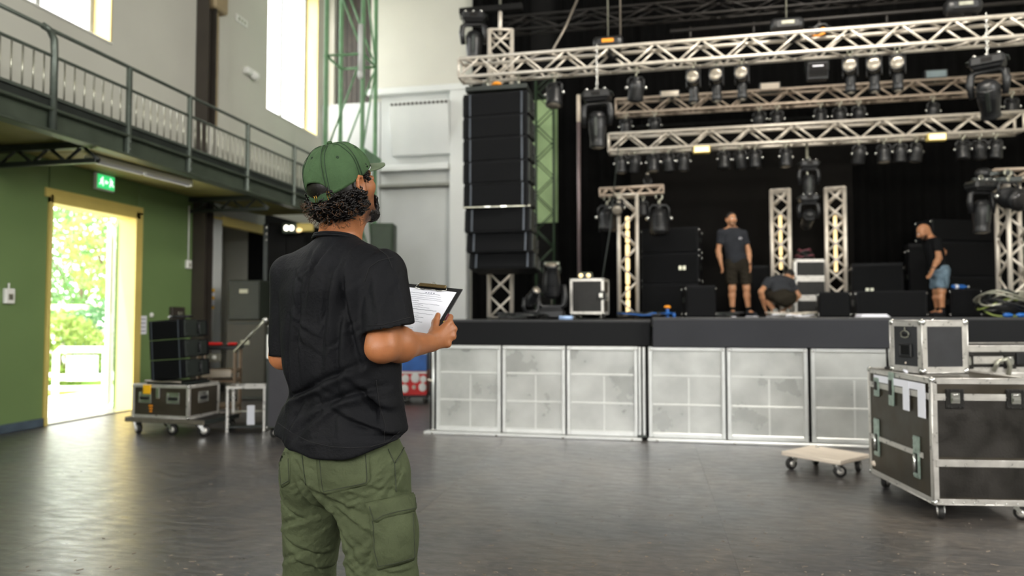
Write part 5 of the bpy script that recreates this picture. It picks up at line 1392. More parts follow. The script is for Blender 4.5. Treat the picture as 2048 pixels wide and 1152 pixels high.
# darker front board, scuffed
MB().box((0, -DB / 2 + .0015, ZB + .48), (WB - .07, .006, .36)).build('front_board', mat('scuffed_black_board', '1d1a16', .4, var=.45, scale=7, bump=.2, bscale=90, rvar=.12), t)
MB().box((0, -DB / 2 + .0015, ZB + .145), (WB - .07, .006, .20)).build('front_board', mat('scuffed_black_board', '1d1a16', .4), t)
ob('edge_band', MB().box((0, -.004, 0), (WB - .03, .008, .045), bev=.002).mesh('edge_band', M['alu']), t, Mx=on_face('front', WB, DB, 0, ZB + .262))
ob('edge_band', MB().box((0, -.004, 0), (DB * .86, .008, .035), bev=.002).mesh('edge_band', M['alu']), t, Mx=on_face('left', WB, DB, -.05, ZB + .285))
tealm = mat('tarnished_hinge', '9fb0a6', .35, .6, var=.3, scale=30)
for u in (-.33, .27):
    def hp():
        q = MB(); q.box((0, -.005, 0), (.085, .010, .28), bev=.004)
        for x in (-1, 1):
            for k in range(6): q.ell((x * .032, -.011, -.12 + k * .048), (.006, .004, .006), 6, 4)
        return q.mesh('hinge_plate', tealm)
    pl_ = ob('hinge_plate', cached('hingeplate', hp), t, Mx=on_face('left', WB, DB, u, ZB + .27 + (.02 if u < 0 else -.01)))
    ob('hinge_bar', cached('hingebar', lambda: MB().tube((0, -.02, -.10), (0, -.02, .02), .011, 8).mesh('hinge_bar', M['chrome'])), pl_)
    ob('hinge_slot', cached('hingeslot', lambda: MB().box((0, -.011, -.04), (.035, .006, .13), bev=.002).mesh('hinge_slot', M['case'])), pl_)
for u, w, z0, z1, m in ((-.30, .075, .60, .74, tealm), (-.06, .07, .56, .80, tealm)):
    o = ob('lid_latch', MB().box((0, -.012, 0), (w, .014, z1 - z0), bev=.004).mesh('lid_latch', m), t, Mx=on_face('left', WB, DB, u, ZB + (z0 + z1) / 2))
    ob('latch_slot', MB().box((0, -.022, .01), (w * .55, .008, (z1 - z0) * .45), bev=.003).mesh('latch_slot', M['case']), o)
for u, w, z0, z1 in ((.16, .09, .555, .76), (.37, .10, .535, .76)):
    ob('luggage_tag', MB().box((0, -.014, 0), (w, .003, z1 - z0), bev=.001).mesh('luggage_tag', M['paper']), t, Mx=on_face('left', WB, DB, u, ZB + (z0 + z1) / 2))
ob('tape_strip', MB().box((0, -.011, 0), (DB * .78, .002, .05)).mesh('tape_strip', M['paper']), t, Mx=on_face('left', WB, DB, .02, ZB + .735))
for k in range(9):
    ob('rivet', cached('rivet', lambda: MB().ell((0, 0, 0), (.006, .004, .006), 8, 5).mesh('rivet', M['chrome'])), t, (-.26 + k * .065, -DB / 2 - .005, ZB + .012))
ob('reflector', MB().ell((0, 0, 0), (.022, .02, .022), 10, 6).mesh('reflector', M['wood']), t, Mx=on_face('left', WB, DB, -.40, ZB + .08))
# small case
RS = R(9); WS, DS, HS = .36, .32, .365
ox, oy = cam_off(RS, WS / 2, DS / 2)
sp = c2w(2.862 + ox, 4.9 + oy, 0)
t = flight_case('speaker_case', 'small black speaker case with silver edges standing on the big flight case', 'case', (sp.x, sp.y, ZB + HB + .005), YAW + RS, WS, DS, HS, .042, 0, mat('dark_grey_board', '26272a', .45, var=.2, scale=8, bump=.08, bscale=150))
hz = HS * .42
q = MB()
for (x, z, a, b_) in ((0, .040, .12, .02), (0, -.040, .12, .02), (.055, 0, .02, .10), (-.055, 0, .02, .10)): q.box((x, -.006, z), (a, .014, b_), bev=.006)
hr = ob('handle_rim', q.mesh('handle_rim', M['black']), t, Mx=on_face('left', WS, DS, 0, hz))
ob('hand_hole', MB().box((0, -.001, 0), (.092, .006, .062)).mesh('hand_hole', M['matte']), hr)
q = MB(); q.path([(-.035, -.006, -.018), (-.04, -.006, .008), (-.02, -.006, .02), (0, -.006, .024), (.02, -.006, .02), (.04, -.006, .008), (.035, -.006, -.018)], .004, 6); q.path([(-.035, -.006, -.02), (0, -.006, -.028), (.035, -.006, -.02)], .004, 6); q.tube((0, -.006, .024), (0, -.006, .042), .004, 6); q.ell((0, -.006, .045), (.005, .004, .005), 6, 4)
cr_ = ob('crown_emblem', q.mesh('crown_emblem', M['galv']), t, Mx=on_face('left', WS, DS, 0, HS * .74))
ob('emblem_slot', MB().box((0, -.003, -.006), (.05, .005, .014), bev=.003).mesh('emblem_slot', M['matte']), cr_)
ob('screw', MB().ell((0, -.003, 0), (.008, .004, .008), 10, 5).mesh('screw', M['wood']), t, Mx=on_face('left', WS, DS, 0, HS * .17))
t = thing('antenna', 'thin black antenna stub standing on the far left edge of the big flight case', 'antenna', tuple(c2w(2.85, 5.33, ZB + HB + .004)), 0)
MB().tube((0, 0, .012), (-.004, 0, .16), .009, 8).build('rod', M['black'], t); MB().lathe([(.022, 0), (.022, .012), (.012, .018)], 12).build('base', M['black'], t)
p = c2w(2.93, 4.98, ZB + HB + .003)
t = thing('tape_end', 'crumpled pale tape on the big flight case before the small speaker case', 'tape', tuple(c2w(2.80, 5.0, ZB + HB + .003)), YAW + 1.2)
MB().path([(-.06, 0, .006), (-.03, .01, .012), (0, -.005, .008), (.04, .005, .013), (.07, 0, .007)], .009, 6).build('tape', M['paper'], t)
# silver cases behind
p, w, h, rz = sbox(1905, 2060, 692, 5.85, R(5), 0.0)
c_ = p + off(rz, .6, .3)
lay = ((0.0, .62, 'big lower case, mostly hidden, behind the big flight case at the right edge'), (.625, .20, 'flat silver-edged case in the middle of the pile behind the big flight case'), (.83, h - .83, 'topmost flat silver-edged case of the pile behind the big flight case'))
for i, (z, hh_, lb_) in enumerate(lay):
    t = flight_case('equipment_case', lb_, 'case', (c_.x, c_.y, z), rz, 1.2, .6, hh_ - (.11 if i == 0 else 0), .05, .045 if i == 0 else 0, M['case'], hh_ * .48 if i == 2 else None, ((('front', -.50, .1), ('front', -.12, .1)) if i else ()), (), group='silver-edged cases piled behind the big flight case')
    if i == 2:
        q = MB(); q.path([(-.27, -.31, .02), (-.25, -.34, .10), (-.18, -.34, .12), (-.14, -.33, .06), (-.15, -.32, -.02)], .018, 8); q.build('strap_loop', M['galv'], t)
        MB().box((-.03, -.315, .12), (.08, .03, .10), bev=.006).build('clip_box', M['black'], t)
    if i == 1:
        for k in range(3): MB().path([(-.48 + .05 * k + .03 * math.cos(a), -.325, .12 + .04 * math.sin(a)) for a in np.linspace(0, 2 * PI, 14)[:-1]], .008, 6, closed=True).build('buckle', M['chrome'], t)
# wooden dolly
wd = c2w(2.66, 6.0, 0); zw = caster_h(.05)
t = thing('dolly', 'birch plywood wheeled dolly on the floor before the stage panels', 'dolly', (wd.x, wd.y, 0), YAW + R(-53))
MB().box((0, 0, zw + .017), (.52, .48, .034), bev=.004).build('board', M['wood'], t)
for x in (-.19, .19):
    for y in (-.17, .17): caster(t, x, y, zw, .05, x * 7 + y * 3)
MB().ell((-.16, .16, zw + .036), (.018, .014, .006), 8, 5).build('bolt', M['chrome'], t)
# ================================================================ people: distance-field modelling, one continuous skin per body
from mathutils.bvhtree import BVHTree
class Field:
    def __init__(s, lo, hi, h):
        s.lo = np.array(lo, float); s.h = h
        s.n = np.ceil((np.array(hi) - s.lo) / h).astype(int) + 1
        s.ax = [s.lo[i] + h * np.arange(s.n[i]) for i in range(3)]
        s.d = np.full(s.n, 0.5, np.float32)
    def sl(s, lo, hi):
        a = np.clip(np.floor((np.array(lo) - s.lo) / s.h).astype(int), 0, s.n - 1); b = np.clip(np.ceil((np.array(hi) - s.lo) / s.h).astype(int) + 1, 1, s.n)
        q = tuple(slice(a[i], b[i]) for i in range(3))
        X, Y, Z = s.ax[0][q[0]][:, None, None], s.ax[1][q[1]][None, :, None], s.ax[2][q[2]][None, None, :]
        return q, X, Y, Z
    def put(s, fn, lo, hi, k=.02, op='u'):
        m = k + 3 * s.h
        q, X, Y, Z = s.sl(np.array(lo) - m, np.array(hi) + m)
        b = fn(X, Y, Z).astype(np.float32); a = s.d[q]
        if a.size == 0: return
        if op == 'u':
            h = np.clip(.5 + .5 * (b - a) / k, 0, 1); s.d[q] = b + (a - b) * h - k * h * (1 - h)
            s.d[q] = np.minimum(a, s.d[q])
        elif op == 's':                                                   # subtract
            b = -b; h = np.clip(.5 - .5 * (b - a) / k, 0, 1); s.d[q] = b + (a - b) * h + k * h * (1 - h)
    def cap(s, p, q, r0, r1=None, k=.02, op='u', sc=(1, 1, 1)):
        r1 = r0 if r1 is None else r1; p = np.array(p, float); q = np.array(q, float); v = q - p; L = max(1e-9, float(v @ v)); rm = max(r0, r1)
        ix, iy, iz = 1 / sc[0], 1 / sc[1], 1 / sc[2]
        def fn(X, Y, Z):
            t = np.clip(((X - p[0]) * v[0] + (Y - p[1]) * v[1] + (Z - p[2]) * v[2]) / L, 0, 1)
            return np.sqrt(((X - p[0] - t * v[0]) * ix) ** 2 + ((Y - p[1] - t * v[1]) * iy) ** 2 + ((Z - p[2] - t * v[2]) * iz) ** 2) - (r0 + (r1 - r0) * t)
        m = rm * np.array(sc)
        s.put(fn, np.minimum(p, q) - m, np.maximum(p, q) + m, k, op)
    def chain(s, pts, rs, k=.02, op='u'):
        for i in range(len(pts) - 1): s.cap(pts[i], pts[i + 1], rs[i], rs[i + 1], k, op)
    def ell(s, c, r, M3=None, k=.02, op='u'):
        c = np.array(c, float); r = np.array(r, float); A = np.eye(3) if M3 is None else np.array(M3, float)     # columns: local axes
        def fn(X, Y, Z):
            dx, dy, dz = X - c[0], Y - c[1], Z - c[2]
            u = [(dx * A[0, i] + dy * A[1, i] + dz * A[2, i]) for i in range(3)]
            k0 = np.sqrt(sum((u[i] / r[i]) ** 2 for i in range(3))); k1 = np.sqrt(sum((u[i] / r[i] ** 2) ** 2 for i in range(3))) + 1e-9
            return k0 * (k0 - 1) / k1
        s.put(fn, c - r.max(), c + r.max(), k, op)
    def nets(s):
        d = s.d; ins = d < 0
        c = np.zeros(s.n - 1, np.int8)
        for i in (0, 1):
            for j in (0, 1):
                for k in (0, 1): c += ins[i:s.n[0] - 1 + i, j:s.n[1] - 1 + j, k:s.n[2] - 1 + k]
        cells = np.argwhere((c > 0) & (c < 8)); idx = np.full(s.n - 1, -1, np.int32); idx[tuple(cells.T)] = np.arange(len(cells))
        pos = np.zeros((len(cells), 3)); cnt = np.zeros(len(cells))
        C = [np.array((i, j, k)) for i in (0, 1) for j in (0, 1) for k in (0, 1)]
        for a in C:
            for ax in range(3):
                if a[ax]: continue
                b = a.copy(); b[ax] = 1
                da = d[tuple((cells + a).T)]; db = d[tuple((cells + b).T)]; mk = (da < 0) != (db < 0)
                t = np.where(mk, da / np.where(mk, da - db, 1), 0)
                pos[mk] += a + t[mk, None] * (b - a); cnt += mk
        v = s.lo + (cells + pos / cnt[:, None]) * s.h
        F = []
        for ax in range(3):
            o = [slice(None)] * 3; o2 = [slice(None)] * 3; o[ax] = slice(0, -1); o2[ax] = slice(1, None)
            i0, i1 = ins[tuple(o)], ins[tuple(o2)]
            e = np.argwhere(i0 != i1); b, c_ = (ax + 1) % 3, (ax + 2) % 3
            e = e[(e[:, b] > 0) & (e[:, c_] > 0) & (e[:, b] < s.n[b] - 1) & (e[:, c_] < s.n[c_] - 1)]
            def g(db, dc): q = e.copy(); q[:, b] -= db; q[:, c_] -= dc; return idx[tuple(q.T)]
            quad = np.stack([g(1, 1), g(0, 1), g(0, 0), g(1, 0)], 1)
            fl_ = i0[tuple(e.T)]; quad[~fl_] = quad[~fl_][:, ::-1]
            F.append(quad)
        F = np.concatenate(F)
        # two light smoothing passes
        ed = np.concatenate([F[:, [0, 1]], F[:, [1, 2]], F[:, [2, 3]], F[:, [3, 0]]])
        for _ in range(2):
            sm = np.zeros_like(v); n = np.zeros(len(v)); np.add.at(sm, ed[:, 0], v[ed[:, 1]]); np.add.at(n, ed[:, 0], 1)
            v = .5 * v + .5 * sm / np.maximum(n, 1)[:, None]
        return v, F
def fmesh(name, v, F, m):
    me = bpy.data.meshes.new(name); me.from_pydata(v.tolist(), [], F.tolist()); me.polygons.foreach_set('use_smooth', [True] * len(F)); me.materials.append(m); me.update(); return me
def attr(me, name, val):
    a = me.attributes.new(name, 'FLOAT', 'POINT'); a.data.foreach_set('value', np.asarray(val, np.float32))
def skin_mat(name, col, dark='2a1d16', redden=.10):
    m = mat(name, col, .46, var=.10, scale=22, bump=.10, bscale=230, subs=.12, spec=.45)
    nt = m.node_tree; b = nt.nodes['Principled BSDF']; src = b.inputs['Base Color'].links[0].from_socket
    at_ = nt.nodes.new('ShaderNodeAttribute'); at_.attribute_name = 'stubble'
    nz = nt.nodes.new('ShaderNodeTexNoise'); nz.inputs['Scale'].default_value = 380; nz.inputs['Detail'].default_value = 2
    tc = nt.nodes.new('ShaderNodeTexCoord'); nt.links.new(tc.outputs['Object'], nz.inputs[0])
    mr = nt.nodes.new('ShaderNodeMapRange'); mr.inputs['From Min'].default_value = .3; mr.inputs['From Max'].default_value = .7; mr.inputs['To Min'].default_value = .55; mr.inputs['To Max'].default_value = 1.25
    nt.links.new(nz.outputs[0], mr.inputs[0])
    mu = nt.nodes.new('ShaderNodeMath'); mu.operation = 'MULTIPLY'; mu.use_clamp = True; nt.links.new(at_.outputs['Fac'], mu.inputs[0]); nt.links.new(mr.outputs[0], mu.inputs[1])
    mx = nt.nodes.new('ShaderNodeMix'); mx.data_type = 'RGBA'; nt.links.new(mu.outputs[0], mx.inputs[0]); nt.links.new(src, mx.inputs[6]); mx.inputs[7].default_value = lin(dark) + (1,)
    nt.links.new(mx.outputs[2], b.inputs['Base Color'])
    return m
def cloth_mat(name, col, rough=.85, var=.10, weave=120, bump=.15, scale=9, spec=.12):
    return mat(name, col, rough, var=var, scale=scale, bump=bump, bscale=weave, spec=spec)
HAIR = mat('black_curly_hair', '0b0705', .42, var=.4, scale=60, spec=.3)

# ---------------------------------------------------------------- the man in the foreground
HD = 2.3; UX, _ = ray(686, 600); HX = UX * HD
hero = thing('person', 'person in green cap, black t-shirt and olive cargo trousers, seen from behind with a clipboard', 'person', tuple(c2w(HX, HD, 0)), YAW)
def hp(px, py, d=HD):
    u, w = ray(px, py); return np.array((u * d - HX, d - HD, CAMH + w * d))
def V3(*a): return np.array(a, float)
SK = skin_mat('warm_skin', '9c633d')
# head frame
HY, HP_ = R(34), R(22)
hf0 = V3(math.sin(HY), math.cos(HY), 0); hr = V3(math.cos(HY), -math.sin(HY), 0); up0 = V3(0, 0, 1)
hf = hf0 * math.cos(HP_) + up0 * math.sin(HP_); hu = up0 * math.cos(HP_) - hf0 * math.sin(HP_)
HC = hp(682, 362, 2.28); HS_ = 1.08
def hl(f, r, u): return HC + (hf * f + hr * r + hu * u) * HS_
HM = np.stack([hf, hr, hu], 1)
bf = V3(math.sin(R(25)), math.cos(R(25)), 0); br_ = V3(math.cos(R(25)), -math.sin(R(25)), 0)
BM = np.stack([br_, bf, up0], 1)
def head_field(F, hl, HM, S_, ears=True):
    e = lambda c, r, k=.02, op='u': F.ell(hl(*c), np.array(r) * S_, HM, k, op)
    c = lambda p, q, r0, r1=None, k=.02, op='u': F.cap(hl(*p), hl(*q), r0 * S_, (r1 or r0) * S_, k, op)
    e((-.008, 0, .0), (.098, .076, .100)); e((.030, 0, -.055), (.066, .060, .078), .03)
    for s in (-1, 1):
        c((-.005, s * .052, -.075), (.072, s * .016, -.124), .020, .016, .025); e((.052, s * .046, -.036), (.032, .022, .024), .02)
        c((.086, s * .010, .002), (.074, s * .045, .004), .011, .010, .012)
    e((.078, 0, -.124), (.022, .026, .019), .02)
    for s in (-1, 1): e((.096, s * .031, -.016), (.016, .017, .012), .012, 's')
    c((.094, 0, -.004), (.120, 0, -.047), .009, .012, .012)
    for s in (-1, 1): e((.108, s * .012, -.052), (.012, .009, .009), .008)
    e((.098, 0, -.080), (.012, .022, .007), .008); e((.097, 0, -.091), (.012, .020, .008), .008); c((.110, .02, -.0855), (.110, -.02, -.0855), .002, .002, .004, 's')
    for s in (-1, 1): e((.092, s * .031, -.017), (.0125, .0135, .0115), .004)
    if ears:
        for s in (-1, 1):
            o = lambda f, r, u: hl(-.006 + f, s * (.076 + r), -.026 + u)
            F.ell(o(0, .004, 0), np.array((.024, .008, .030)) * S_, HM, .008)
            ring = [o(.012, .006, .016), o(.008, .012, .029), (o(-.008, .016, .033)), o(-.021, .020, .022), o(-.024, .020, .004), o(-.017, .016, -.014), o(-.006, .010, -.028), o(.006, .006, -.031), o(.010, .005, -.022)]
            F.chain(ring, [.0045 * S_, .005 * S_, .005 * S_, .005 * S_, .005 * S_, .005 * S_, .0065 * S_, .006 * S_, .004 * S_], .004)
            F.ell(o(-.002, .014, .004), np.array((.012, .008, .016)) * S_, HM, .006, 's')
BF = Field((-.32, -.28, -.005), (.42, .52, 1.85), .0046)
head_field(BF, hl, HM, HS_)
nb = hp(676, 478, 2.31)
BF.cap(hl(-.030, 0, -.085), nb, .062, .066, .03); BF.cap(hl(.02, 0, -.10), nb + bf * .03, .045, .05, .03)
for s in (-1, 1): BF.cap(hl(-.03, s * .05, -.09), nb + br_ * s * .03 + bf * .05, .016, .014, .02)          # neck muscles
shR, elR, wrR = hp(768, 540, 2.22), hp(764, 693, 2.135), hp(861, 686, 2.415)
shL, elL, wrL = hp(580, 545, 2.38), hp(566, 712, 2.40), hp(690, 712, 2.56)
BF.cap(nb + V3(0, 0, -.035), shR + V3(0, 0, -.02), .05, .045, .04); BF.cap(nb + V3(0, 0, -.035), shL + V3(0, 0, -.02), .05, .045, .04)
tz = lambda z, dx=0: V3(hp(683, 600)[0] + dx, 0, z)
for z, a, b in ((1.42, .15, .09), (1.30, .165, .11), (1.15, .155, .105), (1.0, .15, .105), (.90, .16, .115)): BF.ell(tz(z), (a, b, .12), BM, .05)
BF.cap(shR + V3(0, 0, -.02), elR, .050, .045, .03); BF.ell(shR * .5 + elR * .5 + V3(.0, -.012, .0), (.048, .05, .09), None, .03)
fa = wrR - elR
BF.cap(elR, elR + fa * .35, .046, .050, .03); BF.cap(elR + fa * .35, wrR, .050, .031, .03); BF.ell(elR + fa * .28 + V3(.0, -.004, .012), (.052, .05, .046), None, .03)
BF.ell(elR + V3(-.012, -.02, -.010), (.03, .028, .028), None, .02)
BF.cap(shL + V3(0, 0, -.02), elL, .047, .040, .03); BF.cap(elL, elL + (wrL - elL) * .35, .042, .044, .03); BF.cap(elL + (wrL - elL) * .3, wrL, .044, .028, .03)
# right hand around the clipboard edge
mc = [hp(898, 645, 2.495), hp(906, 658, 2.50), hp(904, 673, 2.49), hp(894, 688, 2.47)]
pip = [hp(901, 634, 2.562), hp(904, 651, 2.562), hp(899, 668, 2.548), hp(887, 685, 2.528)]
dip = [hp(886, 637, 2.588), hp(887, 654, 2.586), hp(881, 671, 2.570), hp(872, 687, 2.545)]
tip = [hp(872, 642, 2.590), hp(872, 659, 2.586), hp(868, 675, 2.570), hp(861, 690, 2.544)]
for i in range(4):
    BF.cap(wrR + (mc[i] - wrR) * .05, mc[i], .021, .0135, .016)
    BF.ell(mc[i] + V3(.004, -.006, .0), (.0125, .0125, .0125), None, .008)
    BF.chain([mc[i], pip[i], dip[i], tip[i]], [.0122, .0112, .0100, .0086], .003)
    BF.cap(wrR + (mc[i] - wrR) * .3 + V3(.004, -.017, .002), mc[i] + V3(.003, -.012, .002), .0035, .004, .008)
th = [wrR + V3(-.002, .006, .012), hp(868, 664, 2.465), hp(871, 645, 2.502), hp(876, 630, 2.528)]
BF.chain(th, [.020, .0165, .0125, .0105], .012); BF.ell(hp(872, 672, 2.46), (.020, .020, .022), None, .014)
# left hand under the board, hidden by the body
vd = (hp(752, 700, 2.60) - wrL); vd /= np.linalg.norm(vd)
for i in range(4):
    m0 = wrL + vd * .08 + V3(0, .0, .03 - .02 * i); BF.cap(wrL, m0, .02, .012, .012); BF.chain([m0, m0 + vd * .04 + V3(0, 0, .005), m0 + vd * .075 + V3(0, 0, .012)], [.011, .0095, .008], .004)
BF.chain([wrL + V3(0, -.005, .015), wrL + vd * .04 + V3(0, -.03, .035), wrL + vd * .075 + V3(0, -.035, .04)], [.017, .0125, .0095], .01)
# legs (inside the trousers) and feet
hipR, knR, anR = hp(752, 950, 2.26), hp(768, 1140, 2.22), None
hipL, knL = hp(630, 950, 2.36), hp(628, 1140, 2.44)
anR = V3(knR[0] + .01, knR[1] - .02, .09); anL = V3(knL[0] - .01, knL[1] + .04, .09)
for h_, k_, a_ in ((hipR, knR, anR), (hipL, knL, anL)):
    BF.cap(h_, k_, .078, .055, .04); BF.cap(k_, k_ * .6 + a_ * .4, .055, .052, .03); BF.cap(k_ * .6 + a_ * .4, a_, .052, .036, .03)
    BF.cap(a_ + V3(0, 0, -.05), a_ + bf * .14 + V3(0, 0, -.06), .036, .028, .02)
v, F_ = BF.nets()
bme = fmesh('body', v, F_, SK)
q = (v - HC) / HS_; lf_, lr_, lu_ = q @ hf, q @ hr, q @ hu
bx = np.clip((lf_ + .002) / .022, 0, 1) * np.clip((-.052 - lu_ + .25 * np.clip(lf_ - .02, 0, .1)) / .025, 0, 1) * np.clip((lu_ + .150) / .02, 0, 1)
side = np.clip((lf_ - .004) / .012, 0, 1) * np.clip((.040 - lf_) / .016, 0, 1) * np.clip((-.0 - lu_) / .01, 0, 1) * np.clip((lu_ + .09) / .02, 0, 1) * (np.abs(lr_) > .045)
stub = np.clip(.55 * bx + .40 * side + .55 * bx * np.clip((-.088 - lu_) / .03, 0, 1) + .4 * (np.abs(lr_) < .03) * np.clip((lf_ - .085) / .01, 0, 1) * (lu_ < -.062) * (lu_ > -.078), 0, .92)
attr(bme, 'stubble', stub)
ob('body', bme, hero)
for s in (-1, 1):
    MB().ell(tuple(hl(.0935, s * .031, -.017)), (.0118, .0118, .0118), 14, 10).build('eye', M['paper'], hero)
# short dense beard round the chin and jaw
BD = Field(hl(.05, 0, -.09) - .13, hl(.05, 0, -.09) + .13, .0028)
for s in (-1, 1): BD.cap(hl(.035, s * .042, -.108), hl(.074, s * .016, -.128), .0145 * HS_, .019 * HS_, .012)
BD.ell(hl(.083, 0, -.126), np.array((.026, .031, .024)) * HS_, HM, .012)
for s in (-1, 1): BD.cap(hl(.104, s * .004, -.069), hl(.098, s * .026, -.078), .0065 * HS_, .005 * HS_, .006); BD.cap(hl(.098, s * .026, -.078), hl(.09, s * .026, -.11), .006 * HS_, .009 * HS_, .006)
v, F_ = BD.nets()
rs = np.random.RandomState(8); v += rs.normal(size=v.shape) * .0012
ob('beard', fmesh('beard', v, F_, HAIR), hero)
# hair: dark undercoat and curls
UH = Field(hl(-.03, 0, -.05) - .17, hl(-.03, 0, -.05) + .17, .004)
UH.ell(hl(-.026, 0, -.046), np.array((.086, .082, .062)) * HS_, HM, .02)
UH.ell(hl(-.020, 0, -.01), np.array((.098, .082, .075)) * HS_, HM, .02)
for s in (-1, 1): UH.cap(hl(.028, s * .068, .018), hl(.020, s * .074, -.035), .016 * HS_, .009 * HS_, .012)
UH.ell(hl(.055, 0, -.06), np.array((.075, .10, .10)) * HS_, HM, .01, 's')
UH.ell(hl(.012, .085, -.032), np.array((.030, .03, .034)) * HS_, HM, .01, 's')
v, F_ = UH.nets(); hair = ob('hair', fmesh('hair', v, F_, HAIR), hero)
ct = MB(); rr = random.Random(21)
def curl(p, out, n_turn=1.6, rad=.009, r=.0026, drop=.03):
    out = Vector(out).normalized(); ax = (out * .5 + Vector((0, 0, -1)) * .9 + Vector((rr.uniform(-.5, .5), rr.uniform(-.5, .5), rr.uniform(-.4, .4)))).normalized()
    a = ax.orthogonal().normalized(); b = ax.cross(a); ph = rr.random() * 6.3; pts = []; N = 11
    for i in range(N):
        t = i / (N - 1); an = ph + t * n_turn * 2 * PI; rd = rad * (.75 + .4 * t)
        pts.append(Vector(p) + ax * (t * drop) + (a * math.cos(an) + b * math.sin(an)) * rd)
    ct.path(pts, [r * (.8 + .4 * math.sin(PI * i / (N - 1))) for i in range(N)], 5)
for i in range(760):
    az = rr.uniform(-1.0, 1.0) * 2.15; el = rr.uniform(-.92, .62 if abs(az) < .6 else .10)                              # azimuth around the back of the head
    f, r_, u = -math.cos(az) * math.cos(el), math.sin(az) * math.cos(el), math.sin(el)
    c0 = (-.026 + .094 * f, .088 * r_, -.030 + .080 * u)
    if el > -.18 and abs(az) < 1.0: c0 = (c0[0] * .84, c0[1] * .9, c0[2])
    if c0[0] > .022 or (c0[0] > -.006 and abs(c0[1]) > .05 and -.070 < c0[2] < .012): continue
    if c0[2] < -.09 and c0[0] > -.03: continue
    o = hf * f + hr * r_ + hu * u
    curl(hl(*c0), o, rr.uniform(1.1, 2.2), rr.uniform(.006, .0115), rr.uniform(.0020, .0034), rr.uniform(.010, .026))
for s in (-1, 1):
    for i in range(26): curl(hl(rr.uniform(.012, .040), s * .078, rr.uniform(-.012, .040)), hr * s, rr.uniform(.8, 1.4), .005, .0020, .012)
cm = ct.build('curls', HAIR, hair); cm['kind'] = 'stuff'
fw = MB()
for i in range(150):
    az = rr.uniform(-1.0, 1.0) * 1.7; el = rr.uniform(-1.0, .1); f, r_, u = -math.cos(az) * math.cos(el), math.sin(az) * math.cos(el), math.sin(el)
    p = Vector(hl(-.026 + .104 * f, .096 * r_, -.046 + .088 * u)); o = Vector(hf * f + hr * r_ + hu * u)
    t1 = o.orthogonal().normalized() * rr.uniform(-.012, .012); t2 = o.cross(t1).normalized() * rr.uniform(-.012, .012)
    fw.path([p, p + o * .010 + t1, p + o * .017 + t1 + t2, p + o * .014 + t2 * 2.2], [.0009, .0008, .0006, .0004], 4, False)
w_ = fw.build('stray_hair', mat('brown_stray_hair', '4a2f17', .4, var=.3, scale=40), hair); w_['kind'] = 'stuff'

# cap
CAPM = cloth_mat('washed_green_twill', '3f5539', .85, .16, 120, .3, 14)
def cap_pt(az, t, off_=0.0):
    ca, sa = math.cos(az), math.sin(az)
    rim = .004 + .034 * ca                                       # front rim higher on the brow, back lower
    da = abs(((az - PI + PI) % (2 * PI)) - PI)                      # angle from the back
    if da < .56: rim = rim + .050 * math.sqrt(max(0, 1 - (da / .56) ** 2))
    rz_ = .108; cz_ = .006
    thr = math.acos(max(-1, min(1, (rim - cz_) / rz_)))
    th_ = t * thr
    sh_ = math.sin(min(th_, PI / 2)) ** .78
    seam = 0.0
    for k in range(6):
        dd = abs(((az - k * PI / 3 - PI / 6 + PI) % (2 * PI)) - PI) * max(.15, math.sin(th_))
        seam -= .0028 * math.exp(-(dd / .03) ** 2)
    wr = .0014 * math.sin(9 * az + 4 * t) * math.sin(7 * t) + .0010 * math.sin(17 * az - 11 * t)
    o = off_ + seam + wr
    return hl((.112 + o) * sh_ * ca - .004, (.0935 + o) * sh_ * sa, cz_ + (rz_ + o) * math.cos(th_))
NA, NT = 120, 26
vs, fs = [], []
for L_, o in ((0, .0), (1, -.004)):
    for i in range(NT + 1):
        for k in range(NA): vs.append(cap_pt(2 * PI * k / NA, max(.015, i / NT), o))
ly = (NT + 1) * NA
for i in range(NT):
    for k in range(NA):
        k2 = (k + 1) % NA; a, b, c, d = i * NA + k, i * NA + k2, (i + 1) * NA + k2, (i + 1) * NA + k
        fs.append((a, d, c, b)); fs.append((ly + a, ly + b, ly + c, ly + d))
for k in range(NA): k2 = (k + 1) % NA; a, b = NT * NA + k, NT * NA + k2; fs.append((a, ly + a, ly + b, b))
cap_ = MB().add(vs, fs, True).build('cap', CAPM, hero)
bt = MB(); bt.ell((0, 0, 0), (.0095, .0095, .006), 14, 8, Matrix.Translation(cap_pt(0, 0.001, .003)) @ Matrix(HM).to_4x4()); bt.build('button', CAPM, cap_)
STM = mat('dark_green_stitch', '1d301f', .8, var=.2)
for k in range(6):                                                   # twin stitch lines beside each seam
    az = k * PI / 3 + PI / 6
    for s in (-1, 1):
        pts = [cap_pt(az + s * .045 / max(.25, math.sin(t * 1.5)), t, .0012) for t in np.linspace(.12, .985, 18)]
        MB().path(pts, .0012, 4).build('seam_stitch', STM, cap_)
for k in range(6):
    p = cap_pt(k * PI / 3 + .0, .50, .001); n_ = Vector(p - HC).normalized(); a = n_.orthogonal().normalized(); b = n_.cross(a)
    MB().path([Vector(p) + a * .004 * math.cos(q_) + b * .004 * math.sin(q_) for q_ in np.linspace(0, 2 * PI, 11)[:-1]], .0012, 5, closed=True).build('eyelet', STM, cap_)
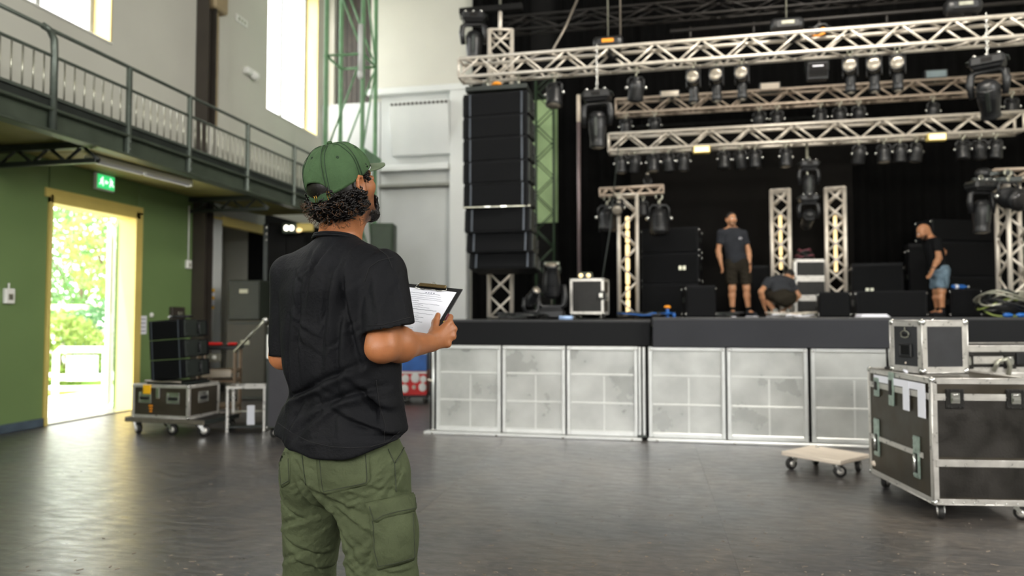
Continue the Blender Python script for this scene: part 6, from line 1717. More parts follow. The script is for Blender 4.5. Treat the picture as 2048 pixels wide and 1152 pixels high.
# visor
vs, fs = [], []; NU, NV = 28, 8
for o in (0.0, -.0045):
    for j in range(NV + 1):
        for i in range(NU + 1):
            a = (i / NU * 2 - 1) * 1.12; tt = j / NV
            base = (.110 * math.cos(a) - .004, .092 * math.sin(a))
            out = (.108 + .078 * math.cos(a * .80) ** .7 if abs(a) < 1.12 else .11, )
            ext = .076 * max(0.0, math.cos(a / 1.12 * PI / 2)) ** .55
            f = base[0] + tt * ext; r_ = base[1] * (1 + .03 * tt)
            u = .030 - .16 * (tt * ext) * .9 - 2.3 * r_ * r_ + o
            vs.append(hl(f, r_, u))
ly = (NV + 1) * (NU + 1)
for j in range(NV):
    for i in range(NU):
        a, b, c, d = j * (NU + 1) + i, j * (NU + 1) + i + 1, (j + 1) * (NU + 1) + i + 1, (j + 1) * (NU + 1) + i
        fs.append((a, d, c, b)); fs.append((ly + a, ly + b, ly + c, ly + d))
for i in range(NU): a = NV * (NU + 1) + i; fs.append((a, ly + a, ly + a + 1, a + 1))
MB().add(vs, fs, True).build('visor', mat('olive_visor', '55624a', .85, var=.12, scale=12, bump=.2, bscale=800), cap_)
# strap across the opening, with brass buckle
def cap_low(az, du, off_): return hl((.113 + off_) * math.cos(az) - .004, (.0945 + off_) * math.sin(az), 0.0 + .034 * math.cos(az) + du)
vs, fs = [], []; N_ = 24
for i in range(N_ + 1):
    az = PI - .62 + 1.24 * i / N_
    for (du, o) in ((-.004, .0005), (.016, .0005), (.016, -.0025), (-.004, -.0025)): vs.append(cap_low(az, du, o))
for i in range(N_):
    for k in range(4): fs.append((i * 4 + k, i * 4 + (k + 1) % 4, (i + 1) * 4 + (k + 1) % 4, (i + 1) * 4 + k))
MB().add(vs, fs, False).build('strap', mat('dark_green_strap', '2f4a2c', .85, var=.15, bump=.2, bscale=700), cap_)
br_m = mat('brass', 'a98438', .35, .9, var=.15, scale=30)
for az in (PI - .50, PI - .10, PI - .02):
    p = [Vector(cap_low(az + a * .035, du, .003)) for a, du in ((-1, -.006), (1, -.006), (1, .018), (-1, .018))] if az == PI - .50 else [Vector(cap_low(az, du, .0025)) for du in (-.004, .006, .016)]
    MB().path(p, .0011, 5, closed=(az == PI - .50)).build('buckle' if az == PI - .50 else 'eyelet_bar', br_m, cap_)

# t-shirt
TS = Field((-.36, -.36, .80), (.36, .36, 1.62), .0052)
hw = lambda z: float(np.interp(z, [.84, .92, 1.0, 1.05, 1.12, 1.25, 1.38, 1.46, 1.52], [.236, .228, .206, .199, .206, .212, .204, .17, .09]))
hb = lambda z: float(np.interp(z, [.84, .92, 1.0, 1.05, 1.12, 1.25, 1.38, 1.46, 1.52], [.172, .166, .146, .139, .142, .146, .138, .110, .07]))
zg = TS.ax[2]; HWz = np.array([hw(z) for z in zg]); HBz = np.array([hb(z) for z in zg])
ccx = np.array([float(np.interp(z, [.84, .95, 1.05, 1.2, 1.4], [hp(681, 890)[0], hp(684, 830)[0], hp(687, 770)[0], hp(683, 690)[0], hp(677, 560)[0]])) for z in zg])
def torso(X, Y, Z):
    n = Z.shape[2]; i0 = int(round((Z[0, 0, 0] - TS.lo[2]) / TS.h)); a = HWz[i0:i0 + n][None, None, :]; b = HBz[i0:i0 + n][None, None, :]; cx = ccx[i0:i0 + n][None, None, :]
    x = X - cx; lx = x * br_[0] + Y * br_[1]; ly_ = x * bf[0] + Y * bf[1]
    rr_ = (np.abs(lx / a) ** 2.3 + np.abs(ly_ / b) ** 2.3) ** (1 / 2.3)
    return np.maximum((rr_ - 1) * (a * .35 + b * .65), Z - 1.485)
TS.put(torso, (-.3, -.3, .80), (.3, .3, 1.56), .02)
TS.cap(nb + V3(0, -.01, -.045), shR + V3(-.012, .0, -.012), .066, .072, .05); TS.cap(nb + V3(0, -.01, -.045), shL + V3(.01, 0, -.012), .066, .070, .05)
TS.ell(hp(677, 562, 2.25), (.13, .10, .11), BM, .06)
SV = Field((-.36, -.36, .80), (.36, .36, 1.62), .0052)
sl1b = hp(783, 715, 2.125)
SV.cap(shR + V3(-.004, 0, -.01), sl1b, .077, .084, .022)
sL1 = hp(569, 760, 2.395); SV.cap(shL + V3(.002, 0, -.008), sL1, .068, .054, .012)
def halfspace(p, n):
    n = np.array(n, float); n /= np.linalg.norm(n); return lambda X, Y, Z: -((X - p[0]) * n[0] + (Y - p[1]) * n[1] + (Z - p[2]) * n[2])
ph = hp(781, 656, 2.135); nR = np.array((.20, .02, -1.0))
SV.put(halfspace(ph, nR), (0.0, -.36, .80), (.36, .36, ph[2] + .06), .004, 's')
phL = hp(556, 714, 2.39)
SV.put(halfspace(phL, (-.05, 0, -1)), (-.36, -.36, .80), (-.05, .36, phL[2] + .03), .004, 's')
SV.cap(ph + V3(-.004, 0, -.015), ph + V3(.008, 0, -.14), .060, .072, .006, 's')
SV.cap(phL + V3(.01, 0, .03), phL + V3(.0, 0, -.12), .043, .046, .006, 's')
h_ = np.clip(.5 + .5 * (SV.d - TS.d) / .016, 0, 1); TS.d = SV.d + (TS.d - SV.d) * h_ - .016 * h_ * (1 - h_)
hemx = ccx[5]
hemf = lambda X, Y, Z: (Z - (.868 + .062 * ((X - hemx) / .215) ** 2 + .10 * np.clip(Y, 0, .2)))
TS.put(hemf, (-.34, -.34, .80), (.34, .34, 1.0), .006, 's')
TS.cap(nb + V3(0, .005, .03), nb + V3(0, .03, .20), .066, .10, .01, 's')
# folds: soft drapes plus many short sharp creases
def crease(Fd, p, ang, L, w, amp, n_out):
    """ridge-and-valley crease through p; ang is its direction in the plane facing n_out (0 = level, 90 = upright)"""
    n_out = np.array(n_out, float); n_out /= np.linalg.norm(n_out); t0 = np.cross((0, 0, 1), n_out); t0 /= np.linalg.norm(t0); u0 = np.cross(n_out, t0)
    a = t0 * math.cos(ang) + u0 * math.sin(ang); b = -t0 * math.sin(ang) + u0 * math.cos(ang); m = max(L, w) * 2.2
    q, X, Y, Z = Fd.sl(np.array(p) - m, np.array(p) + m)
    dx, dy, dz = X - p[0], Y - p[1], Z - p[2]
    s_ = (dx * a[0] + dy * a[1] + dz * a[2]) / L; t_ = (dx * b[0] + dy * b[1] + dz * b[2]) / w + .35 * s_ * s_; o_ = (dx * n_out[0] + dy * n_out[1] + dz * n_out[2]) / .07
    Fd.d[q] += ((1.9 if Fd is TS else 1.35) * amp * (1.2 * np.exp(-(t_ - .6) ** 2 * 2.4) - np.exp(-(t_ + .5) ** 2 * 1.6)) * np.exp(-s_ * s_ - o_ * o_)).astype(np.float32)
X, Y, Z = TS.ax[0][:, None, None], TS.ax[1][None, :, None], TS.ax[2][None, None, :]
lat = X * br_[0] + Y * br_[1] + 0 * Z
warp = .035 * np.sin(7.3 * Z + 2.1 * X) + .02 * np.sin(15 * Z - 9 * X + 1)
low_ = np.clip((1.40 - Z) / .45, 0, 1) * np.clip((Z - .86) / .06, .25, 1)
f1 = np.sin(2 * PI * (lat + warp) * 8.5 + 3.0 * Z)
pin = np.exp(-(((X - hp(585, 775)[0]) / .12) ** 2 + ((Z - hp(585, 775)[2]) / .04) ** 2))
TS.d += (.0045 * low_ * f1 + .010 * pin).astype(np.float32)
rc = random.Random(17); bk = -bf
for (px, py, d, a, L, w, am) in ((640, 560, 2.2, 72, .12, .016, .007), (668, 620, 2.17, 78, .16, .017, .007), (615, 640, 2.22, 80, .16, .015, .007), (705, 585, 2.17, 100, .10, .014, .006), (725, 640, 2.18, 96, .15, .017, .008),
        (690, 700, 2.16, 84, .16, .018, .006), (590, 720, 2.25, 84, .16, .014, .007), (640, 770, 2.17, 28, .13, .015, .008), (600, 790, 2.22, 24, .09, .012, .009), (690, 800, 2.16, 20, .13, .016, .007), (740, 780, 2.18, 128, .11, .016, .007),
        (720, 835, 2.17, 155, .11, .014, .006), (640, 840, 2.18, 40, .10, .014, .006), (770, 800, 2.21, 110, .10, .013, .007), (760, 860, 2.2, 165, .07, .011, .005), (600, 840, 2.22, 60, .07, .012, .006)):
    crease(TS, hp(px, py, d), R(a + rc.uniform(-6, 6)), L, w, am, bk)
for (px, py, d, a, L, w, am) in ((748, 560, 2.2, 60, .07, .012, .007), (762, 600, 2.16, 55, .09, .012, .006), (790, 590, 2.18, 100, .08, .012, .005), (770, 630, 2.14, 75, .06, .010, .005), (735, 520, 2.2, 40, .07, .012, .005), (742, 610, 2.16, 95, .07, .012, .008)):
    crease(TS, hp(px, py, d), R(a), L, w, am * .5, V3(.35, -.9, 0))
for k in range(34):
    crease(TS, hp(rc.uniform(575, 730), rc.uniform(520, 880), 2.19), R(rc.choice((20, 150, 80, 95, 60, 120)) + rc.uniform(-18, 18)), rc.uniform(.025, .06), rc.uniform(.007, .011), rc.uniform(.0015, .0032), bk)
v, F_ = TS.nets()
TSM = cloth_mat('black_cotton', '0d0e11', .7, .18, 90, .25, 12, .14)
tme = fmesh('t_shirt', v, F_, TSM); tsh = ob('t_shirt', tme, hero)
tbvh = BVHTree.FromPolygons(v.tolist(), F_.tolist())
camL = Vector((-HX, -HD, CAMH))
def hit(bvh, px, py, off_=.002):
    u, w = ray(px, py); d = Vector((u, 1, w)).normalized(); r = bvh.ray_cast(camL, d)
    if r[0] is None: return None
    return r[0] + r[1] * off_
def seam(bvh, pts, name, m, par, r=.0014, off_=.001, n=14):
    P = []
    for (a, b) in zip(pts[:-1], pts[1:]):
        for i in range(n):
            t = i / n; h_ = hit(bvh, a[0] + (b[0] - a[0]) * t, a[1] + (b[1] - a[1]) * t, off_)
            if h_ is not None and (not P or (h_ - P[-1]).length < .04): P.append(h_)
    if len(P) > 2: MB().path(P, r, 5).build(name, m, par)
SEAMB = mat('black_seam', '0b0b0d', .9, var=.1)
seam(tbvh, [(741, 486), (775, 512), (786, 540)], 'seam', SEAMB, tsh)
seam(tbvh, [(786, 515), (757, 522), (738, 536), (729, 565)], 'seam', SEAMB, tsh)
seam(tbvh, [(736, 651), (765, 650), (795, 642), (822, 634)], 'hem_stitch', SEAMB, tsh, .0011)
seam(tbvh, [(556, 846), (585, 866), (620, 884), (660, 893), (700, 896), (740, 894), (775, 884), (800, 862)], 'hem_stitch', SEAMB, tsh, .0012)
seam(tbvh, [(752, 760), (757, 800), (770, 850), (768, 885)], 'side_seam', SEAMB, tsh, .0012)
# ribbed collar
cc_ = nb + V3(0, .0, -.006); pts = []
for a in np.linspace(0, 2 * PI, 41)[:-1]:
    pts.append(tuple(cc_ + br_ * .082 * math.cos(a) + bf * .078 * math.sin(a) + V3(0, 0, -.022 * math.sin(a) + .004 * math.cos(2 * a))))
q = MB()
for k, dz_ in enumerate((0, .007)): q.path([tuple(V3(*p) * 1.0 + V3(0, 0, dz_ - .006) + (nb - V3(*p)) * V3(1, 1, 0) * (.04 * k)) for p in pts], .0052, 6, closed=True)
q.build('collar', TSM, tsh)

# trousers
PT = Field((-.36, -.34, .06), (.36, .36, 1.02), .0056)
hc = hp(684, 900)[0]
PT.ell(V3(hc, 0, .93), (.196, .132, .12), BM, .03)
PT.ell(V3(hc, 0, .82), (.218, .152, .13), BM, .04)
pR0, pR1 = hp(742, 955, 2.27), hp(767, 1165, 2.235); pL0, pL1 = hp(632, 950, 2.36), hp(618, 1165, 2.46)
PT.cap(pR0, pR1, .126, .105, .04)
PT.cap(pL0, pL1, .114, .084, .016)
PT.cap(pR1, anR + V3(0, 0, .02), .105, .080, .03); PT.cap(pL1, anL + V3(0, 0, .02), .084, .074, .03)
PT.ell(hp(700, 960, 2.21), (.09, .055, .08), BM, .04); PT.ell(hp(600, 955, 2.28), (.06, .055, .08), BM, .04)
PT.ell(hp(800, 1075, 2.20), (.046, .080, .11), BM, .03)
X, Y, Z = PT.ax[0][:, None, None], PT.ax[1][None, :, None], PT.ax[2][None, None, :]
lat = X * br_[0] + Y * br_[1] + 0 * Z
g3 = np.sin(2 * PI * ((lat + .05 * np.sin(9 * Z)) * 8))
PT.d += (.003 * g3 * np.clip((Z - .78) / .1, 0, 1)).astype(np.float32)
for (px, py, d, a, L, w, am) in ((650, 1010, 2.22, 118, .13, .020, .010), (625, 990, 2.26, 112, .10, .014, .009), (690, 1060, 2.2, 130, .12, .016, .008), (600, 1040, 2.34, 20, .08, .014, .009), (610, 1085, 2.36, 155, .09, .014, .009), (595, 1110, 2.38, 25, .07, .012, .008),
        (630, 1125, 2.37, 150, .08, .013, .008), (590, 1010, 2.33, 150, .07, .012, .008), (700, 1110, 2.17, 35, .10, .013, .007), (715, 1040, 2.17, 150, .08, .012, .006), (680, 1000, 2.17, 160, .09, .013, .006), (740, 1120, 2.14, 60, .08, .012, .006), (790, 960, 2.16, 70, .07, .012, .006), (575, 930, 2.3, 80, .07, .012, .007), (595, 915, 2.28, 95, .06, .010, .006)):
    crease(PT, hp(px, py, d), R(a), L, w, am, V3(-.25, -1, 0))
for k in range(110):
    px = rc.uniform(572, 825); py = rc.uniform(910, 1150)
    crease(PT, hp(px, py, 2.36 if px < 660 and py > 1000 else 2.17), R(rc.choice((15, 160, 35, 140, 120)) + rc.uniform(-18, 18)), rc.uniform(.02, .055), rc.uniform(.007, .011), rc.uniform(.0016, .0036), V3(-.1, -1, 0))
v, F_ = PT.nets()
PTM = cloth_mat('olive_ripstop', '464d37', .8, .14, 60, .45, 16)
tro = ob('trousers', fmesh('trousers', v, F_, PTM), hero)
pbvh = BVHTree.FromPolygons(v.tolist(), F_.tolist())
def patch(bvh, corners, name, m, par, th_=.006, nu=14, nv=14, rb=0.0):
    """a sewn-on piece following the cloth: corners TL, TR, BR, BL as seen in the photograph"""
    tl, tr_, br2, bl = [np.array(c, float) for c in corners]; P = {}; Nn = {}
    for j in range(nv + 1):
        for i in range(nu + 1):
            s_, t_ = i / nu, j / nv
            if rb and t_ > .8:                                   # rounded lower corners
                e = (t_ - .8) / .2; ins_ = rb * (1 - math.sqrt(max(0, 1 - e * e))); s_ = ins_ + s_ * (1 - 2 * ins_)
            p = (tl * (1 - s_) + tr_ * s_) * (1 - t_) + (bl * (1 - s_) + br2 * s_) * t_
            u, w = ray(*p); r = bvh.ray_cast(camL, Vector((u, 1, w)).normalized())
            if r[0] is None: r = bvh.find_nearest(camL + Vector((u, 1, w)) * 2.25)
            P[i, j] = r[0]; Nn[i, j] = r[1]
    vs, fs = [], []
    for o in (th_, -.004):
        for j in range(nv + 1):
            for i in range(nu + 1):
                n_ = sum((Nn[min(max(i + a, 0), nu), min(max(j + b, 0), nv)] for a in (-1, 0, 1) for b in (-1, 0, 1)), Vector()).normalized()
                edge = .6 if o > 0 and (i in (0, nu) or j in (0, nv)) else 1
                vs.append(P[i, j] + n_ * o * edge)
    W_ = nu + 1; ly = W_ * (nv + 1)
    for j in range(nv):
        for i in range(nu):
            a, b, c, d = j * W_ + i, j * W_ + i + 1, (j + 1) * W_ + i + 1, (j + 1) * W_ + i
            fs.append((a, d, c, b)); fs.append((ly + a, ly + b, ly + c, ly + d))
    rim = [(i, 0) for i in range(nu)] + [(nu, j) for j in range(nv)] + [(i, nv) for i in range(nu, 0, -1)] + [(0, j) for j in range(nv, 0, -1)]
    for k in range(len(rim)):
        a = rim[k][1] * W_ + rim[k][0]; b = rim[(k + 1) % len(rim)]; b = b[1] * W_ + b[0]; fs.append((a, b, ly + b, ly + a))
    o = MB().add(vs, fs, True).build(name, m, par)
    ln = []
    for (i0, j0, i1, j1) in ((1, 1, 1, nv - 1), (1, nv - 1, nu - 1, nv - 1), (nu - 1, nv - 1, nu - 1, 1)):
        n = max(abs(i1 - i0), abs(j1 - j0))
        for k in range(n): ln.append(Vector(vs[(j0 + (j1 - j0) * k // n) * W_ + i0 + (i1 - i0) * k // n]) )
    MB().path(ln, .0016, 4).build('pocket_stitch', mat('olive_stitch', '2b3122', .85, var=.1), par)
    return o
patch(pbvh, ((630, 893), (738, 900), (742, 968), (640, 992)), 'back_pocket', PTM, tro, .004, rb=.10)
patch(pbvh, ((554, 905), (580, 905), (582, 965), (562, 978)), 'back_pocket', PTM, tro, .003, 8, 10, .15)
patch(pbvh, ((738, 1030), (826, 1012), (829, 1118), (752, 1141)), 'cargo_pocket', PTM, tro, .012, rb=.06)
patch(pbvh, ((730, 1005), (826, 985), (828, 1024), (744, 1046)), 'pocket_flap', PTM, tro, .019, 14, 6, .05)
SEAMO = mat('olive_seam', '2f3625', .85, var=.1)
seam(pbvh, [(776, 898), (789, 927), (791, 960), (792, 985)], 'side_seam', SEAMO, tro, .0018)
seam(pbvh, [(815, 880), (803, 905), (789, 927)], 'pocket_edge', SEAMO, tro, .0026, .002)
seam(pbvh, [(603, 892), (606, 930), (612, 972)], 'seat_seam', SEAMO, tro, .0018)
# shoes (below the picture)
for a_ in (anR, anL):
    SH = Field(a_ - V3(.16, .2, .10), a_ + V3(.2, .24, .06), .006)
    SH.cap(a_ + V3(0, 0, -.045) - bf * .02, a_ + bf * .15 + V3(0, 0, -.058), .046, .036, .02); SH.cap(a_ + V3(0, 0, .0), a_ + V3(0, 0, -.04), .048, .046, .02)
    SH.put(lambda X, Y, Z: Z - .004 + 0 * X + 0 * Y, a_ - V3(.16, .2, .12), a_ + V3(.2, .24, -.06), .003, 's')
    v, F_ = SH.nets(); ob('shoe', fmesh('shoe', v, F_, cloth_mat('dark_shoe', '2a2826', .6, .1)), hero)

# clipboard
TRc = Vector(hp(926, 578, 2.66)); Qc = Vector(hp(889, 641, 2.54)); dn = (Qc - TRc).normalized()
lv = Vector((-.93, .36, .12)); lv = (lv - dn * lv.dot(dn)).normalized(); nv_ = lv.cross(dn).normalized()
if nv_.dot(camL - TRc) < 0: nv_ = -nv_
Rw = Matrix.Rotation(YAW, 4, 'Z'); 
Mc = Matrix((-lv, nv_, -dn)).transposed().to_4x4(); Mc.translation = TRc         # local: x to the right edge, z towards the top, y out of the paper
Mc = Matrix.Translation(c2w(HX, HD, 0)) @ Rw @ Mc
cb_ = thing('clipboard', 'black clipboard with a printed white sheet held by the man in the green cap', 'clipboard', Mx=Mc)
CW, CH = .25, .33
MB().box((-CW / 2, -.002, -CH / 2), (CW, .004, CH), bev=.0015).build('board', M['black'], cb_)
pw, phh = .222, .295
MB().box((-CW / 2 - .004, .0008, -CH / 2 - .006), (pw, .0012, phh)).build('paper', M['paper'], cb_)
rr = random.Random(5)
for k in range(24):                                                   # rows of writing
    z = -.050 - k * .0108; x0 = -CW / 2 - pw / 2 + .012; L_ = rr.uniform(.55, .92) * (pw - .03)
    if k in (4, 9, 15): L_ *= .5
    pts = [(x0 + L_ * i / 16 - .0, .0018, z + .0010 * math.sin(i * 2.3 + k) - .0008 * (k % 3)) for i in range(17)]
    MB().path(pts, .00045 if k % 4 else .0007, 4).build('text_line', M['ink'], cb_)
for k in range(4): MB().box((-CW / 2 - .012 + k * .011, .0016, -.043), (.006, .0006, .004)).build('heading_mark', M['ink'], cb_)
brz = mat('bronze_clip', '8f7a55', .3, .85, var=.12, scale=20)
MB().box((-CW / 2, .006, -.006), (.116, .010, .016), bev=.003).build('clip_bar', brz, cb_)
q = MB(); q.path([(-CW / 2 - .060, .008, -.004), (-CW / 2 - .066, .006, -.026), (-CW / 2 - .03, .004, -.031), (-CW / 2 - .022, .004, -.027), (-CW / 2 + .022, .004, -.027), (-CW / 2 + .03, .004, -.031), (-CW / 2 + .066, .006, -.026), (-CW / 2 + .060, .008, -.004)], .0022, 6)
q.build('wire_clip', M['chrome'], cb_); MB().path([(-CW / 2 + .010 * math.cos(a), .008, .003 + .008 * math.sin(a)) for a in np.linspace(0, PI, 9)], .002, 6).build('hang_loop', M['chrome'], cb_)
pe = Vector(hp(889, 644, 2.515)); pd = Vector(hp(895, 632, 2.54)) - pe
Mp = Matrix.Translation(c2w(HX, HD, 0)) @ Rw
pn = thing('pen', 'dark red pen with a yellow tip pinched by the hand on the clipboard edge', 'pen', Mx=Mp @ Matrix.Translation(pe))
MB().tube((0, 0, 0), tuple(pd * 1.3), .0042, 8).build('barrel', mat('maroon_plastic', '5a1420', .4), pn); MB().ell((0, 0, 0), (.0052, .0052, .0052), 10, 6).build('cap', mat('brass_yellow', 'c8a63c', .4), pn)
# ---------------------------------------------------------------- three stage hands
def figure(label, px, d, z, J, hd, shirt, shorts, hairm=None, beard=False, sk='a9704a', shoe='1c1c1f', badge=False, sock=True, rzb=0.0):
    p = at(px, 600, d)
    t = thing('person', label, 'person', (p.x, p.y, z), YAW)
    g = {k: V3(*v) for k, v in J.items()}
    hy, hpitch = hd
    f0 = V3(math.sin(hy), math.cos(hy), 0); r0 = V3(math.cos(hy), -math.sin(hy), 0)
    f = f0 * math.cos(hpitch) + up0 * math.sin(hpitch); u = up0 * math.cos(hpitch) - f0 * math.sin(hpitch)
    HMx = np.stack([f, r0, u], 1); hl_ = lambda a, b, c: g['head'] + f * a + r0 * b + u * c
    allp = np.array(list(g.values())); lo, hi = allp.min(0) - .17, allp.max(0) + .17; lo[2] = max(lo[2], -.01)
    B = Field(lo, hi, .0072)
    head_field(B, hl_, HMx, 1.0)
    B.cap(hl_(-.03, 0, -.08), g['neck'], .055, .062, .03)
    ch = (g['shL'] + g['shR']) / 2; pe = (g['hipL'] + g['hipR']) / 2
    sd = g['shR'] - g['shL']; sd = sd / np.linalg.norm(sd); sp = ch - pe; L = np.linalg.norm(sp); sp = sp / L; fw = np.cross(sp, sd)
    TM = np.stack([sd, fw, sp], 1)
    B.ell(pe + sp * L * .78, (.165, .105, .17), TM, .05); B.ell(pe + sp * L * .4, (.15, .10, .16), TM, .05); B.ell(pe + sp * .02, (.155, .11, .13), TM, .05)
    for s in 'LR':
        B.cap(g['neck'], g['sh' + s], .055, .055, .04); B.cap(g['sh' + s], g['el' + s], .052, .042, .03)
        m = g['el' + s] * .65 + g['wr' + s] * .35; B.cap(g['el' + s], m, .042, .043, .03); B.cap(m, g['wr' + s], .043, .028, .03)
        hv = g['wr' + s] - g['el' + s]; hv = g.get('hd' + s, g['wr' + s] + hv / np.linalg.norm(hv) * .09) - g['wr' + s]; hl2 = hv / np.linalg.norm(hv)
        sv = np.cross(hl2, V3(1, 0, 0) if abs(hl2[0]) < .8 else V3(0, 1, 0)); sv = sv / np.linalg.norm(sv); pv = np.cross(hl2, sv)
        for i in range(4):
            o = sv * (.030 - .020 * i); m0 = g['wr' + s] + hl2 * .085 + o
            B.cap(g['wr' + s], m0, .022, .014, .012); ln_ = (.040, .046, .042, .034)[i]
            B.chain([m0, m0 + hl2 * ln_ + pv * .008, m0 + hl2 * (ln_ * 1.5) + pv * .026], [.0125, .0115, .0095], .004)
        B.chain([g['wr' + s] + sv * .018, g['wr' + s] + hl2 * .045 + sv * .048 + pv * .012, g['wr' + s] + hl2 * .085 + sv * .054 + pv * .026], [.018, .0135, .0105], .008)
        B.cap(g['hip' + s], g['kn' + s], .088, .058, .03); m = g['kn' + s] * .68 + g['an' + s] * .32
        bk_ = np.cross(g['kn' + s] - g['an' + s], sd); bk_ = bk_ / (np.linalg.norm(bk_) + 1e-6)
        B.cap(g['kn' + s], m + bk_ * .012, .055, .056, .03); B.cap(m + bk_ * .012, g['an' + s], .056, .036, .03); B.ell(g['kn' + s], (.054, .054, .06), None, .03)
        B.cap(g['an' + s], g['to' + s], .036, .028, .02)
    v, F_ = B.nets(); me = fmesh('body', v, F_, SKS(sk))
    q = v - g['head']; lf_, lr_, lu_ = q @ f, q @ r0, q @ u
    sb = np.clip((lf_ - .0) / .02, 0, 1) * np.clip((-.062 - lu_) / .015, 0, 1) * np.clip((lu_ + .16) / .02, 0, 1) * (.75 if beard else .35)
    lips = (np.abs(lr_) < .022) * (lf_ > .09) * (np.abs(lu_ + .086) < .008) * .35
    brow = (np.abs(np.abs(lr_) - .03) < .02) * (np.abs(lu_ - .006) < .006) * (lf_ > .06) * .8
    attr(me, 'stubble', np.clip(sb + lips + brow, 0, .95)); ob('body', me, t)
    for s in (-1, 1): MB().ell(tuple(hl_(.0925, s * .031, -.017)), (.0118, .0118, .0118), 10, 8).build('eye', M['paper'], t); MB().ell(tuple(hl_(.1035, s * .031, -.017)), (.004, .0055, .0055), 8, 6).build('iris', M['matte'], t)
    if hairm:
        H_ = Field(hl_(0, 0, 0) - .15, hl_(0, 0, 0) + .15, .005)
        H_.ell(hl_(-.010, 0, .010), (.103, .083, .104), HMx, .02)
        H_.ell(hl_(.095, 0, -.030), (.095, .12, .092), HMx, .02, 's'); H_.ell(hl_(0, 0, -.16), (.16, .14, .10), HMx, .02, 's')
        v, F_ = H_.nets(); v += np.random.RandomState(3).normal(size=v.shape) * .0022; ob('hair', fmesh('hair', v, F_, hairm), t)
    if beard:
        D = Field(hl_(.05, 0, -.09) - .12, hl_(.05, 0, -.09) + .12, .005)
        for s in (-1, 1): D.cap(hl_(.02, s * .055, -.085), hl_(.074, s * .018, -.126), .014, .020, .012); D.cap(hl_(.105, s * .004, -.068), hl_(.094, s * .028, -.09), .007, .010, .006)
        D.ell(hl_(.082, 0, -.126), (.026, .032, .024), HMx, .012); v, F_ = D.nets(); ob('beard', fmesh('beard', v, F_, HAIR), t)
    # t-shirt
    T = Field(lo, hi, .0085); hem = g['hem']
    T.ell(pe + sp * L * .80, (.182, .125, .19), TM, .05); T.ell(pe + sp * L * .45, (.172, .122, .20), TM, .05); T.ell(pe + sp * L * .12, (.178, .130, .17), TM, .05)
    U = Field(lo, hi, .0085)
    for s in 'LR':
        T.cap(g['neck'] - sp * .025, g['sh' + s], .06, .066, .05); e_ = g['sh' + s] + (g['el' + s] - g['sh' + s]) * .82; U.cap(g['sh' + s], e_, .066, .068, .025)
        n_ = g['el' + s] - g['sh' + s]; n_ = n_ / np.linalg.norm(n_)
        cpt = g['sh' + s] + n_ * np.linalg.norm(g['el' + s] - g['sh' + s]) * .62
        U.put(halfspace(cpt, n_), cpt - .16, cpt + .16, .004, 's')
    h_ = np.clip(.5 + .5 * (U.d - T.d) / .02, 0, 1); T.d = U.d + (T.d - U.d) * h_ - .02 * h_ * (1 - h_)
    T.put(lambda X, Y, Z: ((X - hem[0]) * sp[0] + (Y - hem[1]) * sp[1] + (Z - hem[2]) * sp[2]), hem - .26, hem + .26, .006, 's')
    T.cap(g['neck'] + sp * .01, g['neck'] + sp * .14, .058, .08, .01, 's')
    X, Y, Z = T.ax[0][:, None, None], T.ax[1][None, :, None], T.ax[2][None, None, :]
    T.d += (.004 * np.sin(22 * X + 9 * Z + 3 * np.sin(8 * Z)) + .003 * np.sin(31 * Z - 14 * X + 9 * Y)).astype(np.float32)
    v, F_ = T.nets(); ts_ = ob('t_shirt', fmesh('t_shirt', v, F_, shirt), t)
    MB().path([tuple(g['neck'] + sp * .012 + sd * .066 * math.cos(a) + fw * .064 * math.sin(a) - sp * .022 * math.sin(a)) for a in np.linspace(0, 2 * PI, 25)[:-1]], .007, 6, closed=True).build('collar', shirt, ts_)
    # shorts
    Q = Field(lo, hi, .0085)
    Q.ell(pe + sp * .03, (.172, .125, .13), TM, .04); Q.ell(pe - sp * .05, (.178, .13, .11), TM, .04)
    for s in 'LR':
        kv = g['kn' + s] - g['hip' + s]; e_ = g['hip' + s] + kv * 1.0; Q.cap(g['hip' + s], e_, .105, .092, .02)
        n_ = kv / np.linalg.norm(kv); cpt = g['hip' + s] + kv * .86
        Q.put(halfspace(cpt, n_), np.minimum(cpt, cpt + n_ * .2) - .10, np.maximum(cpt, cpt + n_ * .2) + .10, .004, 's')
    X, Y, Z = Q.ax[0][:, None, None], Q.ax[1][None, :, None], Q.ax[2][None, None, :]
    Q.d += (.004 * np.sin(26 * X + 33 * Z + 5 * np.sin(9 * Z)) + .003 * np.sin(41 * Z - 24 * X + 17 * Y)).astype(np.float32)
    v, F_ = Q.nets(); so = ob('shorts', fmesh('shorts', v, F_, shorts), t)
    for s, sg in (('L', -1), ('R', 1)):
        c = g['hip' + s] * .45 + g['kn' + s] * .55 + sd * sg * .085; MB().box(tuple(c), (.03, .13, .15), bev=.012).build('cargo_pocket', shorts, so)
    shm = cloth_mat('shoe_' + shoe, shoe, .6, .15)
    for s in 'LR':
        a_, b_ = g['an' + s], g['to' + s]; K = Field(np.minimum(a_, b_) - .1, np.maximum(a_, b_) + .1, .007)
        K.cap(a_ - V3(0, 0, .045), b_ - V3(0, 0, .0), .046, .038, .02); K.cap(a_ + V3(0, 0, .01), a_ - V3(0, 0, .03), .046, .046, .02)
        K.put(lambda X, Y, Z: Z - .004 + 0 * X + 0 * Y, np.minimum(a_, b_) - .1, np.maximum(a_, b_) * V3(1, 1, 0) + V3(.1, .1, .004), .003, 's')
        v, F_ = K.nets(); sh_ = ob('shoe', fmesh('shoe', v, F_, shm), t)
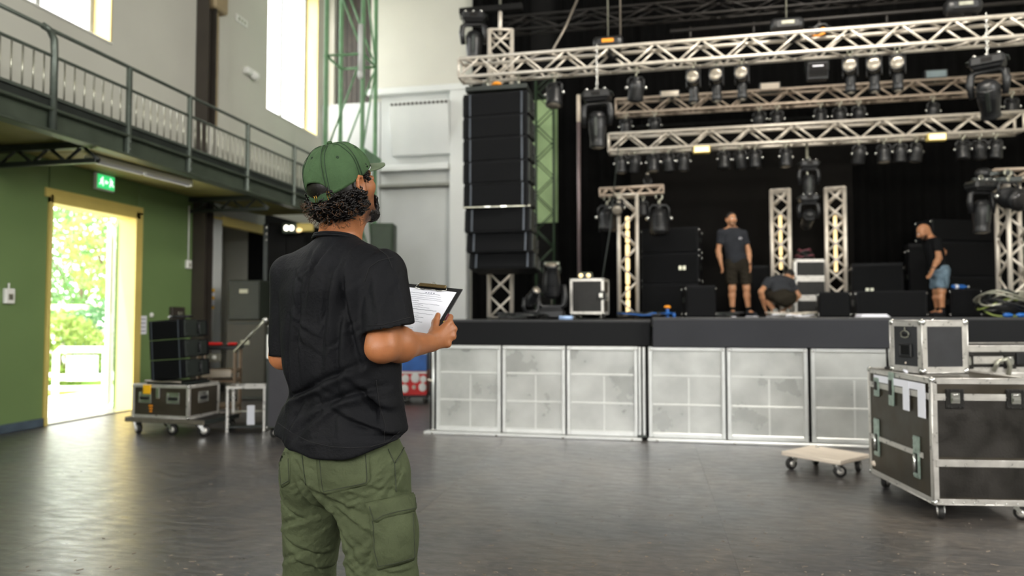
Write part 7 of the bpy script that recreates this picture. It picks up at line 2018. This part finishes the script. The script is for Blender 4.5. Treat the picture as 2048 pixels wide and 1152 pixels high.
        MB().box(tuple((a_ + b_) / 2 * V3(1, 1, 0) + V3(0, 0, .012)), (.085, .22, .018), math.atan2(b_[1] - a_[1], b_[0] - a_[0]) - PI / 2, bev=.006).build('sole', M['paper'] if shoe != '1c1c1f' else M['rubber'], sh_)
        if sock: MB().tube(tuple(a_ + V3(0, 0, .03)), tuple(a_ + (g['kn' + s] - a_) * .20), .046, 12, .044).build('sock', M['matte'], t)
    if badge:
        bp_ = BVHTree.FromPolygons(ts_.data and [tuple(x.co) for x in ts_.data.vertices], [tuple(x.vertices) for x in ts_.data.polygons])
        r = bp_.ray_cast(Vector((ch[0] + .10, ch[1] - 1.0, ch[2] - .10)), Vector((0, 1, 0)))
        if r[0]: MB().path([(r[0].x + .026 * math.cos(a), r[0].y - .004, r[0].z + .014 * math.sin(a)) for a in np.linspace(0, 2 * PI, 15)[:-1]], .004, 5, closed=True).build('badge', M['paper'], ts_)
    return t, g
def SC(k, **J): return {a: tuple(x * k for x in v) for a, v in J.items()}
def SKS(c): return skin_mat('skin_' + c, c)
def w3(d): return 1400 / d
SHORTK = cloth_mat('dark_olive_shorts', '2b2720', .85, .15)
GREYT = cloth_mat('charcoal_cotton', '2f3136', .85, .12); GREYT2 = cloth_mat('grey_cotton', '3a3c40', .85, .12); BLKT = cloth_mat('black_jersey', '17181a', .85, .12)
DENIM = cloth_mat('faded_denim', '6d8291', .85, .25, 200, .2, 14)
BRH = mat('dark_brown_hair', '17110d', .5, var=.3, scale=60)
t, g = figure('man in charcoal t-shirt and dark cargo shorts standing on stage, facing the hall', 1474, 12.0, DK, dict(
    head=(-.085, -.02, 1.70), neck=(-.07, 0, 1.53), shL=(-.255, .0, 1.45), shR=(.125, .0, 1.44), elL=(-.305, .02, 1.14), elR=(.215, .02, 1.14), wrL=(-.275, -.04, .90), wrR=(.215, -.03, .90),
    hipL=(-.10, 0, .93), hipR=(.11, 0, .93), knL=(-.085, -.02, .50), knR=(.155, -.03, .50), anL=(-.075, .02, .10), anR=(.20, .0, .10), toL=(-.095, -.13, .05), toR=(.26, -.13, .05), hem=(-.03, 0, .88)),
    (R(172), R(2)), GREYT, SHORTK, BRH, False, 'bd8a66', '2b2d31', True)
MB().path([tuple(g['wrR'] + V3(.040 * math.cos(a), .036 * math.sin(a), .02)) for a in np.linspace(0, 2 * PI, 15)[:-1]], .009, 6, closed=True).build('watch', M['black'], t)
figure('man in grey t-shirt crouching on stage over cables, seen from behind', 1567, 11.5, DK, dict(
    head=(.245, .36, .70), neck=(.17, .27, .66), shL=(-.16, .21, .61), shR=(.21, .20, .58), elL=(-.33, .10, .42), elR=(.32, .18, .36), wrL=(-.23, .24, .18), wrR=(.20, .32, .18), hdL=(-.18, .28, .10), hdR=(.13, .37, .10),
    hipL=(-.10, -.02, .33), hipR=(.10, -.02, .33), knL=(-.22, .36, .43), knR=(.20, .36, .41), anL=(-.12, .06, .10), anR=(.10, .06, .10), toL=(-.16, .22, .05), toR=(.13, .22, .05), hem=(.0, .04, .36)),
    (R(52), R(-32)), GREYT2, SHORTK, BRH, False, 'bd8a66', '8c8a84', False, False)
t, g = figure('bald bearded man in black t-shirt and denim shorts standing on stage, looking down', 1876, 11.1, DK, SC(.935,
    head=(-.235, -.02, 1.475), neck=(-.13, .0, 1.36), shL=(-.10, -.17, 1.28), shR=(-.05, .19, 1.27), elL=(-.10, -.22, .99), elR=(.10, .26, 1.03), wrL=(-.20, -.20, .80), wrR=(.17, .10, 1.12), hdL=(-.22, -.17, .72), hdR=(.15, .0, 1.10),
    hipL=(.03, -.10, .80), hipR=(.04, .10, .80), knL=(.0, -.10, .44), knR=(.05, .10, .44), anL=(.015, -.09, .10), anR=(.06, .11, .10), toL=(-.13, -.11, .05), toR=(-.09, .13, .05), hem=(.02, 0, .76)),
    (R(-72), R(-30)), BLKT, DENIM, None, True, 'b8835f', '1c1c1f', False)
MB().path([tuple(g['wrL'] + V3(.040 * math.cos(a), .036 * math.sin(a), .03)) for a in np.linspace(0, 2 * PI, 15)[:-1]], .009, 6, closed=True).build('watch', M['black'], t)
